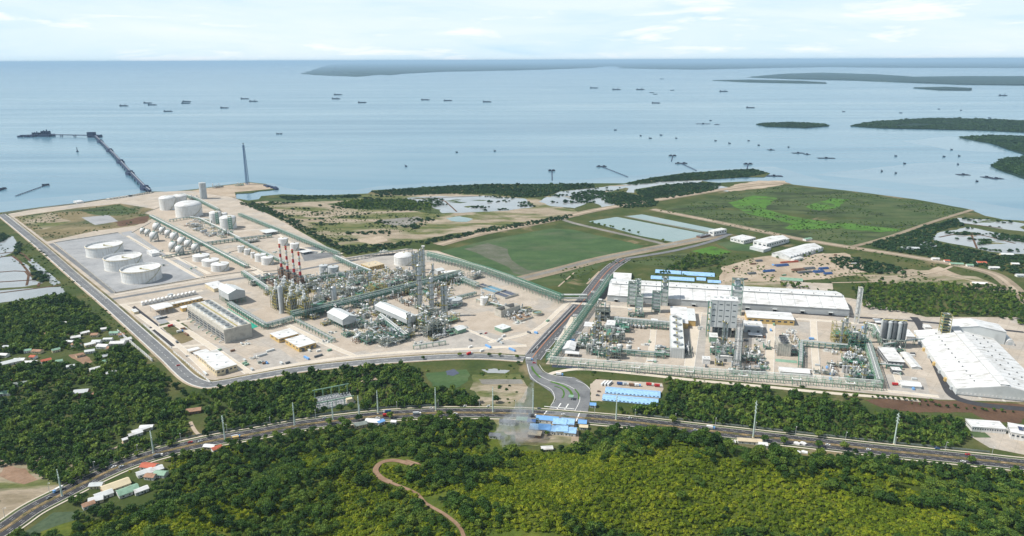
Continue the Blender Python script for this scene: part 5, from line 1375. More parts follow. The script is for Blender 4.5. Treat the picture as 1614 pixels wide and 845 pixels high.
SG = 'small white tanks behind the red-striped stacks'
for cx, yb, w, yt, lab in ((380.7, 398.3, 10.5, 389.5, 'slim white tank at the far end of a row of five'), (390.7, 402.5, 10, 394, 'slim white tank, second in a row of five'), (399.2, 407.4, 7, 399, 'narrowest white tank in a row of five'),
                           (411.3, 413.2, 17.5, 403, 'wide white tank, fourth in a row of five'), (422.3, 418.4, 18.5, 407.5, 'wide white tank closing a row of five by the striped stacks'), (447, 387.8, 15, 377.5, 'ribbed pale tank beside the hedge-side pipe rack'), (465, 395.8, 14, 385.5, 'white tank with dark stair beside the hedge-side pipe rack')):
    tank('small_tank', lab, cx, yb, w, yt, 'cone', SG)
tank('domed_tank', 'big white domed tank behind the slender silver towers', 637.4, 419.8, 31.8, 407.2, 'dome')
tank('grey_tank', 'grey tank with crossing stair beside the striped stacks', 510.7, 432.5, 13.5, 420, 'cone', 'grey tanks', C_GREY)
tank('grey_tank', 'wider grey tank next to the grey tank with stair', 526, 434, 17, 422.5, 'cone', 'grey tanks', C_GREY)
tank('grey_tank', 'squat grey tank at the foot of the silver towers', 718, 484, 22, 474.5, 'cone', 'grey tanks', C_GREY)
tank('white_tank', 'white upright tank between the treatment basins', 763.5, 482, 13, 470.5, 'cone')
# red and white chimneys on their furnace boxes
def striped_stack(lab, cx, yb, yt):
    p = G(cx, yb); h = hgt(cx, yb, yt); r = 1.9
    t = thing('striped_chimney', lab, 'chimney', p, RL, 'red and white striped chimneys')
    z0 = h * 0.36
    MB().box(0, 0, 0, 9, 14, z0 * 0.8).build('furnace_box', C_RUST, t)
    MB().lathe([(4.2, z0 * 0.8), (r * 1.25, z0)], 12).build('breeching', C_DGREY, t, True)
    nb = 5
    for k in range(nb):
        fb = (0, 0.16, 0.42, 0.58, 0.84, 1.0)
        a, b = z0 + (h - z0) * fb[k], z0 + (h - z0) * fb[k + 1]
        MB().lathe([(r * (1.25 - 0.35 * k / nb), a), (r * (1.25 - 0.35 * (k + 1) / nb), b)], 14).build('band', C_RED if k % 2 == 0 else C_WHITE, t, True)
    for z in (0.55, 0.82, 0.97):
        MB().cyl(0, 0, h * z, r + 1.2, 0.35, 10).build('platform', C_OLIVE, t)
    fr = MB()
    for x in (-5, 5):
        for y in (-7.4, 0, 7.4): fr.box(x, y, 0, 0.5, 0.5, z0)
    for z in (z0 * .35, z0 * .7, z0):
        fr.box(0, -7.4, z, 10, 0.4, 0.4); fr.box(-5, 0, z, 0.4, 14.8, 0.4)
    fr.build('steel_frame', C_STEELG, t)
for k, (cx, vb, yt) in enumerate(((445.4, 421, 384.6), (455.2, 425.5, 388), (465.3, 429.6, 393), (475.2, 434.6, 397))):
    striped_stack(('red and white striped chimney at the tank end of its row', 'red and white striped chimney, second from the tank end', 'red and white striped chimney, third from the tank end', 'red and white striped chimney at the grey tank end')[k], cx, vb + 19, yt)
# cracking furnaces: tall boxes with stacks of ducts, scaffold-like platforms
def furnace(lab, px, py, w, d, h, seed):
    rr = random.Random(seed)
    t = thing('cracking_furnace', lab, 'furnace', G(px, py), RL, 'tall cracking furnaces')
    MB().box(w / 2, d / 2, h * 0.10, w * 0.74, d * 0.74, h * 0.48).build('firebox', C_DGREY, t)
    MB().box(w / 2, d / 2, h * 0.58, w * 0.5, d * 0.6, h * 0.26).build('convection_box', C_STEELG, t)
    MB().lathe([(w * 0.22, h * 0.84), (w * 0.13, h * 0.92), (w * 0.12, h * 1.12)], 12, w / 2, d / 2).build('stub_stack', C_PIPE, t, True)
    fr = MB()
    for i in range(4):
        for j in range(4):
            if i in (0, 3) or j in (0, 3): fr.box(w * i / 3, d * j / 3, 0, 0.55, 0.55, h * (0.92 if (i + j) % 2 else 0.8))
    for k in range(1, 8):
        z = h * 0.115 * k
        for (x, y, a, b) in ((w / 2, 0, w, 0.45), (0, d / 2, 0.45, d), (w, d / 2, 0.45, d), (w / 2, d, w, 0.45)): fr.box(x, y, z, a, b, 0.4)
        for s in range(3):
            if rr.random() < 0.4: fr.bar((w * s / 3, 0, z - h * .115), (w * (s + 1) / 3, 0, z), 0.28)
            if rr.random() < 0.4: fr.bar((0, d * s / 3, z - h * .115), (0, d * (s + 1) / 3, z), 0.28)
    fr.build('steel_frame', C_OLIVE, t)
    for k in range(1, 8):
        z = h * 0.115 * k
        o = MB()
        for (x, y, a, b) in ((w / 2, 0.7, w, 1.4), (0.7, d / 2, 1.4, d)): o.box(x, y, z + 0.3, a, b, 0.16)
        o.box(w / 2, 0.05, z + 1.0, w, 0.1, 0.22); o.box(0.05, d / 2, z + 1.0, 0.1, d, 0.22)
        o.build('platform', C_STEELG if k % 2 else C_OLIVE, t)
    for k in range(5):
        x = w * (0.1 + 0.2 * k)
        MB().path([(x, -0.8, rr.uniform(2, 8)), (x, -0.8, h * rr.uniform(0.4, 0.8)), (x, d * 0.4, h * rr.uniform(0.7, 0.9))], 0.4).build('pipe', C_PIPE, t)
    for k in range(3):
        y = d * (0.2 + 0.3 * k); z = h * rr.uniform(0.55, 0.9)
        MB().path([(-1.2, y, z - 9), (-1.2, y, z - 2), (0.6, y, z), (w * 0.4, y, z)], 0.75, 8).build('transfer_pipe', C_WHITE, t, True)
    MB().capsule(w * 0.5, d * 0.5, h * 0.98, 1.3, w * 0.8, 'y').build('steam_drum', C_SILVER, t, True)
    return t
fl = [(436, 490), (447, 486), (459, 499), (470, 493), (480, 503), (449, 474), (462, 479), (475, 484)]
for k, (px, py) in enumerate(fl):
    furnace(('yellow-railed furnace behind the square grey stack', 'yellow-railed furnace in the middle of the heater bank', 'yellow-railed furnace with white transfer pipes by the grey stack', 'yellow-railed furnace on the striped chimney side of the bank', 'yellow-railed furnace nearest the raised gable shed', 'back-row furnace under the striped chimneys', 'back-row furnace in the middle of the heater bank', 'back-row furnace on the main rack side')[k], px, py, 15, 21, (44, 42, 42, 40, 40, 36, 36, 34)[k], 40 + k)
column('square_stack', 'square grey stack in front of the heater bank', 444.4, 493.5, 7.0, 450, C_GREY, 0, cat='stack', ladder=False)
# slender and stout towers
TW = 'silver process towers'
for cx, yb, w, yt, np_, lab in ((662, 483.5, 7, 416.4, 8, 'tallest silver tower with white rings beside the green main rack'), (680.5, 488, 6.4, 437, 7, 'second tallest silver tower behind the big vessel structure'), (698.3, 498.5, 4.2, 448, 6, 'thin silver tower paired with another above the vessel structure'), (703, 498.5, 4.6, 447, 6, 'thin silver tower of the pair with yellow platforms'),
                                (652.7, 426, 4, 398, 7, 'grey tower with many platforms against the domed tank'), (657.4, 430, 4, 397, 6, 'slim tower next to the many-platform grey tower'), (663.6, 438, 4, 393, 8, 'slim pale tower beside the flared-top stack'), (683, 450, 2.6, 416, 4, 'very thin tower with yellow top near the green rack'),
                                (645.6, 529, 5.2, 494, 5, 'grey tower with yellow top by the long raised shed'), (503.4, 466, 7, 453, 1, 'squat silver vessel with bent white pipe'), (526.4, 476.5, 8.2, 451, 1, 'tall silver vessel with white cap near the main rack'), (592, 489, 5.5, 473, 2, 'short silver tower next to the main rack'),
                                (547, 440, 3.5, 428, 2, 'small silver tower among the back-row structures'), (614, 462, 5, 446, 3, 'pale tower rising from the railed structure'), (682, 520, 5, 500, 3, 'short pale tower inside the vessel structure'), (700, 530, 3, 517, 0, 'small white vessel at the front of the vessel structure'), (583.5, 452, 5, 428, 4, 'grey lattice-clad tower behind the main rack')):
    column('process_tower', lab, cx, yb, w, yt, C_SILVER if 'white vessel' not in lab else C_WHITE, np_, TW, 'tower')
t = column('flare_stack', 'slender stack with a flared white tip above the silver towers', 669, 448.5, 3.2, 390, C_SILVER, 6, cat='stack')
hf = hgt(669, 448.5, 388)
MB().lathe([(1.2, hf - 3), (3.2, hf), (3.4, hf + 0.4)], 12).build('flared_tip', C_WHITE, t, True)
# steel structures filling the process area
UN = [(432, 452, 26, 30, 14, C_RUST, 'brown cluttered structure under the striped chimneys'), (452, 458, 26, 22, 16, C_RUST, 'brown structure between the chimneys and the heater bank'), (478, 462, 30, 22, 15, C_STEELG, 'grey structure with pipes beside the striped chimneys'), (412, 445, 28, 20, 10, C_STEELG, 'low pipe-filled structure next to the cross road'),
      (494, 498, 30, 26, 17, C_GREEN, 'green structure at the end of the heater bank'), (500, 478, 34, 20, 12, C_STEELG, 'structure around the silver vessels'), (540, 470, 34, 28, 15, C_STEELG, 'grey structure right behind the main green rack'), (556, 452, 30, 22, 14, C_STEELG, 'grey structure in the back row near the grey tanks'),
      (590, 468, 36, 26, 20, C_OLIVE, 'yellow-railed structure near the ochre block'), (612, 458, 34, 26, 18, C_STEELG, 'tall pipe-filled structure before the domed tank'), (640, 448, 34, 24, 18, C_STEELG, 'brown-grey structure below the domed tank'), (640, 466, 26, 14, 12, C_OLIVE, 'yellow-railed structure hugging the main rack'),
      (578, 545, 34, 34, 12, C_GREEN, 'green pipe-filled structure between the two raised sheds'), (606, 549, 36, 22, 11, C_STEELG, 'silver exchanger structure by the perimeter road'), (626, 540, 22, 26, 14, C_GREEN, 'green structure with ladders beside the grey tower'), (588, 522, 24, 24, 11, C_STEELG, 'low pipework structure behind the exchangers'),
      (672, 533, 26, 20, 22, C_STEELG, 'tall dark vessel structure left of the open gravel yard'), (690, 530, 26, 22, 24, C_STEELG, 'tall dark vessel structure under the paired silver towers'), (664, 518, 20, 18, 18, C_OLIVE, 'yellow-railed structure around brown vessels'), (706, 512, 24, 16, 14, C_OLIVE, 'yellow-railed structure at the edge of the gravel yard'),
      (668, 500, 30, 14, 10, C_STEELG, 'low structure between the tall silver towers'), (704, 490, 34, 16, 9, C_STEELG, 'low structure under the main rack by the grey tank'), (720, 448, 26, 18, 13, C_STEELG, 'grey structure where the main rack meets the boundary rack'), (745, 442, 26, 16, 12, C_STEELG, 'grey structure beside the boundary rack corner'),
      (560, 486, 24, 12, 10, C_GREEN, 'green structure pressed against the main rack'), (526, 496, 22, 14, 10, C_STEELG, 'small structure behind the first raised shed'), (430, 470, 20, 16, 9, C_STEELG, 'low structure beside the first boundary of the heaters'), (398, 452, 26, 16, 8, C_STEELG, 'low structure of pumps behind the grey louvred shed'),
      (300, 316, 26, 12, 8, C_STEELG, 'low pump structure near the shore tanks'), (348, 371, 30, 12, 7, C_STEELG, 'low pipework structure below the green-stair tanks'), (300, 360, 30, 10, 7, C_STEELG, 'low pipework structure behind the sphere tanks'), (392, 384, 26, 10, 6, C_STEELG, 'low pipework near the cross rack'), (336, 297, 34, 10, 7, C_STEELG, 'low structure on the shore strip beside the flare mast'), (372, 294, 26, 8, 7, C_GREEN, 'green structure at the foot of the flare mast')]
for k, (px, py, w, d, h, m, lab) in enumerate(UN):
    unit(lab, px, py, w, d, h, 100 + k, mat=m, dens=1.15)
GE = [(470, 540, 20, 12, 'row of grey exchangers beside the ochre building'), (512, 543, 18, 12, 'green-framed cooler row in the gravel yard'), (520, 528, 14, 8, 'small canopied skid in front of the raised shed'), (383, 546, 14, 10, 'white pumps by the cooling tower corner'), (396, 568, 12, 8, 'silver skid on the paved square'), (408, 575, 8, 6, 'small tank skid on the paved square'), (560, 530, 16, 14, 'pump skid near the first raised shed'), (618, 520, 16, 10, 'orange-brown skid below the long shed'),
      (655, 545, 20, 8, 'low skid beside the perimeter road'), (730, 520, 14, 10, 'green skid at the edge of the gravel yard'), (815, 513, 20, 12, 'skid of grey equipment near the avenue'), (840, 495, 14, 10, 'pale equipment by the clarifiers'), (360, 366, 18, 8, 'valve skid below the green-stair tanks'), (300, 425, 16, 8, 'valve skid beside the cone-roofed tanks'), (355, 402, 16, 10, 'pump skid between the tank rows'), (430, 400, 14, 10, 'pump skid beside the row of five tanks'), (500, 400, 24, 10, 'low equipment in the back corner yard'), (600, 398, 20, 8, 'low equipment in the back yard by the hedge'),
      (440, 512, 16, 10, 'red-brown skid in front of the heater bank'), (740, 470, 16, 10, 'equipment beside the first basin'), (320, 352, 16, 8, 'valve skid near the widest shore tank'), (255, 420, 14, 6, 'valve skid at the edge of the gravel bund'), (250, 398, 12, 6, 'manifold beside the gravel bund'), (285, 372, 12, 6, 'valve skid among the spheres')]
for k, (px, py, w, d, lab) in enumerate(GE): gear(lab, px, py, w, d, 300 + k, n=7)
for k, (cx, yb) in enumerate(((312, 363), (321.5, 367), (338, 371))):
    p = G(cx, yb); t = thing('bullet_tank', ('short silver bullet drum behind the spheres', 'boxier silver bullet drum in the row behind the spheres', 'small silver bullet drum near the pump structure')[k], 'drum', p, RL + 0.3, 'silver bullet drums')
    L = (17, 18, 13)[k]; r = 3.4
    MB().capsule(0, 0, r + 1.2, r, L, 'x').build('shell', C_SILVER, t, True)
    for s in (-0.3, 0.3): MB().box(s * L, 0, 0, 1.2, 4.5, 2.2).build('saddle', C_CONCW, t)
    MB().box(0, 0, 2 * r + 1.2, L * 0.7, 1.6, 0.3).build('walkway', C_OLIVE, t)
# sheds and buildings
raised_shed('short grey gable shed raised on green legs with white bent pipe', (541, 521), (563, 515), (519, 508), 500, 0.38)
raised_shed('long grey gable shed raised on legs beside the silver towers', (642, 518), (661, 513), (604, 492), 500, 0.42)
t = raised_shed('wide pale louvred shed raised above a dark undercroft', (362, 482), (388, 476), (345, 473), 459, 0.36, rz=RL)
building('white_roof_annex', 'white-roofed tan annex beside the louvred shed', (338, 461), (358, 456.5), (324, 452.5), 455, C_CREAM, C_ROOFW, rz=RL)
building('control_building', 'low cream building with white roof at the sharp corner of the perimeter road', (342, 593.5), (375, 584.5), (329, 581), 583.5, C_CREAM, C_ROOFW, rz=RL, windows=5, doors=1)
building('control_building', 'white-roofed cream wing behind the corner building', (329, 581), (361, 573), (314, 567), 572, C_CREAM, C_ROOFW, rz=RL, windows=4)
building('carport', 'small white carport behind the cream wing', (299, 559), (316, 554.5), (295, 556), 554, None, C_ROOFW, 'canopy', rz=RL)
building('carport', 'second white carport close to the cream wing', (310, 565), (332, 560), (304, 561), 559.5, None, C_ROOFW, 'canopy', rz=RL)
building('ochre_building', 'ochre building with wide white roof among the paved squares', (471.5, 555.5), (493, 545.5), (421, 535.5), 547.5, C_YELLOW, C_ROOFW, rz=RL, windows=3, doors=2, d=42)
building('ochre_building', 'ochre wing joined to the wide white-roofed building', (440, 541), (470, 532), (424, 533), 534, C_YELLOW, C_ROOFW, rz=RL, windows=3)
building('substation_building', 'long low ochre building with a white roof strip near the cross road', (262, 488), (316.5, 473.5), (246, 478), 482, C_YELLOW, C_ROOFW, rz=RL, d=11, windows=10)
building('workshop', 'second long ochre building beside the cooling tower', (288, 492), (330, 481), (277, 486), 486, C_YELLOW, C_ROOFW, rz=RL, d=12, doors=3)
building('canopy_shed', 'white canopy shed with dark open sides near the perimeter road', (246.5, 498), (272.5, 491), (237, 491), 488.5, None, C_ROOFW, 'canopy', rz=RL)
building('ochre_block', 'ochre flat block beside the domed tank', (583, 427), (606, 422), (573, 421), 421, C_YELLOW, C_TAN, rz=RL, windows=6)
building('white_store', 'white store with yellow gable in the corner yard of the boundary rack', (697, 437.5), (726, 436), (694, 434), 431, C_YELLOW, C_ROOFW, rz=RL - 0.5, doors=1)
building('grey_kiosk', 'small grey gabled kiosk beside the white corner store', (690, 433.5), (700, 430.5), (687, 430), 426, C_GREY, C_OFFW, 'gable', rz=RL)
building('grey_kiosk', 'pale grey kiosk alone on the wide yard by the avenue', (792, 525), (805, 520.5), (784, 519), 519.5, C_GREENL, C_OFFW, rz=RL)
building('grey_kiosk', 'small green kiosk at the edge of the vessel structure', (722, 527), (735, 523), (719, 521), 519, C_GREENL, C_OFFW, 'gable', rz=RL)
building('white_shelter', 'low white shelter by the hedge behind the striped chimneys', (478, 402), (492, 399), (472, 399), 398.5, None, C_ROOFW, 'canopy', rz=RL)
building('white_shelter', 'pale flat shelter beside the hedge-side rack', (420, 372), (436, 368), (408, 368), 367.5, None, C_OFFW, 'canopy', rz=RL)
building('pump_house', 'white pump house near the sphere tanks', (240, 405), (250, 402), (232, 400), 400, C_WHITE, C_ROOFW, rz=RL)
building('small_office', 'tiny cream office near the bund by the cross road', (212, 496), (218, 494), (207, 492), 492, C_CREAM, C_ROOFW, rz=RL)
# rows of transformer bays
tb = thing('transformer_bay_row', 'row of white gabled transformer bays along the cross road', 'transformer row', G(224, 483), RL)
Lb = dist((224, 483), (306, 462)); nb = 14
MB().box(Lb / 2, 5, 0, Lb, 10, 1.0).build('plinth', C_CONCW, tb)
for k in range(nb):
    g = MB(); g.gable(6, Lb / nb * 0.8, 4.6, 1.6); g.v = [(v[1] + Lb * (k + 0.5) / nb, v[0] + 5, v[2] + 1.0) for v in g.v]
    g.build('bay', C_WHITE, tb)
MB().box(Lb * 0.55, 12, 0, 8, 6, 8).build('tall_bay', C_GREY, tb)
# big cooling tower: two rows of fans, open bays, concrete end wall
def cooling_tower(lab, p, rz, L, Wd, H, rows, cols, fr_, body, open_side, name='cooling_tower', fan=C_OFFW, group=None):
    """local x across, local y along"""
    t = thing(name, lab, 'cooling tower', p, rz, group)
    MB().box(Wd / 2, L / 2, H * 0.72, Wd, L, H * 0.28).build('fan_deck', body, t)
    MB().box(Wd / 2, L / 2, 0, Wd * 0.86, L * 0.985, H * 0.72).build('fill_core', C_DGREY, t)
    MB().box(Wd / 2, 0.3, 0, Wd - 0.05, 0.55, H * 0.72).build('end_wall', body, t)
    MB().box(Wd / 2, L - 0.3, 0, Wd - 0.05, 0.55, H * 0.72).build('end_wall', body, t)
    for k in range(6): MB().box(Wd * (k + 0.5) / 6, -0.12, 0, 0.5, 0.3, H * 0.98).build('pilaster', body, t)
    for k in range(cols + 1):
        for x in (0.35, Wd - 0.35): MB().box(x, L * k / cols if 0 < k < cols else (0.6 if k == 0 else L - 0.6), 0, 0.7, 1.5, H * 0.72).build('pier', body, t)
    for k in range(cols):
        for x in (0.4, Wd - 0.4):
            lo = MB()
            for z in (0.2, 0.4, 0.6): lo.box(x, L * (k + 0.5) / cols, H * z, 0.5, L / cols * 0.86, 0.35)
            lo.build('louvre', C_GREY, t)
        for r in range(rows):
            cx_, cy_ = Wd * (r + 0.5) / rows, L * (k + 0.5) / cols
            st = MB().lathe([(fr_ * 1.12, H), (fr_, H + 1.2), (fr_ * 1.04, H + 3.2), (fr_ * 0.97, H + 3.2), (fr_ * 0.94, H + 0.1)], 18, cx_, cy_, ring=True).build('fan_stack', fan, t, True)
            b = MB()
            for a in range(6): b.box(cx_, cy_, H + 1.6, fr_ * 1.8, 0.55, 0.12, a * math.pi / 6)
            b.build('fan_blade', C_DGREY, st)
    rl = MB()
    for (x, y, a, b) in ((Wd / 2, 0.1, Wd, 0.1), (0.1, L / 2, 0.1, L), (Wd - 0.1, L / 2, 0.1, L), (Wd / 2, L / 2, 1.6, L * 0.98)): rl.box(x, y, H + 0.9, a, b, 0.2)
    rl.build('handrail', C_OLIVE, t)
    return t
Nn = (355, 542)
Hc = hgt(355, 542, 520.5)
ct = cooling_tower('long concrete cooling tower with two rows of fans beside a green strip', G(*Nn), RL, dist(Nn, (301.5, 500.5)), dist(Nn, (392, 528)), Hc, 2, 9, 5.0, C_CONCW, 'x')
Lc = dist(Nn, (301.5, 500.5))
for k in range(9):
    MB().path([(-5, Lc * (k + 0.5) / 9, 0.4), (-5, Lc * (k + 0.5) / 9, 2.5), (-0.2, Lc * (k + 0.5) / 9, 3.0)], 0.8, 8).build('riser_pipe', C_GREENL if k % 2 else C_OFFW, ct, True)
pp('green_netting_strip', [(353, 489), (360, 486.5), (407, 515), (398, 518.5)], C_TEAL, 0.5, 0)
# basins and clarifiers of the treatment plant
def basin(lab, N, Xe, Ye, top, wat, group='open treatment basins', rz=None):
    p, az, w, d, h = corner(N, Xe, Ye, top)
    t = thing('treatment_basin', lab, 'basin', p, RL if rz is None else rz, group)
    for (x, y, a, b) in ((w / 2, 0.25, w, 0.5), (w / 2, d - 0.25, w, 0.5), (0.25, d / 2, 0.5, d - 1.01), (w - 0.25, d / 2, 0.5, d - 1.01), (w / 2, d / 2, 0.4, d - 1.01)): MB().box(x, y, 0, a, b, h).build('basin_wall', C_CONCW, t)
    MB().box(w / 2, d / 2, 0.1, w - 1.02, d - 1.02, h * 0.5).build('water_surface', wat, t)
    rl = MB()
    for (x, y, a, b) in ((w / 2, 0.1, w, 0.1), (0.1, d / 2, 0.1, d)): rl.box(x, y, h + 0.8, a, b, 0.2)
    rl.build('handrail', C_OLIVE, t)
M_BLUEW = water_mat('blue_basin_water', [(0.3, (0.10, 0.22, 0.30)), (0.7, (0.14, 0.28, 0.36))], 0.02, rough=0.1, bump=0.03)
basin('blue-water basin beside the boundary rack', (778, 464), (796, 459), (764, 455), 461.5, M_BLUEW)
basin('dark-water basin next to the blue basin', (757, 456), (772, 452), (750, 452), 453.5, M_DARKW)
basin('yellow-railed dark basin past the blue basin', (796, 472), (818, 466), (782, 464), 469, M_DARKW)
basin('tall concrete basin with dark water in the middle of the treatment yard', (790, 501), (815, 490), (784, 496), 490, M_DARKW)
basin('low brown-water basin at the near end of the treatment yard', (820, 508), (836, 500), (806, 500), 505, M_DIRT)
for k, (cx, yb) in enumerate(((831, 490), (847, 496))):
    p = G(cx, yb); t = thing('clarifier', ('round clarifier with yellow rim next to the tall basin', 'round clarifier with green bridge nearer the avenue')[k], 'clarifier', p, RL, 'round clarifiers'); r = 8.0
    MB().lathe([(r, 0), (r, 4), (r - 0.5, 4), (r - 0.5, 0.1)], 28, ring=True).build('ring_wall', C_CONCW, t, True)
    MB().cyl(0, 0, 2.2, r - 0.55, 0.5, 28).build('water_surface', M_DARKW if k == 0 else M_TEAL, t)
    MB().box(0, 0, 4.2, 2 * r, 1.2, 0.5).build('bridge', C_OLIVE if k == 0 else C_GREENL, t)
    MB().lathe([(r + 0.1, 4.0), (r + 0.1, 4.9), (r - 0.05, 4.9), (r - 0.05, 4.0)], 28, ring=True).build('handrail', C_OLIVE, t, True)
# pipe racks
rack('green and white pipe rack running past the sphere tanks', [(238, 343), (290, 370), (340, 397), (389, 423)], 9, 7, 6, 2, group='tank farm pipe racks')
rack('green pipe rack from the jetty root past the widest shore tank', [(288, 309), (310, 316), (345, 334)], 8, 8, 4, 2, group='tank farm pipe racks')
rack('hedge-side green pipe rack along the shore boundary', [(378, 341), (430, 362), (480, 383), (534, 404)], 8, 9, 3, 2, group='boundary pipe racks')
rack('cross pipe rack between the tank rows', [(309, 389), (360, 382), (428, 374)], 7, 7, 4, 2, group='tank farm pipe racks')
rack('short rack behind the sphere tanks towards the shore tanks', [(268, 350), (300, 345), (345, 352)], 6, 6, 3, 1, group='tank farm pipe racks')
rack('pipe rack between the silver drums and the cross rack', [(312, 346), (345, 362), (380, 380)], 6, 6, 4, 1, group='tank farm pipe racks')
rack('pipe rack beside the five-tank row', [(372, 378), (410, 398), (450, 418)], 6, 7, 4, 2, group='tank farm pipe racks')
rack('rack under the sphere tanks along the cone-roofed tanks', [(256, 408), (310, 398)], 5, 5, 3, 1, group='tank farm pipe racks')
rack('broad main green pipe rack through the process area', [(462, 506), (530, 490), (612, 469), (660, 457), (728, 439)], 15, 15, 6, 3, mat=C_GREEN, walk=True, pmat=[C_PIPE, C_GREEN, C_STEELG, C_GRATE])
rack('boundary green pipe rack beside the rice field', [(672, 408), (720, 420), (768, 434), (820, 453), (884, 478)], 11, 15, 3, 3, walk=False, group='boundary pipe racks', pmat=[C_PIPE, C_GREEN, C_STEELG])
rack('green pipe bridge spanning the avenue', [(884, 476), (925, 476)], 8, 13, 6, 2, bay=44, name='pipe_bridge')
rack('rack along the cooling tower and its green strip', [(362, 483), (392, 502), (420, 519)], 8, 8, 5, 2)
rack('rack from the cooling tower to the main rack', [(420, 519), (462, 507)], 8, 9, 5, 2)
rack('rack running from the cross road to the chimneys', [(384, 434), (410, 452), (436, 470)], 8, 9, 5, 2)
rack('rack from the back corner to the grey tanks', [(528, 410), (556, 423), (584, 434)], 8, 10, 5, 2)
rack('rack joining the grey tanks and the chimneys', [(482, 447), (540, 437), (580, 430)], 7, 9, 4, 2)
rack('rack beside the short raised shed', [(468, 509), (500, 526), (526, 540)], 6, 6, 4, 1)
rack('rack on the far side of the exchanger structure', [(600, 506), (620, 522), (640, 538)], 7, 11, 5, 2)
rack('low front rack beside the perimeter road', [(652, 551), (702, 543)], 4, 6, 3, 1, mat=C_GREENL)
rack('rack crossing the treatment yard', [(752, 476), (800, 488), (830, 494)], 4, 5, 3, 1)
rack('rack behind the domed tank', [(545, 413), (600, 403), (650, 397)], 5, 6, 3, 1, mat=C_STEELG)
rack('rack between the tall towers and the boundary rack', [(700, 478), (750, 466)], 5, 7, 3, 2)
rack('rack linking the main rack and the boundary rack', [(728, 446), (752, 456)], 9, 12, 5, 2)
# bund walls and boundary walls: low pale walls with posts
def wall_line(name, lab, px, h, th, mat, group, post=8.0, cat='wall'):
    W = [G(*p) for p in px]; o0 = W[0]
    t = thing(name, lab, cat, o0, 0, group)
    for a, b in zip(W, W[1:]):
        mb = MB(); a, b = a - o0, b - o0
        L = (b - a).length; d = (b - a).normalized()
        mb.box((a.x + b.x) / 2, (a.y + b.y) / 2, 0, L, th, h, math.atan2(d.y, d.x)).build('wall_panel', mat, t)
        n = int(L / post)
        pm_ = MB()
        for k in range(n + 1):
            p = a + d * (L * k / max(1, n)); pm_.box(p.x, p.y, 0, th * 2.2, th * 2.2, h * 1.12)
        pm_.build('pier', mat, t)
    return t
WG = 'low pale bund walls'
wall_line('bund_wall', 'pale bund wall round the three open-topped tanks', [(86, 383), (186, 367), (322, 438), (182, 462), (86, 383)], 1.8, 0.5, C_CONCW, WG)
wall_line('bund_wall', 'bund wall round the cone-roofed tanks below the spheres', [(285, 408), (342, 398), (404, 426), (326, 437), (285, 408)], 1.6, 0.5, C_CONCW, WG)
wall_line('bund_wall', 'bund wall round the row of five small tanks', [(362, 398), (408, 388), (472, 424), (416, 429), (362, 398)], 1.6, 0.5, C_CONCW, WG)
wall_line('bund_wall', 'bund wall round the jetty-side storage tanks', [(228, 336), (268, 321), (346, 350), (290, 357), (228, 336)], 1.6, 0.5, C_CONCW, WG)
wall_line('bund_wall', 'bund wall round the sphere tanks', [(208, 367), (238, 351), (332, 394), (260, 407), (208, 367)], 1.4, 0.5, C_CONCW, WG)
wall_line('boundary_wall', 'white boundary wall between the perimeter road and the village wood', [(186, 524), (240, 570)], 4.5, 0.5, C_WHITE, None)
wall_line('boundary_wall', 'long white wall on the village side of the control building lot', [(274, 556), (332, 604)], 2.5, 0.4, C_WHITE, None)
wall_line('boundary_wall', 'pale wall along the avenue edge of the open yard', [(838, 556), (905, 485)], 3.0, 0.4, C_WHITE, None)
wall_line('boundary_wall', 'pale low wall beside the black paved strip', [(226, 512), (270, 549)], 2.5, 0.4, C_WHITE, None)
wall_line('boundary_wall', 'low wall on the seaward edge of the dry field', [(4, 337), (120, 321), (235, 304)], 2.0, 0.6, C_CONCW, None)
wall_line('boundary_wall', 'long low kerb wall along the inner edge of the perimeter road', [(14, 341), (80, 395), (168, 472)], 1.6, 0.8, C_CONCW, None)

# ================================================================== right plant
R_ = RR
cooling_tower('five-fan white cooling tower with black side on the open yard', G(1056, 564), RR, dist((1056, 564), (1062, 512)), dist((1056, 564), (1078, 566)), hgt(1056, 564, 548), 1, 5, 6.2, C_OFFW, 'x', fan=C_OFFW)
cooling_tower('squat three-fan cooling tower beside a green strip', G(1224, 561), RR, 26, dist((1224, 561), (1246, 563)), hgt(1224, 561, 541), 1, 3, 5.0, C_CONCW, 'x', fan=C_DGREY)
pp('green_netting_strip', [(1222, 566), (1256, 569), (1256, 573), (1222, 570)], C_GREENL, 0.5, 0)
# tall clad extruder block with stair tower
t = thing('extruder_block', 'tall grey clad block with rows of small windows in front of the long warehouse', 'tower block', G(1117, 531), RR)
wB, hB = dist((1117, 531), (1159, 534)), hgt(1117, 531, 473)
MB().box(wB / 2, 11, hB * 0.28, wB, 22, hB * 0.72).build('wall', C_OFFW, t)
MB().box(wB / 2, 11, hB + 0.003, wB + 0.6, 22.6, 0.5).build('roof', C_ROOFW, t)
for i in range(7):
    for y in (0.5, 11, 21.5): MB().box(0.5 + (wB - 1) * i / 6, y, 0, 0.8, 0.8, hB * 0.28).build('post', C_STEELG, t)
for r in range(4):
    for c in range(4):
        MB().box(wB * (c + 0.5) / 4, -0.05, hB * (0.42 + 0.155 * r), wB * 0.12, 0.15, hB * 0.022).build('window', C_GLASS, t)
for c in range(1, 4): MB().box(wB * c / 4, -0.06, hB * 0.28, 0.4, 0.16, hB * 0.72).build('seam', C_DGREY, t)
for k in range(4): MB().box(wB * (0.15 + 0.22 * k), 12, hB + 0.5, 3, 4, 2.0 + k % 2).build('roof_unit', C_OFFW, t)
MB().box(wB * 0.5, 11, 0.1, wB * 0.7, 16, hB * 0.2).build('machine_room', C_DGREY, t)
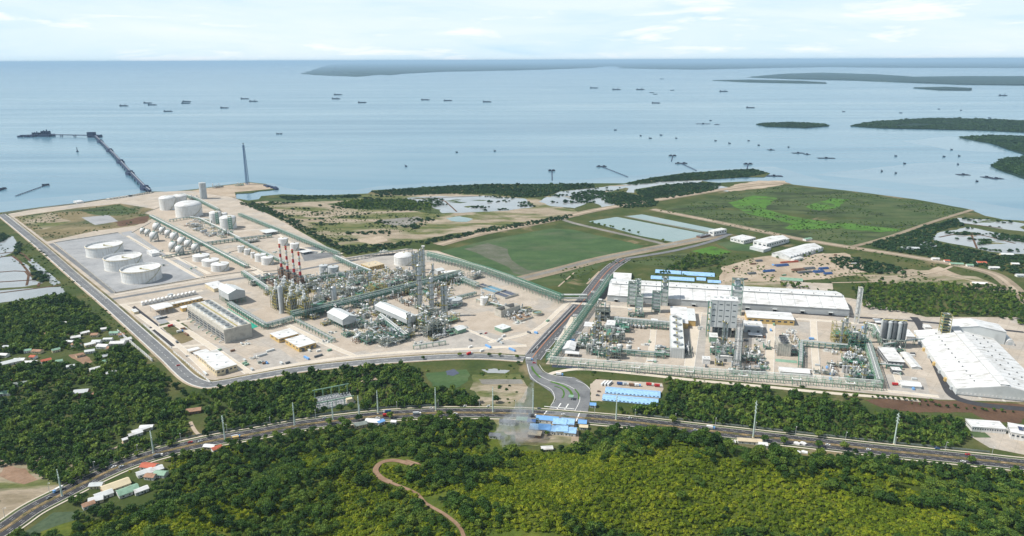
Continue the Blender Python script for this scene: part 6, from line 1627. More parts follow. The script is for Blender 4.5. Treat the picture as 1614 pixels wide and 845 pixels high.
def lattice_tower(name, lab, px, yb, ytop, w, d, mat, deckm, clad=None, group=None, nl=6, rz=None, core=None):
    """stair or silo tower: frame, landings, optional cladding or silo inside"""
    t = thing(name, lab, 'tower', G(px, yb), RR if rz is None else rz, group)
    h = hgt(px, yb, ytop)
    fr = MB()
    for x in (0, w):
        for y in (0, d): fr.box(x, y, 0, 0.7, 0.7, h)
    for k in range(nl):
        z0, z1 = h * k / nl, h * (k + 1) / nl
        for (x, y, a, b) in ((w / 2, 0, w, 0.4), (w / 2, d, w, 0.4), (0, d / 2, 0.4, d), (w, d / 2, 0.4, d)): fr.box(x, y, z1 - 0.4, a, b, 0.4)
        fr.bar((0, 0, z0), (w, 0, z1), 0.25) if k % 2 else fr.bar((0, d, z1), (0, 0, z0), 0.25)
    fr.build('steel_frame', mat, t)
    for k in range(nl): MB().box(w / 2, d / 2, h * (k + 1) / nl - 0.25, w + 0.3, d + 0.3, 0.15).build('landing', C_GRATE if k % 2 else deckm[k % len(deckm)], t)
    if clad:
        z0, z1, m = clad
        MB().box(w / 2, d / 2, h * z0, w * 0.93, d * 0.93, h * (z1 - z0)).build('cladding', m, t)
    if core:
        MB().lathe([(w * 0.10, h * 0.2), (w * 0.32, h * 0.32), (w * 0.32, h * 0.93), (w * 0.15, h * 1.0)], 16, w / 2, d / 2).build('silo', core, t, True)
    MB().path([(w + 0.6, -0.5, 0.5), (w + 0.6, -0.5, h * 0.95), (w * 0.5, d * 0.5, h + 1)], 0.4).build('conveying_pipe', C_PIPE, t)
    return t
SG2 = 'green stair and silo towers of the right plant'
lattice_tower('silo_tower', 'grey clad tower with green stairs near the avenue', 989, 484, 446, 13, 12, C_GREENL, [C_GREENL, C_GREEN], (0.1, 0.96, C_OFFW), SG2)
lattice_tower('silo_tower', 'taller green tower rising behind the grey clad tower', 1000, 478, 441, 9, 9, C_GREENL, [C_GREEN, C_OLIVE], None, SG2, core=C_SILVER)
lattice_tower('silo_tower', 'short green tower with pale silo in front of the clad tower', 1001, 496, 466, 11, 10, C_GREENL, [C_GREEN, C_GREENL], (0.35, 0.95, C_OFFW), SG2)
lattice_tower('silo_tower', 'tower with tall dark grey silo against the warehouse', 1027, 493, 461, 13, 12, C_GREEN, [C_GREEN, C_OLIVE], (0.2, 0.97, C_GREY), SG2)
lattice_tower('silo_tower', 'green-topped tower poking above the warehouse roof on a white plinth', 1041, 482, 438, 11, 11, C_GREEN, [C_OLIVE], (0.0, 0.6, C_OFFW), SG2, core=C_SILVER)
lattice_tower('silo_tower', 'green-topped tower behind the tall grey block', 1151, 497, 441, 16, 13, C_GREEN, [C_GREEN, C_STEELG], (0.0, 0.72, C_OFFW), SG2, core=C_SILVER)
lattice_tower('silo_tower', 'yellow and green scaffold tower at the corner of the big white warehouse', 1481, 540, 496, 11, 11, C_OLIVE, [C_GREEN, C_OLIVE], None, SG2, nl=10)
lattice_tower('stair_tower', 'narrow stair tower on the side of the tall grey block', 1113, 531, 476, 4, 6, C_GREEN, [C_OLIVE, C_GREEN], None, SG2)
lattice_tower('reactor_tower', 'tallest pale tower at the forest edge end of the plant', 1347, 510, 453, 5, 4.5, C_OFFW, [C_OLIVE], None, SG2, nl=7, core=C_WHITE)
TW2 = 'towers of the right plant'
for cx, yb, w, yt, lab in ((1138, 558, 3.2, 505, 'thin silver riser with yellow head before the grey block'), (1142.6, 558, 2.8, 508, 'second thin silver riser beside the yellow-headed one'), (1343, 548, 3.4, 515, 'silver tower in front of the reactor structure'), (1361, 601, 6, 577, 'stout grey vessel beside the front rack'), (1332, 530, 4, 500, 'silver tower inside the reactor structure'), (1361, 540, 5, 508, 'clad grey tower at the edge of the reactor structure'), (948, 555, 4, 528, 'silver tower among the avenue-side structures'), (936, 536, 3.5, 512, 'slim tower beside the white canopy'), (944, 520, 3, 494, 'slim tower on top of the avenue corner structure'), (962, 548, 3, 526, 'slim tower behind the white box canopy'), (958, 570, 3.4, 548, 'short tower at the front rack near the avenue'), (1150, 570, 3, 540, 'slim tower beside the sloping pipe bridge'), (1176, 566, 3, 546, 'short tower right of the sloping pipe bridge'), (1190, 560, 2.6, 544, 'thin tower in the grey structure past the bridge'), (1324, 548, 3.2, 505, 'brown-railed tower in the reactor structure'), (1352, 552, 3, 520, 'green-railed slim tower of the reactor structure'), (1340, 602, 2.6, 580, 'thin vessel among the front corner pipes')):
    column('process_tower', lab, cx, yb, w, yt, C_SILVER, 4, TW2, 'tower')
for k in range(4):
    tank('day_tank', 'small silver upright tank in a row of four before the reactor structure', 1328.5 + 5.6 * k, 588 + 0.5 * k, 4.6, 577 + 0.5 * k, 'dome', 'row of four small silver tanks', C_SILVER, stairs=False)
for k in range(2):
    tank('day_tank', 'small white tank with yellow ring beside the front rack, one of two', 976.5 + 14 * k, 556 + 1.2 * k, 8, 545 + 1 * k, 'dome', 'pair of white tanks with yellow rings', C_WHITE)
for k in range(4):
    p = G(995.5 + 6.2 * k, 516 + 0.6 * k); t = thing('bullet_drum', 'short silver drum in a row of four under the green rack', 'drum', p, RR, 'row of four silver drums')
    MB().capsule(0, 0, 4.2, 2.2, 10, 'y').build('shell', C_SILVER, t, True)
    for s in (-2.5, 2.5): MB().box(0, s, 0, 3, 0.8, 2.6).build('saddle', C_CONCW, t)
# silo battery
t = thing('silo_battery', 'row of five dark grey silos on a steel table beside the white warehouse', 'silos', G(1388, 548), RR)
ws, hs = dist((1388, 548), (1427, 551)), hgt(1388, 548, 507)
for k in range(5):
    for j in range(2):
        x, y, r = ws * (k + 0.5) / 5, 5 + 8 * j, ws / 10.6
        s = MB().lathe([(r * 0.25, hs * 0.22), (r, hs * 0.36), (r, hs * 0.95), (r * 0.3, hs)], 18, x, y).build('silo', C_DGREY if (k + j) % 2 == 0 else C_GREY, t, True)
for k in range(6):
    for y in (0.5, 9, 17): MB().box(0.4 + (ws - 0.8) * k / 5, y, 0, 0.7, 0.7, hs * 0.36).build('post', C_STEELG, t)
MB().box(ws / 2, 9, hs * 0.30, ws, 18, 0.5).build('table', C_STEELG, t)
MB().box(ws / 2, 9, hs + 0.1, ws, 3, 0.4).build('catwalk', C_OLIVE, t)
# structures
UR = [(938, 506, 22, 22, 28, C_STEELG, 'tall grey structure at the avenue corner below the warehouse'), (955, 540, 26, 26, 18, C_STEELG, 'dense structure with white canopy in the avenue-side block'), (948, 565, 26, 20, 16, C_STEELG, 'dense structure by the front rack near the avenue'), (925, 560, 18, 18, 14, C_STEELG, 'grey structure beside the arched white shed'), (968, 524, 22, 18, 14, C_GREEN, 'green structure meeting the cross rack'), (930, 535, 18, 16, 12, C_STEELG, 'low structure under the white canopy roof'), (990, 500, 24, 14, 8, C_GREEN, 'green undercroft below the clad tower'),
      (1128, 568, 26, 26, 22, C_STEELG, 'tall dark structure in front of the grey block'), (1168, 572, 26, 20, 14, C_STEELG, 'grey structure right of the sloping pipe bridge'), (1175, 590, 26, 12, 8, C_STEELG, 'low dark machinery before the front rack'), (1150, 590, 16, 12, 9, C_STEELG, 'low structure at the foot of the pipe bridge'), (1120, 560, 16, 16, 9, C_GREEN, 'green structure beside the small white huts'), (1240, 560, 14, 20, 9, C_STEELG, 'pipework beside the three-fan cooling tower'), (1032, 562, 20, 26, 7, C_STEELG, 'rows of blue-grey pipes beside the five-fan tower'), (1078, 562, 10, 36, 8, C_STEELG, 'pipe row on the dark side of the five-fan tower'),
      (1314, 545, 24, 24, 30, C_OLIVE, 'tall brown and yellow reactor structure'), (1338, 552, 26, 22, 26, C_GREEN, 'tall green reactor structure beside the silver tower'), (1330, 575, 24, 16, 10, C_GREEN, 'green structure above the four silver tanks'), (1352, 600, 24, 18, 12, C_GREEN, 'green pipe structure at the front rack corner'), (1334, 602, 18, 12, 7, C_STEELG, 'low pipework behind the front rack'), (1390, 556, 30, 12, 7, C_GREEN, 'green pipework under the silos'), (1284, 590, 18, 8, 6, C_STEELG, 'low open shelter of pipes behind the front rack'), (1376, 535, 14, 12, 10, C_GREEN, 'green rack house beside the reactor structure')]
for k, (px, py, w, d, h, m, lab) in enumerate(UR): unit(lab, px, py, w, d, h, 500 + k, rz=RR, mat=m, dens=1.25)
GR = [(905, 528, 16, 10, 'red-brown laydown items near the avenue rack'), (985, 542, 10, 8, 'small white skid in the open square'), (1020, 572, 14, 8, 'pump skid before the front rack'), (1258, 545, 12, 14, 'white pipe bends beside the three-fan tower'), (1298, 555, 16, 10, 'silver pipe spools near the reactor structure'), (1190, 540, 14, 12, 'grey skids right of the sloping bridge'), (1240, 524, 16, 12, 'white upright pipes behind the three-fan tower'), (1410, 592, 10, 6, 'generator skid near the white store'), (1310, 530, 12, 8, 'blue skid below the reactor structure'), (1390, 575, 12, 8, 'skid under the small rack'), (1096, 520, 12, 12, 'pipe skid beside the ochre hall'), (1010, 545, 12, 8, 'yellow-topped skid near the white tanks')]
for k, (px, py, w, d, lab) in enumerate(GR): gear(lab, px, py, w, d, 700 + k, rz=RR, n=7)
# buildings
building('ochre_hall', 'ochre hall with broad white flat roof near the five-fan tower', (1057, 517), (1084, 519), (1066, 492), 508, C_YELLOW, C_ROOFW, rz=RR)
building('grey_annex', 'pale annex with grey roof beside the ochre hall', (1084, 514), (1096, 515), (1088, 495), 505, C_YELLOW, C_OFFW, rz=RR)
building('long_ochre_building', 'long ochre building with white roof behind the right yard', (1177, 509), (1252, 515), (1180, 498), 500, C_YELLOW, C_ROOFW, rz=RR, windows=8)
building('white_hall', 'white flat hall right of the sloping bridge', (1173, 524), (1202, 526), (1174, 515), 514, C_GREY, C_ROOFW, rz=RR, doors=2)
building('white_hall', 'lower white canopy before the flat white hall', (1180, 532), (1201, 533.5), (1181, 528), 528, None, C_ROOFW, 'canopy', rz=RR)
building('white_store', 'long white-roofed store behind the front rack', (1229, 590), (1276, 593.5), (1229, 583), 583, C_OFFW, C_ROOFW, 'gable', rz=RR, ridge='x')
building('white_hut', 'white hut between the grey block and the concrete road', (1107, 574), (1119, 575), (1108, 569), 566, C_WHITE, C_ROOFW, rz=RR)
building('white_hut', 'white-roofed hut beside the low dark structure', (1132, 570), (1154, 572), (1134, 563), 561, C_OFFW, C_ROOFW, rz=RR, doors=1)
building('white_hut', 'white cube hut beside the green cross rack', (1026, 515), (1036, 516), (1027, 510), 507, C_WHITE, C_ROOFW, rz=RR)
building('white_hut', 'small white-roofed hut at the foot of the grey block', (1118, 540), (1131, 541), (1119, 533), 531, C_GREENL, C_ROOFW, rz=RR)
building('arched_shed', 'white arched shed beside the avenue rack', (886, 557), (905, 559), (893, 545), 548, C_OFFW, C_ROOFW, 'gable', rz=RR, ridge='y')
building('white_canopy', 'low white canopy in front of the arched shed', (890, 562), (912, 564), (893, 558), 557, None, C_ROOFW, 'canopy', rz=RR)
building('white_canopy', 'white canopy roof over the avenue-side pipework', (920, 525), (934, 526.5), (922, 518), 514, None, C_ROOFW, 'canopy', rz=RR)
building('white_canopy', 'white box canopy set into the dense structure', (955, 528), (968, 529.5), (957, 520), 512, C_OFFW, C_ROOFW, rz=RR)
building('substation_hall', 'grey-walled white hall beside the small rack', (1399, 579), (1425, 581), (1392, 557), 569, C_DGREY, C_ROOFW, rz=RR, windows=4, wmat=C_OFFW)
building('long_shed', 'narrow white shed parallel to the warehouse road', (1437, 582), (1452, 583.5), (1430, 560), 577, C_OFFW, C_ROOFW, 'gable', rz=RR, ridge='y')
building('white_store', 'white gable store on the rounded gravel island', (1421, 612), (1452, 614.5), (1418, 604), 605, C_OFFW, C_ROOFW, 'gable', rz=RR, ridge='x')
building('white_hut', 'small dark-fronted hut by the generator skid', (1406, 590), (1420, 591), (1404, 585), 583, C_DGREY, C_ROOFW, rz=RR)
building('grey_annex', 'pale annex at the end of the silos', (1428, 538), (1442, 539.5), (1425, 527), 530, C_WHITE, C_ROOFW, rz=RR)
building('white_canopy', 'small white canopy behind the silos', (1380, 512), (1392, 513), (1378, 506), 508, None, C_ROOFW, 'canopy', rz=RR)
# racks
rack('long green front rack with white pipes along the canal track', [(868, 575), (1000, 585), (1130, 595), (1260, 604), (1387, 614)], 11, 10, 3, 2, bay=10, mat=C_GREENL, pmat=[C_WHITE, C_PIPE, C_WHITE], group='right plant racks', walk=False)
rack('green rack along the avenue with white pipe loops', [(866, 573), (896, 533), (924, 494), (946, 464), (962, 440)], 10, 9, 4, 2, bay=9, mat=C_GREEN, pmat=[C_WHITE, C_PIPE, C_GREENL], group='right plant racks')
rack('dark green cross rack under the silo towers', [(968, 512), (1020, 517), (1056, 520)], 8, 12, 5, 3, bay=6, mat=C_GREEN, group='right plant racks')
rack('rack behind the small white tanks', [(946, 556), (1000, 561), (1046, 565)], 5, 8, 4, 2, mat=C_GREEN, group='right plant racks')
rack('sloping pipe bridge running from the grey block to the front rack', [(1165, 520), (1163, 550), (1160, 588)], 9, 18, 7, 2, mat=C_STEELG, pmat=[C_PIPE, C_SILVER, C_WHITE], group='right plant racks')
rack('rack between the three-fan tower and the reactor structure', [(1262, 546), (1300, 550), (1335, 553)], 5, 9, 4, 2, group='right plant racks')
rack('rack from the three-fan tower towards the front rack', [(1262, 546), (1261, 580)], 5, 9, 4, 2, group='right plant racks')
rack('curving rack from the reactor structure to the front rack corner', [(1366, 548), (1374, 575), (1385, 612)], 8, 12, 6, 2, mat=C_GREENL, group='right plant racks')
rack('rack from the reactor structure past the silos', [(1362, 520), (1378, 524), (1392, 548)], 6, 12, 5, 2, mat=C_GREENL, group='right plant racks')
rack('thin rack bridging the warehouse road', [(1392, 552), (1440, 544), (1484, 542)], 3, 9, 3, 1, bay=22, group='right plant racks')
rack('thin rack beside the substation hall', [(1385, 580), (1420, 583)], 3, 6, 3, 1, group='right plant racks')
for k in range(7):
    s = (k + 0.5) / 7
    a, b = Vector((866, 573)), Vector((962, 440))
    p = G(*(a.lerp(b, s))); t = thing('expansion_loop', 'white pipe expansion loop jutting from the avenue rack', 'pipe loop', p, yaw((866, 573), (924, 494)), 'expansion loops on the avenue rack')
    MB().path([(-3, 4.5, 9.4), (-3, 11, 9.4), (3, 11, 9.4), (3, 4.5, 9.4)], 0.45).build('pipe', C_WHITE, t)
    MB().box(-3, 10, 0, 0.5, 0.5, 9).build('support', C_GREEN, t); MB().box(3, 10, 0, 0.5, 0.5, 9).build('support', C_GREEN, t)
for k in range(6):
    s = (k + 0.6) / 6.2
    p = G(868 + 519 * s, 575 + 39 * s); t = thing('expansion_loop', 'green and white expansion loop hanging off the long front rack', 'pipe loop', p, RR, 'expansion loops on the front rack')
    MB().path([(-5, -5, 9.6), (-5, -10, 9.6), (5, -10, 9.6), (5, -5, 9.6)], 0.6).build('pipe', C_WHITE, t)
    for x in (-5, 5): MB().box(x, -9, 0, 0.5, 0.5, 9.2).build('support', C_GREENL, t)
    MB().box(0, -9, 4.5, 10, 0.4, 0.4).build('beam', C_GREENL, t)
# long white warehouse with ridge monitor, panelled roof
N1, E1 = (957, 475), (1338, 498.5)
p, az, Lw, _, _ = corner(N1, E1, N1)
t = thing('long_warehouse', 'very long white warehouse with panelled roof and raised ridge', 'warehouse', p, az)
Dw, He, Hr = 96.0, hgt(957, 475, 465), 0
Hr = He + 9.0
wl_ = MB(); wl_.gable(Lw, Dw, He, Hr - He - 0.3, x=Lw / 2, y=Dw / 2); wl_.build('wall', C_GREY, t)
npan = 19
for k in range(npan):
    x0, x1 = Lw * k / npan + 0.4, Lw * (k + 1) / npan - 0.4
    q = [(x0, -0.8, He - 0.1), (x1, -0.8, He - 0.1), (x1, Dw / 2 - 7, Hr - 1.2), (x0, Dw / 2 - 7, Hr - 1.2)]
    q += [(a, b, c + 0.35) for a, b, c in q]
    MB().add(q, [(3, 2, 1, 0), (4, 5, 6, 7), (0, 1, 5, 4), (1, 2, 6, 5), (2, 3, 7, 6), (3, 0, 4, 7)]).build('roof_panel', C_ROOFW, t)
    q = [(x0, Dw / 2 + 7, Hr - 1.2), (x1, Dw / 2 + 7, Hr - 1.2), (x1, Dw + 0.8, He - 0.1), (x0, Dw + 0.8, He - 0.1)]
    q += [(a, b, c + 0.35) for a, b, c in q]
    MB().add(q, [(3, 2, 1, 0), (4, 5, 6, 7), (0, 1, 5, 4), (1, 2, 6, 5), (2, 3, 7, 6), (3, 0, 4, 7)]).build('roof_panel', C_ROOFW, t)
mo = MB(); mo.gable(Lw * 0.975, 19, 3.0, 1.4, x=Lw / 2, y=Dw / 2); mo.v = [(a, b, c + Hr - 2.6) for a, b, c in mo.v]
mn = mo.build('ridge_monitor', C_GREY, t)
for s in (-1, 1):
    y0 = Dw / 2 + s * 10.2
    q = [(Lw * 0.01, y0, Hr + 0.45), (Lw * 0.99, y0, Hr + 0.45), (Lw * 0.99, Dw / 2, Hr + 1.95), (Lw * 0.01, Dw / 2, Hr + 1.95)]
    q += [(a, b, c + 0.25) for a, b, c in q]
    MB().add(q, [(0, 1, 2, 3), (7, 6, 5, 4), (0, 4, 5, 1), (1, 5, 6, 2), (2, 6, 7, 3), (3, 7, 4, 0)]).build('monitor_roof', C_ROOFW, mn)
for k in range(22):
    MB().lathe([(0.5, Hr + 1.2), (0.9, Hr + 2.0), (0.5, Hr + 2.8)], 8, Lw * (k + 0.7) / 22.5, Dw / 2 - 5.5).build('roof_vent', C_DGREY, mn, True)
for k in range(9):
    MB().box(Lw * (k + 0.35) / 9, -1.4, 4.6, 7, 2.8, 0.5).build('dock_canopy', C_OFFW, t)
    MB().box(Lw * (k + 0.35) / 9, -0.06, 0, 5.5, 0.15, 4.5).build('dock_door', C_BLACK, t)
# big white warehouse on the right with lines of roof turbines
N2 = (1506.5, 622.5)
p = G(*N2); az = yaw((1506.5, 622.5), (1614, 633.5))
t = thing('big_warehouse', 'huge white gabled warehouse with a central ridge strip and rows of small roof turbines', 'warehouse', p, az)
He2 = hgt(1506.5, 622.5, 613); W2 = 2 * (G(1582, 630) - p).length * 0.98; D2 = (G(1459, 531) - p).length
Hr2 = hgt(1582, 629.5, 608.5)
ang2 = yaw((1506.5, 622.5), (1459, 531)) - az
g = MB(); g.gable(D2, W2, He2, Hr2 - He2 - 0.4); g.v = [(-b + W2 / 2, a + D2 / 2, c) for a, b, c in g.v]; g.build('wall', C_OFFW, t)
for s in (0, 1):
    for k in range(16):
        y0, y1 = D2 * k / 16 + 0.4, D2 * (k + 1) / 16 - 0.4
        xa, xb = (-0.9, W2 / 2) if s == 0 else (W2 + 0.9, W2 / 2)
        q = [(xa, y0, He2 - 0.1), (xa, y1, He2 - 0.1), (xb, y1, Hr2), (xb, y0, Hr2)]
        q += [(a, b, c + 0.35) for a, b, c in q]
        MB().add(q, [(0, 1, 2, 3), (7, 6, 5, 4), (0, 4, 5, 1), (1, 5, 6, 2), (2, 6, 7, 3), (3, 7, 4, 0)]).build('roof_panel', C_ROOFW, t)
MB().box(W2 / 2, D2 / 2, Hr2 + 0.1, 9.6, D2 * 0.98, 1.2).build('ridge_curb', C_GREY, t)
MB().box(W2 / 2, D2 / 2, Hr2 + 1.31, 10.4, D2 * 0.985, 0.4).build('ridge_strip', C_ROOFW, t)
for col, x in enumerate((W2 * 0.23, W2 * 0.70, W2 * 0.84)):
    for k in range(12):
        z = He2 + (Hr2 - He2) * (1 - abs(x - W2 / 2) / (W2 / 2)) + 0.2
        MB().lathe([(0.5, 0), (1.0, 0.7), (1.0, 1.2), (0.3, 1.7)], 8, x, D2 * (k + 1.2) / 13.5, z).build('roof_turbine', C_DGREY, t, True)
for k in range(22): MB().box(W2 * (k + 0.5) / 22, -0.08, He2 * 0.30, W2 / 22 * 0.5, 0.2, He2 * 0.26).build('window', C_WHITE, t)
MB().box(W2 / 2, -0.05, 0, W2 - 0.1, 0.14, 1.2).build('plinth', C_DGREY, t)
for x in (0.25, 0.5): MB().box(W2 * x, -3, 0, 3, 6, 0.5).build('ramp', C_CONCW, t)
for k in range(8): MB().box(-1.2, D2 * (k + 0.6) / 8, 0, 2.4, 5, 4.5).build('dock', C_YELLOW if k % 2 else C_GREY, t)
building('rear_hall', 'tall white gabled hall at the back of the huge warehouse', (1493, 536), (1584, 545), (1488, 519), 510.5, C_OFFW, C_ROOFW, 'gable', rz=az, ridge='y', d=34, rise=6)
v = thing('vaulted_hall', 'white barrel-vaulted hall beside the tall rear hall', 'hall', G(1584, 544), az)
vm = MB(); prof = [(6 * math.cos(a), 9.5 * math.sin(a)) for a in np.linspace(0, math.pi, 13)]
vm.add([(x + 6, 0, z) for x, z in prof] + [(x + 6, 34, z) for x, z in prof], [(i, i + 1, 14 + i, 13 + i) for i in range(12)] + [tuple(range(12, -1, -1)), tuple(range(13, 26))])
vm.build('vault', C_ROOFW, v); MB().box(6, -0.1, 0, 5, 0.2, 5).build('door', C_GREY, v)
building('gate_house', 'white gate house at the head of the warehouse road', (1458, 520), (1468, 521), (1457, 516), 515.5, C_WHITE, C_ROOFW, rz=RR)

# ================================================================== dense small pipework filling the process yards
OCC = [(o.matrix_world.translation if False else Vector(o.location)) for o in bpy.data.objects if o.parent is None and o.get('category') in ('tower', 'stack', 'furnace', 'chimney', 'shed', 'building', 'storage tank', 'cooling tower', 'tower block', 'basin', 'clarifier', 'silos')]
def near_big(p, d):
    return any((p.x - q.x) ** 2 + (p.y - q.y) ** 2 < d * d for q in OCC)
def infill(poly, step, lab, group, rz, seed, keep=0.8, hmax=9.0, holes=()):
    rr = random.Random(seed)
    W = [G(*p) for p in poly]
    x0, x1, y0, y1 = min(p.x for p in W), max(p.x for p in W), min(p.y for p in W), max(p.y for p in W)
    c, s_ = math.cos(rz), math.sin(rz)
    D = max(x1 - x0, y1 - y0) * 1.5; n = int(D / step)
    cx, cy = (x0 + x1) / 2, (y0 + y1) / 2
    cnt = 0
    for i in range(-n // 2, n // 2):
        for j in range(-n // 2, n // 2):
            a, b = i * step + rr.uniform(-2, 2), j * step + rr.uniform(-2, 2)
            x, y = cx + a * c - b * s_, cy + a * s_ + b * c
            u_, v_ = project(x, y, 0)
            if not inside(poly, np.array([u_]), np.array([v_]))[0] or any(inside(h, np.array([u_]), np.array([v_]))[0] for h in holes): continue
            if rr.random() > keep or near_big(Vector((x, y, 0)), 9): continue
            w, d, h = rr.uniform(0.55, 0.85) * step, rr.uniform(0.5, 0.8) * step, rr.uniform(3.5, hmax)
            mat = rr.choice((C_GREEN, C_STEELG, C_OLIVE, C_OLIVE, C_RUST))
            cn = 'yellow-railed' if mat is C_OLIVE else 'green-framed' if mat is C_GREEN else 'brown-framed' if mat is C_RUST else 'grey-framed'
            t = unit(lab.replace('low module', ('low ' if h < 5 else 'taller ' if h > 7.5 else 'mid-height ') + cn + ' module'), u_, v_, w, d, h, seed * 1000 + cnt, rz=rz, mat=mat, dens=0.85, name='pipework_module', group=group, lv=2 if h > 5 else 1)
            cnt += 1
    return cnt
n1 = infill([(404, 452), (440, 445), (500, 436), (560, 430), (640, 428), (700, 440), (730, 446), (700, 490), (716, 515), (712, 534), (650, 545), (570, 548), (540, 530), (500, 512), (452, 502), (430, 478)], 17, 'low module of pipes, pumps and rails packed into the furnace-side process area', 'pipework modules of the furnace plant', RL, 11, 0.72, 10, [[(600, 470), (665, 500), (665, 520), (640, 520), (604, 495)], [(516, 490), (566, 508), (564, 524), (540, 524)], [(456, 486), (500, 500), (470, 515), (440, 505)], [(432, 480), (495, 475), (490, 505), (440, 500)]])
n2 = infill([(925, 505), (970, 505), (985, 520), (975, 545), (965, 568), (915, 562), (905, 550)], 15, 'low module of pipes and rails in the avenue-side block', 'pipework modules of the avenue block', RR, 12, 0.8, 10)
n3 = infill([(1112, 545), (1205, 550), (1206, 590), (1110, 584)], 15, 'low module of pipes and rails in front of the tall grey block', 'pipework modules of the grey block', RR, 13, 0.7, 9, [[(1156, 515), (1168, 515), (1166, 592), (1154, 590)]])
n4 = infill([(1302, 548), (1372, 552), (1380, 604), (1300, 600)], 15, 'low module of pipes and rails around the reactor structure', 'pipework modules of the reactor block', RR, 14, 0.7, 9)
n5 = infill([(300, 345), (340, 358), (372, 375), (330, 380), (290, 362)], 17, 'low module of pipes among the tank farm racks', 'pipework modules of the tank farm', RL, 15, 0.55, 5)
n6 = infill([(1222, 530), (1262, 532), (1262, 565), (1250, 566), (1246, 545), (1224, 540)], 13, 'low module of pipes beside the three-fan tower', 'pipework modules by the three-fan tower', RR, 16, 0.7, 6)
n7 = infill([(745, 465), (770, 470), (800, 485), (840, 485), (850, 500), (800, 512), (775, 490), (740, 480)], 14, 'low module of pipes in the treatment yard', 'pipework modules of the treatment yard', RL, 17, 0.55, 4)
print('INFILL', n1, n2, n3, n4, n5, n6, n7)

# containers, crates and plant left about the yards
rc = random.Random(77)
for poly, rz, lab, grp, n in (([(240, 500), (330, 545), (480, 550), (560, 555), (420, 580), (330, 600), (230, 510)], RL, 'small steel container standing on the yard near the cooling tower', 'containers near the cooling tower', 22), ([(700, 540), (840, 520), (880, 490), (840, 552), (720, 556)], RL, 'small steel container on the open yard by the avenue', 'containers on the avenue yard', 12),
                              ([(900, 500), (1100, 500), (1300, 510), (1430, 520), (1460, 620), (1290, 600), (1090, 585), (880, 560)], RR, 'small steel container standing on the right plant yard', 'containers on the right yard', 46), ([(1150, 410), (1330, 400), (1380, 430), (1240, 442), (1150, 444)], 0.2, 'small steel container on the sandy laydown yard', 'containers on the laydown yard', 7)):
    k = 0
    while k < n:
        u_, v_ = rc.uniform(min(p[0] for p in poly), max(p[0] for p in poly)), rc.uniform(min(p[1] for p in poly), max(p[1] for p in poly))
        if not inside(poly, np.array([u_]), np.array([v_]))[0]: continue
        p = G(u_, v_)
        if near_big(p, 10): continue
        k += 1
        p.z = 0.3
        m, cn = rc.choice(((C_OFFW, 'pale grey'), (C_GREY, 'grey'), (C_RUST, 'rusty brown'), (C_BLUE, 'blue'), (C_DGREY, 'dark grey'), (C_WHITE, 'white'), (C_GREENL, 'mint green'))); L = rc.choice((6.1, 6.1, 12.2))
        t = thing('site_container', lab.replace('small steel', ('short ' if L < 8 else 'long ') + cn + ' steel'), 'container', p, rz + rc.choice((0, math.pi / 2)) + rc.uniform(-0.06, 0.06), grp)
        b = MB().box(0, 0, 0, L, 2.5, 2.6)
        for i in range(int(L * 1.5)):
            b.box(-L / 2 + (i + 0.5) * L / int(L * 1.5), -1.27, 0.2, 0.2, 0.06, 2.2)
        b.build('body', m, t)
        MB().box(L / 2 + 0.04, 0, 0.15, 0.1, 2.2, 2.3).build('door', C_GREY if m is not C_GREY else C_OFFW, t)

# ================================================================== jetty, shore, ships
jp = [G(236, 304), G(228, 298), G(205, 274), G(180, 246), G(150, 216), G(66, 214.5)]
t = thing('jetty', 'long dark trestle jetty bending towards its loading platform', 'jetty', jp[0])
o0 = jp[0]
for i, (a, b) in enumerate(zip(jp, jp[1:])):
    a, b = a - o0, b - o0
    far = i == 4
    L = (b - a).length; ang = math.atan2(b.y - a.y, b.x - a.x); c = (a + b) / 2
    MB().box(c.x, c.y, 7.0, L + 8, 11 if not far else 15, 2.2, ang).build('deck', C_SEA, t)
    for k, off in enumerate((-4.5, -2, 2.5)):
        n = Vector((-math.sin(ang), math.cos(ang), 0)) * off
        MB().bar((a.x + n.x, a.y + n.y, 10.2), (b.x + n.x, b.y + n.y, 10.2), 1.4).build('pipeline', C_GREY if k == 1 else C_SEA, t)
    n = max(2, int(L / 70))
    for k in range(n):
        p = a.lerp(b, (k + 0.5) / n)
        pl = MB()
        for s in (-6, 6): pl.box(p.x - math.sin(ang) * s, p.y + math.cos(ang) * s, -2, 3.2, 3.2, 9.2, ang)
        pl.build('pile_bent', C_SEA, t)
for px, py in ((229, 299), (205, 275), (190, 257), (173, 239), (158, 224.5)):
    p = G(px, py) - o0
    MB().box(p.x, p.y, -2, 22, 26, 10.5, 0.9).build('anchor_platform', C_SEA, t)
    MB().box(p.x, p.y + 4, 9, 14, 14, 5, 0.9).build('pipe_loop_frame', C_SEA, t)
p = G(150, 216) - o0; MB().box(p.x, p.y, -2, 60, 40, 13).build('corner_platform', C_SEA, t); MB().box(p.x - 18, p.y, 11, 40, 20, 16).build('corner_house', C_SEA, t)
for px, w, h in ((58, 44, 15), (73, 52, 24)):
    p = G(px, 214.5) - o0
    MB().box(p.x, p.y, -2, w * 1.3, 60, 12).build('loading_platform', C_SEA, t)
    MB().box(p.x, p.y, 10, w * 0.8, 24, h - 6).build('loading_arm_house', C_SEA, t)
    for k in range(3): MB().box(p.x - w * 0.3 + w * 0.3 * k, p.y - 14, 10, 3.5, 3.5, h * (0.8 + 0.2 * k)).build('loading_arm', C_SEA, t)
for px in (32, 42, 50):
    p = G(px, 215.8) - o0
    MB().box(p.x, p.y, -2, 22, 18, 9).build('dolphin', C_SEA, t)
a, b = G(32, 215.8) - o0, G(56, 215) - o0
MB().bar((a.x, a.y, 8), (b.x, b.y, 8), 5).build('catwalk', C_SEA, t)
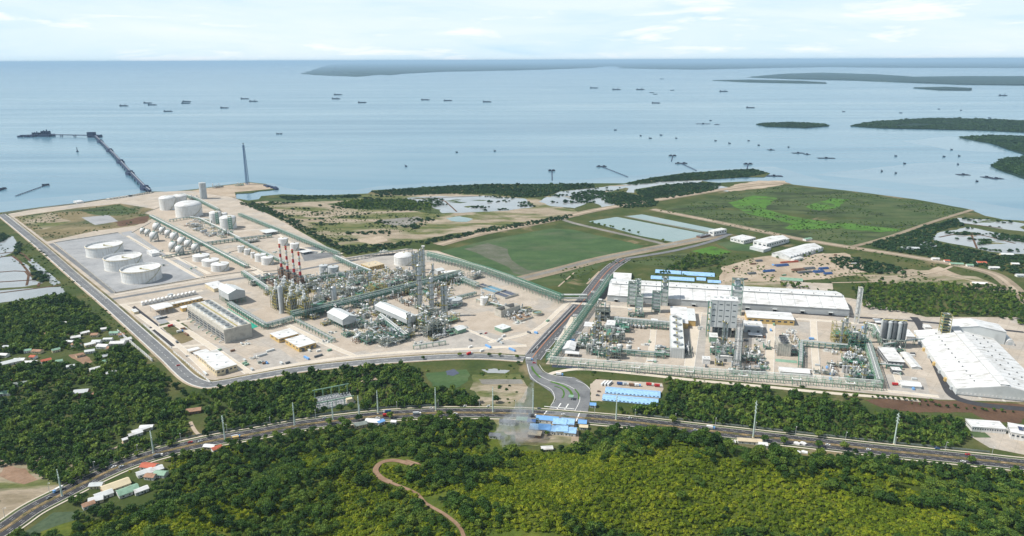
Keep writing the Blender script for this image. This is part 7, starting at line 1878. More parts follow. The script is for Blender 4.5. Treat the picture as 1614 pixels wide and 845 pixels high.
# flare mast on the spit
h = hgt(390, 291, 229); p = G(390, 291)
t = thing('flare_mast', 'tall blue-grey lattice flare mast on the shore spit', 'mast', p, 0.4)
fr = MB(); rb, rt_ = 6.5, 3.0
C_MAST = paint('blue_grey_mast', (0.08, 0.16, 0.30), 0.5, 0.15, 0.2)
legs = [(math.cos(a), math.sin(a)) for a in (0.3, 2.4, 4.5)]
for (x, y) in legs: fr.bar((x * rb, y * rb, 0), (x * rt_, y * rt_, h), 1.1)
nl = 14
for k in range(nl):
    z0, z1 = h * k / nl, h * (k + 1) / nl
    q0, q1 = rb + (rt_ - rb) * k / nl, rb + (rt_ - rb) * (k + 1) / nl
    for i in range(3):
        (x0, y0), (x1, y1) = legs[i], legs[(i + 1) % 3]
        fr.bar((x0 * q0, y0 * q0, z0), (x1 * q1, y1 * q1, z1), 0.8); fr.bar((x0 * q1, y0 * q1, z1), (x1 * q1, y1 * q1, z1), 0.5)
fr.build('lattice', C_MAST, t)
MB().cyl(0, 0, 0, 0.8, h + 6, 10).build('flare_riser', C_MAST, t, True)
MB().cyl(0, 0, h - 3, 3.5, 0.8, 10).build('top_platform', C_MAST, t); MB().cyl(0, 0, h + 3, 2.0, 5, 10, 1.5).build('flare_tip', C_DGREY, t)
br = thing('breakwater', 'dark stone breakwater at the tip of the spit', 'breakwater', G(424, 296))
rr = random.Random(3)
for k in range(26):
    s = k / 26; q = G(418 + 20 * s, 293 + 6 * s) - G(424, 296)
    MB().sphere(q.x + rr.uniform(-6, 6), q.y + rr.uniform(-6, 6), 0.5, rr.uniform(3, 6), 6, 4).build('boulder', C_SEA, br)
wall_line('sea_wall', 'grey sea wall on the shore beside the jetty root', [(172, 314.5), (205, 309.5), (236, 304.5)], 2.5, 6, C_CONCW, None)
building('boat_ramp', 'small white landing block on the shore by the dry field', (121, 321.5), (132, 320), (118, 319.5), 318.5, C_WHITE, C_ROOFW)
# ships
def ship(px, py, L, mast, lab, rz, cat='barge', group='barges at anchor in the bay'):
    p = G(px, py); p.z = -1.6
    t = thing('barge', lab, cat, p, rz, group)
    B, H = L * 0.2, max(3.5, L * 0.075)
    hull = MB(); pts_ = [(-L / 2, -B * 0.4), (-L * 0.46, -B / 2), (L * 0.36, -B / 2), (L / 2, 0), (L * 0.36, B / 2), (-L * 0.46, B / 2), (-L / 2, B * 0.4)]
    hull.prism(pts_, -1, H).build('hull', C_SHIP, t)
    MB().box(L * 0.02, 0, H, L * 0.62, B * 0.7, H * 0.35).build('hatch_cover', C_SEA, t)
    MB().box(-L * 0.39, 0, H, L * 0.1, B * 0.7, H * 1.3).build('wheelhouse', C_SHIP, t)
    if mast:
        MB().bar((L * 0.1, 0, H), (L * 0.1, 0, H + L * 0.16), L * 0.03).bar((L * 0.1, 0, H + 2), (L * 0.28, 0, H + L * 0.22), L * 0.018).build('crane', C_SHIP, t)
    return t
SH = [(195.4, 167, 1), (233, 162.6, 0), (240, 165.6, 0), (265, 175.7, 0), (294.4, 160.3, 0), (293, 163, 0), (354, 170.3, 0), (386, 156, 0), (399.5, 160, 1), (533, 149.6, 0), (529.6, 156, 1), (571, 161.8, 0), (670.5, 157.6, 0), (705.9, 158.7, 0), (767.7, 160.7, 0), (936.4, 139, 0), (971.7, 141.5, 1), (1009.4, 141.5, 1), (1059.7, 142.5, 1), (1034, 162.6, 0), (1043.6, 124.6, 0), (1027.4, 146, 0), (1033, 148.5, 0), (1140.7, 144.5, 1), (1183, 170, 0), (1581, 151, 1)]
for k, (x, y, m) in enumerate(SH):
    wide = 7 if k in (20, 21, 22, 18) else 13.5
    ship(x, y, wide * mpp(x, y), m, 'dark barge with a raised crane at anchor on the bay' if m else 'low dark barge without crane lying on the bay', rr.uniform(-0.12, 0.12))
for k, (x, y) in enumerate([(438, 211), (443, 211), (1066, 218), (1025, 218), (1150, 226), (1196, 229), (1243, 232), (1412, 246), (1426, 258), (1488, 247), (1512, 246), (1510, 259), (1390, 270), (1412, 273), (1540, 286), (1500, 236), (720, 240), (780, 238), (640, 262), (1128, 222), (1180, 222), (970, 205), (1010, 214), (1042, 213), (1120, 190), (1330, 176), (1420, 178), (1515, 174), (1560, 186), (1480, 172)]):
    s = ship(x, y, rr.uniform(3.0, 5.0) * mpp(x, y), 0, 'tiny dark fishing boat on the shallow water', rr.uniform(-0.5, 0.5), 'boat', 'fishing boats')
    s.name = 'fishing_boat'
b = thing('beacon', 'slim beacon post standing in the water inside the jetty', 'beacon', G(122, 239), 0)
MB().cyl(0, 0, -2, 5, 5, 10).build('base', C_SEA, b); MB().cyl(0, 0, 3, 2.2, 18, 8, 1.2).build('post', C_SHIP, b)
def fish_pier(lab, head0, head1, foot, rafts=True):
    a, c, f = G(*head0), G(*head1), G(*foot)
    t = thing('fishing_pier', lab, 'fishing pier', a, 0, 'stake piers in the shallows')
    a0 = a.copy(); a, c, f = a - a0, c - a0, f - a0
    m = (a + c) / 2
    MB().bar((a.x, a.y, 0.5), (c.x, c.y, 0.5), 9, 2.2).build('head_platform', C_SHIP, t)
    MB().bar((m.x, m.y, 0.2), (f.x, f.y, 0.2), 2.2, 1.2).build('walkway', C_SEA, t)
    st = MB()
    for k in range(14):
        q = m.lerp(f, k / 14); st.box(q.x + 2, q.y, -2, 1.0, 1.0, 4.5)
    st.build('stake', C_SEA, t)
    for s in (0.25, 0.75):
        q = a.lerp(c, s); MB().box(q.x, q.y, 1, 9, 6, 3.5).build('hut', C_SHIP, t)
fish_pier('stake pier with a straight walkway off the mangrove shore', (864, 269), (875, 269), (870, 284))
fish_pier('stake pier with a long slanting walkway', (940, 262.5), (956, 262.5), (990, 279))
fish_pier('short stake pier beside the slanting one', (1054, 245.5), (1066, 245.5), (1058, 254))
fish_pier('stake pier with twin huts off the mangrove spit', (1064, 257.5), (1083, 257.5), (1098, 269))
fish_pier('small stake pier near the tip of the mangrove spit', (1172, 258.5), (1186, 258.5), (1177, 266))
fish_pier('long stake pier off the shore beside the perimeter road', (66, 292.5), (78, 291.5), (24, 309))
fish_pier('broken stake pier close to the perimeter road shore', (0, 299), (9, 297), (-20, 308))
for k, (x, y, w) in enumerate(((1108, 195, 22), (1130, 196, 8), (1258, 241, 18), (1272, 243, 8), (1302, 249, 26), (1518, 275, 18), (1555, 279, 14), (1570, 281, 20), (1215, 236, 10), (1530, 219, 10), (1220, 277, 26))):
    p = G(x, y); p.z = -1.6; m_ = mpp(x, y)
    t = thing('mussel_raft', 'flat dark shellfish raft moored off the mangroves', 'raft', p, rr.uniform(-0.15, 0.15), 'shellfish rafts')
    L = w * m_
    for q in range(3): MB().box(-L / 2 + L * (q + 0.5) / 3, 0, 0, L / 3.3, 26, 1.4).build('float_bay', C_SHIP, t)
    MB().box(0, 0, 1.4, L * 0.12, 10, 4).build('hut', C_SHIP, t)

# ================================================================== houses, camps, campus
HG = 'village houses'
def house(lab, px, py, w, d, h, roofm, wallm=None, rz=0.0, style='gable', name='house', group=HG):
    p = on_ground(px, py)
    t = thing(name, lab, 'house', p, rz, group)
    wallm = wallm or C_CREAM
    MB().box(0, 0, -0.5, w, d, h + 0.5).build('wall', wallm, t)
    if style == 'gable':
        rise = d * 0.22
        for s in (-1, 1):
            q = [(-w / 2 - .5, s * (d / 2 + .5), h - 0.1), (w / 2 + .5, s * (d / 2 + .5), h - 0.1), (w / 2 + .5, 0, h + rise), (-w / 2 - .5, 0, h + rise)]
            q += [(a, b, c + 0.2) for a, b, c in q]
            MB().add(q, [(0, 1, 2, 3), (7, 6, 5, 4), (0, 4, 5, 1), (1, 5, 6, 2), (2, 6, 7, 3), (3, 7, 4, 0)]).build('roof', roofm, t)
        g = MB()
        for x in (-w / 2 + 0.1, w / 2 - 0.1): g.add([(x, -d / 2, h), (x, d / 2, h), (x, 0, h + rise - 0.05)], [(0, 1, 2)])
        g.build('gable_end', wallm, t)
    else:
        MB().box(0, 0, h + 0.01, w + 0.8, d + 0.8, 0.3).build('roof', roofm, t)
    MB().box(w * 0.2, -d / 2 - 0.05, 0, 1.2, 0.12, 2.2).build('door', C_DGREY, t)
    for x in (-0.3, 0.0): MB().box(w * x, -d / 2 - 0.05, 1.0, 1.3, 0.12, 1.2).build('window', C_GLASS, t)
    return t
for k, (px, py, w, d, m, lab) in enumerate(HS):
    house(lab, px, py, w, d, 3.4, m, C_WHITE if k % 3 else C_CREAM, rz=random.Random(k).choice((-0.15, 0.1, 0.45, RL, RL)) if px < 700 else RR + 0.05)
for k, (px, py, w, d) in enumerate(((863, 664, 25, 10), (883, 669, 15, 14), (895, 669, 15, 14))):
    house(('blue roof with white patch beside the junction', 'twin blue roof, wider of the pair', 'twin blue roof with trees before it')[k], px, py, w, d, 4, C_BLUE if k == 0 else C_LBLUE, C_WHITE, RR, name='blue_roof_shop', group='blue roofed sheds')
for k in range(5):
    house(('blue shed end of the lower row facing the smoke', 'blue shed with higher gable in the lower row', 'blue shed, middle of the lower row', 'pale blue shed in the lower row', 'blue shed at the lane end of the lower row')[k], 845 + 13.5 * k, 678 + 1.3 * k, 13, 13, 4.2 + (k % 2), C_LBLUE if k != 1 else C_BLUE, C_WHITE, RR + (0.1 if k % 2 else 0), name='blue_roof_shop', group='blue roofed sheds')
house('tan open-sided roof below the blue sheds', 843, 687, 14, 10, 3.5, C_TAN, C_RUST, RR, 'flat', group=None)
house('white roof at the edge of the burnt ground', 862, 710, 12, 7, 3, C_ROOFW, None, 0.1, group=None)
house('villa with slate blue roof alone in the wood', 130, 624, 16, 11, 6.5, C_GREY, C_RUSTROOF, 0.2, name='villa', group=None)
house('brown terrace wing of the lone villa', 140, 625, 12, 8, 3.2, C_RUSTROOF, C_RUSTROOF, 0.2, 'flat', name='villa_wing', group=None)
house('dark brown shack behind the dirt lane bend', 306, 650, 16, 9, 3.5, C_RUSTROOF, C_RUST, 0.3, group=None)
house('yellow direction gantry board house beside the highway', 372, 694, 6, 2, 4.5, C_YELLOW, C_YELLOW, 0.4, 'flat', name='yellow_booth', group=None)
# camp by the junction
for k, (N, Xe, Ye, tp) in enumerate((((954, 620.5), (1040, 628), (957, 611), 616.5), ((949.5, 632), (1036.5, 640), (954, 623), 628))):
    building('camp_barrack', ('long pale blue roofed barrack behind the parked buses', 'long pale blue roofed barrack facing the highway')[k], N, Xe, Ye, tp, C_WHITE, C_LBLUE, 'gable', 'pale blue barracks', windows=14, ridge='x')
for k, (N, Xe, Ye, tp) in enumerate((((1033, 430), (1073, 432.5), (1036, 425), 427.5), ((1075, 433.5), (1126, 436.5), (1077, 428), 430.5), ((1026, 440), (1094, 444), (1028, 435), 437), ((1098, 442.5), (1112, 443.5), (1099, 438), 439.5), ((1116, 446), (1136, 447), (1117, 442), 443.5))):
    building('work_camp_shed', ('blue-roofed work camp shed nearest the avenue', 'longest blue-roofed work camp shed', 'blue-roofed shed against the warehouse back', 'small blue-roofed shed in the work camp', 'blue-roofed shed at the end of the work camp')[k], N, Xe, Ye, tp, C_WHITE, C_LBLUE, 'gable', 'blue work camp sheds', ridge='x')
building('white_hall', 'white roofed hall at the avenue end of the long warehouse', (966, 442), (994, 443.5), (972, 430), 436, C_OFFW, C_ROOFW, 'gable', ridge='x')
N3 = (1245, 411); az3 = yaw(N3, (1297, 395.5))
building('sports_hall', 'big white sports hall with curved gable end and lawn', N3, (1297, 395.5), (1214, 405), 401.5, C_OFFW, C_ROOFW, 'gable', rz=az3, ridge='x', windows=12, wmat=C_GREY)
building('campus_block', 'two-storey white campus block with dark window bands', (1172, 385), (1194, 381), (1163, 379), 379, C_WHITE, C_ROOFW, rz=az3, windows=6)
building('campus_block', 'white campus complex with gabled wing', (1208, 392), (1243, 385), (1196, 386), 384, C_WHITE, C_ROOFW, rz=az3, windows=8)
building('campus_block', 'white gabled hall behind the campus complex', (1225, 387), (1246, 382.5), (1212, 381), 378, C_OFFW, C_ROOFW, 'gable', rz=az3, ridge='x')
building('campus_block', 'low white campus hall beside the dark lot', (1203, 398), (1216, 395), (1188, 392), 393.5, C_OFFW, C_ROOFW, rz=az3)
building('pump_station', 'white pump station at the end of the teal basins', (1125, 372.5), (1145, 368.5), (1120, 370), 365, C_WHITE, C_ROOFW, windows=5)
building('intake_house', 'dark red intake row on the basin edge', (1104, 376), (1120, 372.5), (1102, 374), 373, C_RUST, C_DGREY)
building('green_roof_shed', 'pale green roofed shed in the laydown yard', (1230, 442.5), (1265, 445), (1231, 438.5), 439, C_WHITE, C_GREENL, 'gable', ridge='x')
building('site_cabin', 'white site cabin beside the sports hall lawn', (1252, 413), (1266, 409.5), (1249, 411), 409, C_WHITE, C_ROOFW)
building('domed_pavilion', 'small pale domed pavilion behind the sports hall', (1270, 380.5), (1280, 379), (1267, 379), 376.5, C_WHITE, C_GREENL, 'gable')
# school in the lower right corner
building('school_block', 'white flat modern block with window band near the highway', (1531, 680), (1585, 684), (1521, 668), 672, C_WHITE, C_ROOFW, windows=14, rz=RR + 0.02)
sb = building('school_block', 'white modern block with solar panels on its roof', (1592, 692), (1680, 712), (1569, 672), 681, C_WHITE, C_ROOFW, rz=RR - 0.25, windows=14, w=60, d=24)
hsb = hgt(1592, 692, 681)
M_PV = paint('solar_panel', (0.025, 0.04, 0.10), 0.15, 0.1, 0.3, spec=0.7)
for i in range(10):
    for j in range(3): MB().box(10 + 4.4 * i, 9 + 3.4 * j, hsb + 0.5, 4.0, 2.8, 0.15).build('solar_panel', M_PV, sb)
pp('school_lawn', [(1528, 682), (1552, 682), (1562, 690), (1536, 690)], M_FIELD, 0.2, 0)
# pitch with netting
pp('netted_pitch', [(30, 845), (85, 808), (132, 806), (112, 850), (60, 880)], terrain_mat('netted_green_pitch', [(0.35, (0.065, 0.10, 0.055)), (0.65, (0.10, 0.135, 0.075))], 0.2), 0.14, 0)
# stacks of pipes in the laydown yard
for k, (px, py, w, d, m) in enumerate(((1232, 419, 28, 10, C_DBLUE), (1212, 428, 24, 8, C_DBLUE), (1258, 426, 26, 10, C_RUST), (1275, 424, 24, 10, C_DGREY), (1268, 430, 30, 8, C_DGREY), (1290, 429, 22, 10, C_DBLUE), (1298, 424, 20, 8, C_DBLUE), (1196, 412, 14, 8, C_DGREY), (1244, 414, 40, 5, C_REDROOF), (1185, 432, 16, 8, C_DGREY), (1305, 432, 16, 8, C_DBLUE))):
    t = thing('pipe_stack', ('blue covered stack beside the red kerb', 'long dark blue stack on the sand', 'rusty pipe stack, widest in the yard', 'dark pipe stack behind the rusty one', 'long low dark stack by the track', 'blue covered stack near the grove', 'small blue stack nearest the grove', 'dark stack below the campus', 'long red stack along the sports hall', 'dark stack in the sandy corner', 'blue stack at the yard edge')[k], 'pipe stack', G(px, py), 0.25, 'stacks in the laydown yard')
    for r in range(3):
        for c in range(5 - r): MB().tube((-w / 2, -d / 2 + d / 5 * (c + 0.5 + r * 0.5), 0.6 + 1.1 * r), (w / 2, -d / 2 + d / 5 * (c + 0.5 + r * 0.5), 0.6 + 1.1 * r), d / 10.5).build('pipe', m, t)
# toll canopy
building('toll_canopy', 'small mint toll canopy on the junction', (896, 631), (903, 631.8), (896, 627.5), 625.5, None, C_GREENL, 'canopy')
for k, (px, py) in enumerate(((1222, 708), (1257, 714), (1266, 700), (1256, 700), (1268, 714))):
    t = thing('concrete_block', 'broken white concrete slab on the cleared plot by the highway', 'slab', on_ground(px, py), 0.3 * k, 'white slabs on the cleared plot')
    MB().box(0, 0, 0, 4, 9 if k == 0 else 6, 1.6).build('slab', C_WHITE, t); MB().box(2.6, 1, 0, 3, 3, 0.8, 0.6).build('fragment', C_OFFW, t)
# substation
ss = thing('substation', 'open switchyard with grey gantries beside the highway', 'substation', G(502, 648), yaw((502, 648), (560, 636)))
ws, ds = dist((502, 648), (560, 636)), 34
MB().box(ws / 2, ds / 2, 0, ws, ds, 0.3).build('gravel_pad', M_GRAVEL, ss)
for (y, z) in ((4, 9), (ds - 4, 14)):
    for k in range(5): MB().box(2 + (ws - 4) * k / 4, y, 0, 0.8, 0.8, z).build('gantry_post', C_GREENL, ss)
    MB().bar((0, y, z - 0.5), (ws, y, z - 0.5), 1.0).build('gantry_beam', C_GREENL, ss)
rr = random.Random(12)
for i in range(11):
    for j in range(4):
        x, y = 4 + (ws - 8) * i / 10, 7 + j * 6
        MB().box(x, y, 0.3, 0.5, 0.5, 3.2).box(x, y, 3.4, 1.1, 1.1, 1.4).build('insulator_post', C_GREY, ss)
MB().box(ws - 5, 6, 0.3, 8, 7, 5).build('relay_house', C_CREAM, ss)
for (x, y, a, b) in ((ws / 2, 0, ws, 0.2), (ws / 2, ds, ws, 0.2), (0, ds / 2, 0.2, ds), (ws, ds / 2, 0.2, ds)): MB().box(x, y, 0, a, b, 2.2).build('fence_panel', C_GREY, ss)
# ================================================================== poles, lamps, fence, vehicles, planted trees
C_POLE = paint('pale_green_pole', (0.55, 0.66, 0.60), 0.5, 0.08, 0.2)
PO = [(98, 782, 740), (242, 714, 679), (354.5, 692, 655), (464.5, 671, 635), (525, 662, 632), (566, 654, 624), (596, 652, 616), (687, 648, 611), (777, 650, 610), (840, 652, 612), (971, 662, 620), (1187, 690, 632), (1409, 700, 651)]
for k, (px, yb, yt) in enumerate(PO):
    h = hgt(px, yb, yt); a = HW[int(np.argmin([(G(px, yb) - q).length for q in HW]))]
    lab = ('tall pale power pole by the dry meadow', 'tall pale power pole by the three stepped white sheds', 'tall pale power pole near the orange cottage', 'tall pale power pole before the lane to the wood', 'pale power pole in front of the switchyard', 'pale power pole at the end of the switchyard', 'pale power pole opposite the white shop', 'tall pale power pole between the wood and the highway', 'tall pale power pole by the open field', 'tall pale power pole behind the smoke', 'tall pale power pole in front of the blue barracks', 'tall pale power pole by the tan-roofed shed', 'tall pale power pole opposite the brown field')[k]
    t = thing('power_pole', lab, 'power pole', G(px, yb), 0.1 if px > 400 else 0.7, 'tall power poles along the highway')
    MB().lathe([(0.85, 0), (0.7, h * 0.5), (0.42, h)], 12).build('mast', C_POLE, t, True)
    for z in (0.72, 0.82, 0.92): 
        ca = MB().bar((0, -2.6, h * z), (0, 2.6, h * z + 0.4), 0.32).build('cross_arm', C_POLE, t)
        for s in (-2.3, 2.3): MB().cyl(0, s, h * z - 1.2, 0.22, 1.2, 6).build('insulator', C_GREY, ca)
    MB().box(0, 0, 0, 2.4, 2.4, 0.5).build('base', C_YELLOW if k > 5 else C_CONCW, t)
lampsrc = thing('street_lamp', 'slim grey street lamp on the highway edge', 'street lamp', (0, 0, 0), 0, 'street lamps along the highway')
MB().lathe([(0.22, 0), (0.14, 11)], 8).build('post', C_OFFW, lampsrc, True)
MB().path([(0, 0, 10.8), (0, -1.2, 11.6), (0, -2.6, 11.8)], 0.12).build('arm', C_OFFW, lampsrc)
MB().box(0, -3.0, 11.65, 0.5, 1.2, 0.25).build('lamp_head', C_WHITE, lampsrc)
LP = offset_path(hw, 12.5)
lx = []
acc = 0
for a, b in zip(LP, LP[1:]):
    acc += (b - a).length
    if acc > 42:
        acc = 0; lx.append((b, math.atan2((b - a).y, (b - a).x)))
vis_l = []
for q, a in lx:
    u_, v_ = project(q.x, q.y, q.z)
    if 5 < u_ < 1609 and v_ < 840: vis_l.append((q, a))
lampsrc.location = vis_l[0][0]; lampsrc.rotation_euler = (0, 0, vis_l[0][1])
for q, a in vis_l[1:]: copy_tree(lampsrc, q, a)
def fence_line(name, lab, W, h, mat):
    t = thing(name, lab, 'fence', W[0], 0)
    for a, b in zip(W, W[1:]):
        a, b = a - W[0], b - W[0]
        d = b - a
        MB().box((a.x + b.x) / 2, (a.y + b.y) / 2, 0.5, d.length, 0.15, h, math.atan2(d.y, d.x)).build('panel', mat, t)
        MB().box(a.x, a.y, 0, 0.35, 0.35, h + 0.8).build('post', mat, t)
fence_line('highway_fence', 'grey green mesh fence along the plant side of the highway', [p for p in offset_path(hw, 18.0)][18:62:2], 2.0, C_STEELG)
fence_line('highway_fence', 'grey green mesh fence before the wood right of the junction', [p for p in offset_path(hw, 18.0)][80:118:2], 2.0, C_STEELG)
# vehicles
def make_car(lab, mat, loc, rz, group, kind='car'):
    t = thing(kind, lab, kind, loc, rz, group)
    if kind == 'car':
        L, Wd, H = 4.6, 1.9, 0.85
        MB().prism([(-L / 2, -Wd / 2), (L / 2 - 0.3, -Wd / 2), (L / 2, -Wd / 2 + 0.3), (L / 2, Wd / 2 - 0.3), (L / 2 - 0.3, Wd / 2), (-L / 2, Wd / 2)], 0.35, 0.35 + H).build('body', mat, t)
        cb = MB(); cb.add([(-1.9, -0.85, 1.2), (1.1, -0.85, 1.2), (1.1, 0.85, 1.2), (-1.9, 0.85, 1.2), (-1.5, -0.72, 1.8), (0.3, -0.72, 1.8), (0.3, 0.72, 1.8), (-1.5, 0.72, 1.8)], [(4, 5, 6, 7), (0, 1, 5, 4), (1, 2, 6, 5), (2, 3, 7, 6), (3, 0, 4, 7)])
        cb.build('cabin', C_GLASS, t); MB().box(-0.6, 0, 1.78, 1.7, 1.4, 0.08).build('roof', mat, t)
        wx, wr = 1.45, 0.36
    else:
        L, Wd, H = (11.5, 2.5, 2.7) if kind == 'bus' else (9.5, 2.5, 2.6)
        if kind == 'bus':
            MB().box(0, 0, 0.5, L, Wd, H).build('body', mat, t)
            for s in (-1, 1): MB().box(0, s * (Wd / 2 + 0.01), 1.7, L * 0.9, 0.06, 0.9).build('window_band', C_GLASS, t)
            MB().box(0, 0, 0.5 + H, L * 0.96, Wd * 0.9, 0.12).build('roof', C_WHITE, t)
        else:
            MB().box(-1.2, 0, 1.0, L - 2.6, Wd, H).build('cargo_box', mat, t)
            MB().box(L / 2 - 1.1, 0, 0.6, 2.1, Wd * 0.95, 2.2).build('cab', C_WHITE if mat is not C_WHITE else C_BLUE, t)
            MB().box(L / 2 - 0.04, 0, 1.7, 0.1, Wd * 0.8, 0.8).build('windscreen', C_GLASS, t)
        wx, wr = L * 0.33, 0.5
    for a in (-wx, wx):
        for b in (-1, 1): MB().lathe([(wr, -0.15), (wr, 0.15)], 12, a, b * (Wd / 2 - 0.1), wr, Matrix.Rotation(math.pi / 2, 4, 'X')).build('wheel', C_BLACK, t)
    return t
V = []
for k in range(3): make_car('white bus parked in a row of three behind the barracks', C_WHITE, G(951 + 5 * k, 606), RR + 1.2, 'white buses in a row', 'bus')
for px, py, m, lab, kd in ((978, 607, C_DBLUE, 'dark blue truck beside the row of buses', 'truck'), (985, 607, C_GREY, 'grey truck beside the dark blue truck', 'truck'), (997, 609, C_RUST, 'brown truck in the barrack yard', 'truck'), (1004, 609, C_WHITE, 'white truck in the barrack yard', 'truck'), (1024, 608, C_RED, 'long red truck at the yard edge', 'truck'), (1037, 610, C_RED, 'bright red excavator-sized truck at the yard corner', 'truck'), (944, 618, C_RUST, 'brown car at the yard gate', 'car'), (942, 624, C_DGREY, 'dark car at the yard gate', 'car'), (882, 592, C_WHITE, 'white lorry on the junction lay-by', 'truck'),
                           (834.5, 568, C_WHITE, 'white van turning at the junction', 'truck'), (842, 573, C_RED, 'red car entering the junction', 'car'), (847, 549, C_WHITE, 'white car low on the avenue', 'car'), (858, 534, C_WHITE, 'white car half way up the avenue', 'car'), (866, 524, C_WHITE, 'white car higher up the avenue', 'car'), (929, 441, C_WHITE, 'white car on the avenue past the pipe bridge', 'car'), (740, 559, C_RED, 'red truck on the perimeter road', 'truck'), (281, 577, C_RED, 'dark red car on the perimeter road', 'car'), (252, 503, C_WHITE, 'white bus by the canopy shed', 'bus'), (258, 502, C_DGREY, 'dark bus by the canopy shed', 'bus'),
                           (850, 645, C_DGREY, 'dark car on the highway at the junction', 'car'), (993, 660, C_WHITE, 'white car on the highway by the pole', 'car'), (1120, 676, C_WHITE, 'white lorry on the highway by the wood', 'truck'), (733, 641, C_WHITE, 'white car on the highway by the open field', 'car'), (680, 644, C_WHITE, 'white van on the highway by the wood', 'car'), (718, 653, C_WHITE, 'white car on the near carriageway', 'car'), (1477, 708, C_DBLUE, 'dark car on the highway near the school', 'car'), (300, 698, C_RED, 'red car on the highway bend', 'car'), (180, 737, C_WHITE, 'white car low on the highway bend', 'car'), (770, 641, C_OFFW, 'silver car near the junction', 'car'),
                           (270, 515, C_RED, 'red truck in the construction yard', 'truck'), (284, 524, C_WHITE, 'white truck in the construction yard', 'truck'), (290, 520, C_RUST, 'brown truck in the construction yard', 'truck'), (295, 562, C_WHITE, 'white van by the carports', 'car'), (1412, 608, C_RED, 'red skip lorry beside the gable store', 'truck'), (758, 527, C_DGREY, 'dark car on the yard by the kiosk', 'car'), (766, 526, C_RED, 'red-brown car on the yard by the kiosk', 'car'), (1280, 536, C_BLUE, 'blue truck below the reactor structure', 'truck'), (1445, 612, C_WHITE, 'white car beside the gable store', 'car')):
    hwp = min(range(len(hw) - 1), key=lambda i: (hw[i] - G(px, py)).length)
    on_hw = (hw[hwp] - G(px, py)).length < 14
    rz = math.atan2((hw[hwp + 1] - hw[hwp]).y, (hw[hwp + 1] - hw[hwp]).x) if on_hw else (yaw((852, 548), (896, 500)) if 840 < px < 940 and py < 560 else RL if px < 820 else RR)
    z = 0.22 if on_hw else 0.28
    q = G(px, py); q.z = z
    make_car(lab, m, q, rz, 'vehicles', kd)
rv = random.Random(31)
for k in range(20):
    i = rv.randrange(12, len(hw) - 12); side = rv.choice((-1, 1)); off = side * rv.choice((3.0, 5.8, 8.3))
    a, b = hw[i], hw[i + 1]; d = (b - a).normalized(); q = a + Vector((-d.y, d.x, 0)) * off; q.z = 0.33
    m, cn = rv.choice(((C_WHITE, 'white'), (C_GREY, 'grey'), (C_RED, 'red'), (C_DGREY, 'black'), (C_DBLUE, 'blue')))
    kd = rv.choice(('car', 'car', 'car', 'truck'))
    make_car(cn + ' ' + kd + ' driving along the ' + ('plant side' if side > 0 else 'hill side') + ' carriageway of the highway', m, q, math.atan2(d.y, d.x) + (0 if side < 0 else math.pi), 'traffic on the highway', kd)
# planted trees
def single_tree(lab, px, py, s, group, name='roadside_tree'):
    p = on_ground(px, py); 
    return tree_thing(name, lab, group, p, ROUND_V, s, (px * 1.7) % 6.28)
for px, py in ((511, 652), (536, 649), (554, 646), (581, 642), (633, 637), (656, 637), (705, 634), (729, 634), (751, 635), (782, 635), (1060, 666), (1240, 684), (1290, 690)): single_tree('round-crowned dark tree planted on the plant side of the highway', px, py, 1.25, 'round trees on the plant side of the highway')
for px, py in ((566, 664), (539, 668), (519, 670), (615, 660), (709, 657), (693.5, 658), (1130, 692), (1205, 697), (1235, 700), (1290, 706), (1330, 708), (1530, 731)): single_tree('round-crowned tree on the hill side of the highway', px, py, 1.15, 'round trees on the hill side of the highway')
for px, py in ((724.7, 561.5), (771, 562), (788, 562), (815, 565), (817, 575), (667, 567)): single_tree('small round tree on the verge of the perimeter road', px, py, 0.75, 'small trees by the perimeter road')
for px, py in ((847, 665), (881, 668), (892, 669.5), (903, 671), (862, 686)): single_tree('small tree among the blue-roofed sheds', px, py, 0.7, 'trees among the blue roofs')
for px, py in ((934, 353), (944, 355.5), (953, 357.5), (962, 359), (966, 360), (983, 364), (992, 366), (1006, 369), (1045, 381)): single_tree('dark bushy tree on the bank of the teal basin', px, py, 0.95, 'trees on the basin bank')
for px, py in ((1225, 408), (1247, 411), (1258, 407), (1268, 405), (1276, 402), (1287, 399)): single_tree('dark tree along the sports hall wall', px, py, 0.8, 'trees along the sports hall')
for k in range(16):
    single_tree('small dark shrub tree in the row below the warehouse road', 1440 + 10.5 * k + (k * 37 % 7) - 3, 637 + 0.9 * k + (k * 13 % 3) * 0.6, 0.3 + (k * 29 % 7) * 0.05, 'shrub row below the warehouse road', 'shrub_tree')
for k in range(14): single_tree('small dark shrub tree between the canal track and the brown field', 1378 + 7 * k + (k * 31 % 6) - 3, 627 + 0.55 * k, 0.35 + (k * 17 % 6) * 0.06, 'shrubs by the canal track', 'shrub_tree')
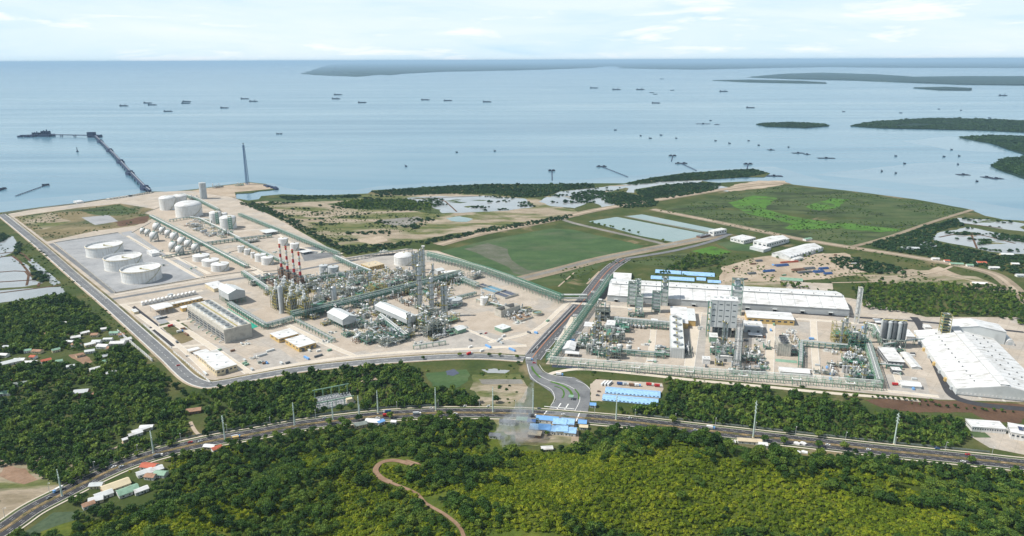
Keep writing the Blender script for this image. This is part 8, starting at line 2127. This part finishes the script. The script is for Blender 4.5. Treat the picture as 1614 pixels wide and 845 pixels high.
# smoke over the burnt yard
M_SMOKE = bpy.data.materials.new('blue_smoke'); M_SMOKE.use_nodes = True
_n, _l = M_SMOKE.node_tree.nodes, M_SMOKE.node_tree.links
_n.clear()
_o = _n.new('ShaderNodeOutputMaterial'); _v = _n.new('ShaderNodeVolumePrincipled')
_v.inputs['Color'].default_value = (0.86, 0.92, 0.96, 1)
_mp = pos_node(_n, _l, (1, 1, 0.7)); _t = noise_node(_n, _l, _mp, 0.07, 4, 0.6, 1.5)
_r = ramp_node(_n, _l, _t.outputs['Fac'], [(0.41, 0.0), (0.68, 0.085)])
_l.new(_r.outputs[0], _v.inputs['Density']); _l.new(_v.outputs[0], _o.inputs['Volume'])
sm = MB(); c0 = G(806, 694); c1 = G(842, 650)
prof = [(2, 0), (18, 1), (23, 5), (23, 11), (19, 18), (14, 25), (10, 33), (7, 43), (4, 54), (0.3, 62)]
vs, fs = [], []
for k, (r, z) in enumerate(prof):
    s = z / 66.0
    cx, cy = c0.x + (c1.x - c0.x) * s, c0.y + (c1.y - c0.y) * s * 0.4
    for i in range(16):
        a = 2 * math.pi * i / 16; q = r * (1 + 0.25 * math.sin(3 * a + z * 0.2) + 0.12 * math.sin(5 * a - z * 0.3))
        vs.append((cx + q * math.cos(a), cy + q * math.sin(a), z + 0.3))
for k in range(len(prof) - 1):
    for i in range(16): fs.append((k * 16 + i, k * 16 + (i + 1) % 16, (k + 1) * 16 + (i + 1) % 16, (k + 1) * 16 + i))
fs += [tuple(range(15, -1, -1)), tuple(range((len(prof) - 1) * 16, len(prof) * 16))]
sm.add(vs, fs)
tag(sm.build('smoke', M_SMOKE), 'thin blue-white smoke drifting up from the burnt yard', None, None, 'stuff')

# ================================================================== haze: the air over the bay
M_HAZE = bpy.data.materials.new('haze_air'); M_HAZE.use_nodes = True
_n, _l = M_HAZE.node_tree.nodes, M_HAZE.node_tree.links
_n.clear()
_o = _n.new('ShaderNodeOutputMaterial'); _v = _n.new('ShaderNodeVolumePrincipled')
_v.inputs['Color'].default_value = (0.52, 0.77, 1.0, 1)
_v.inputs['Density'].default_value = 3.0e-5
_l.new(_v.outputs[0], _o.inputs['Volume'])
hz = MB().box(0, 60000, -6, 400000, 330000, 446)
tag(hz.build('haze', M_HAZE), kind='stuff')
print('OBJECT COUNT', len(bpy.data.objects))
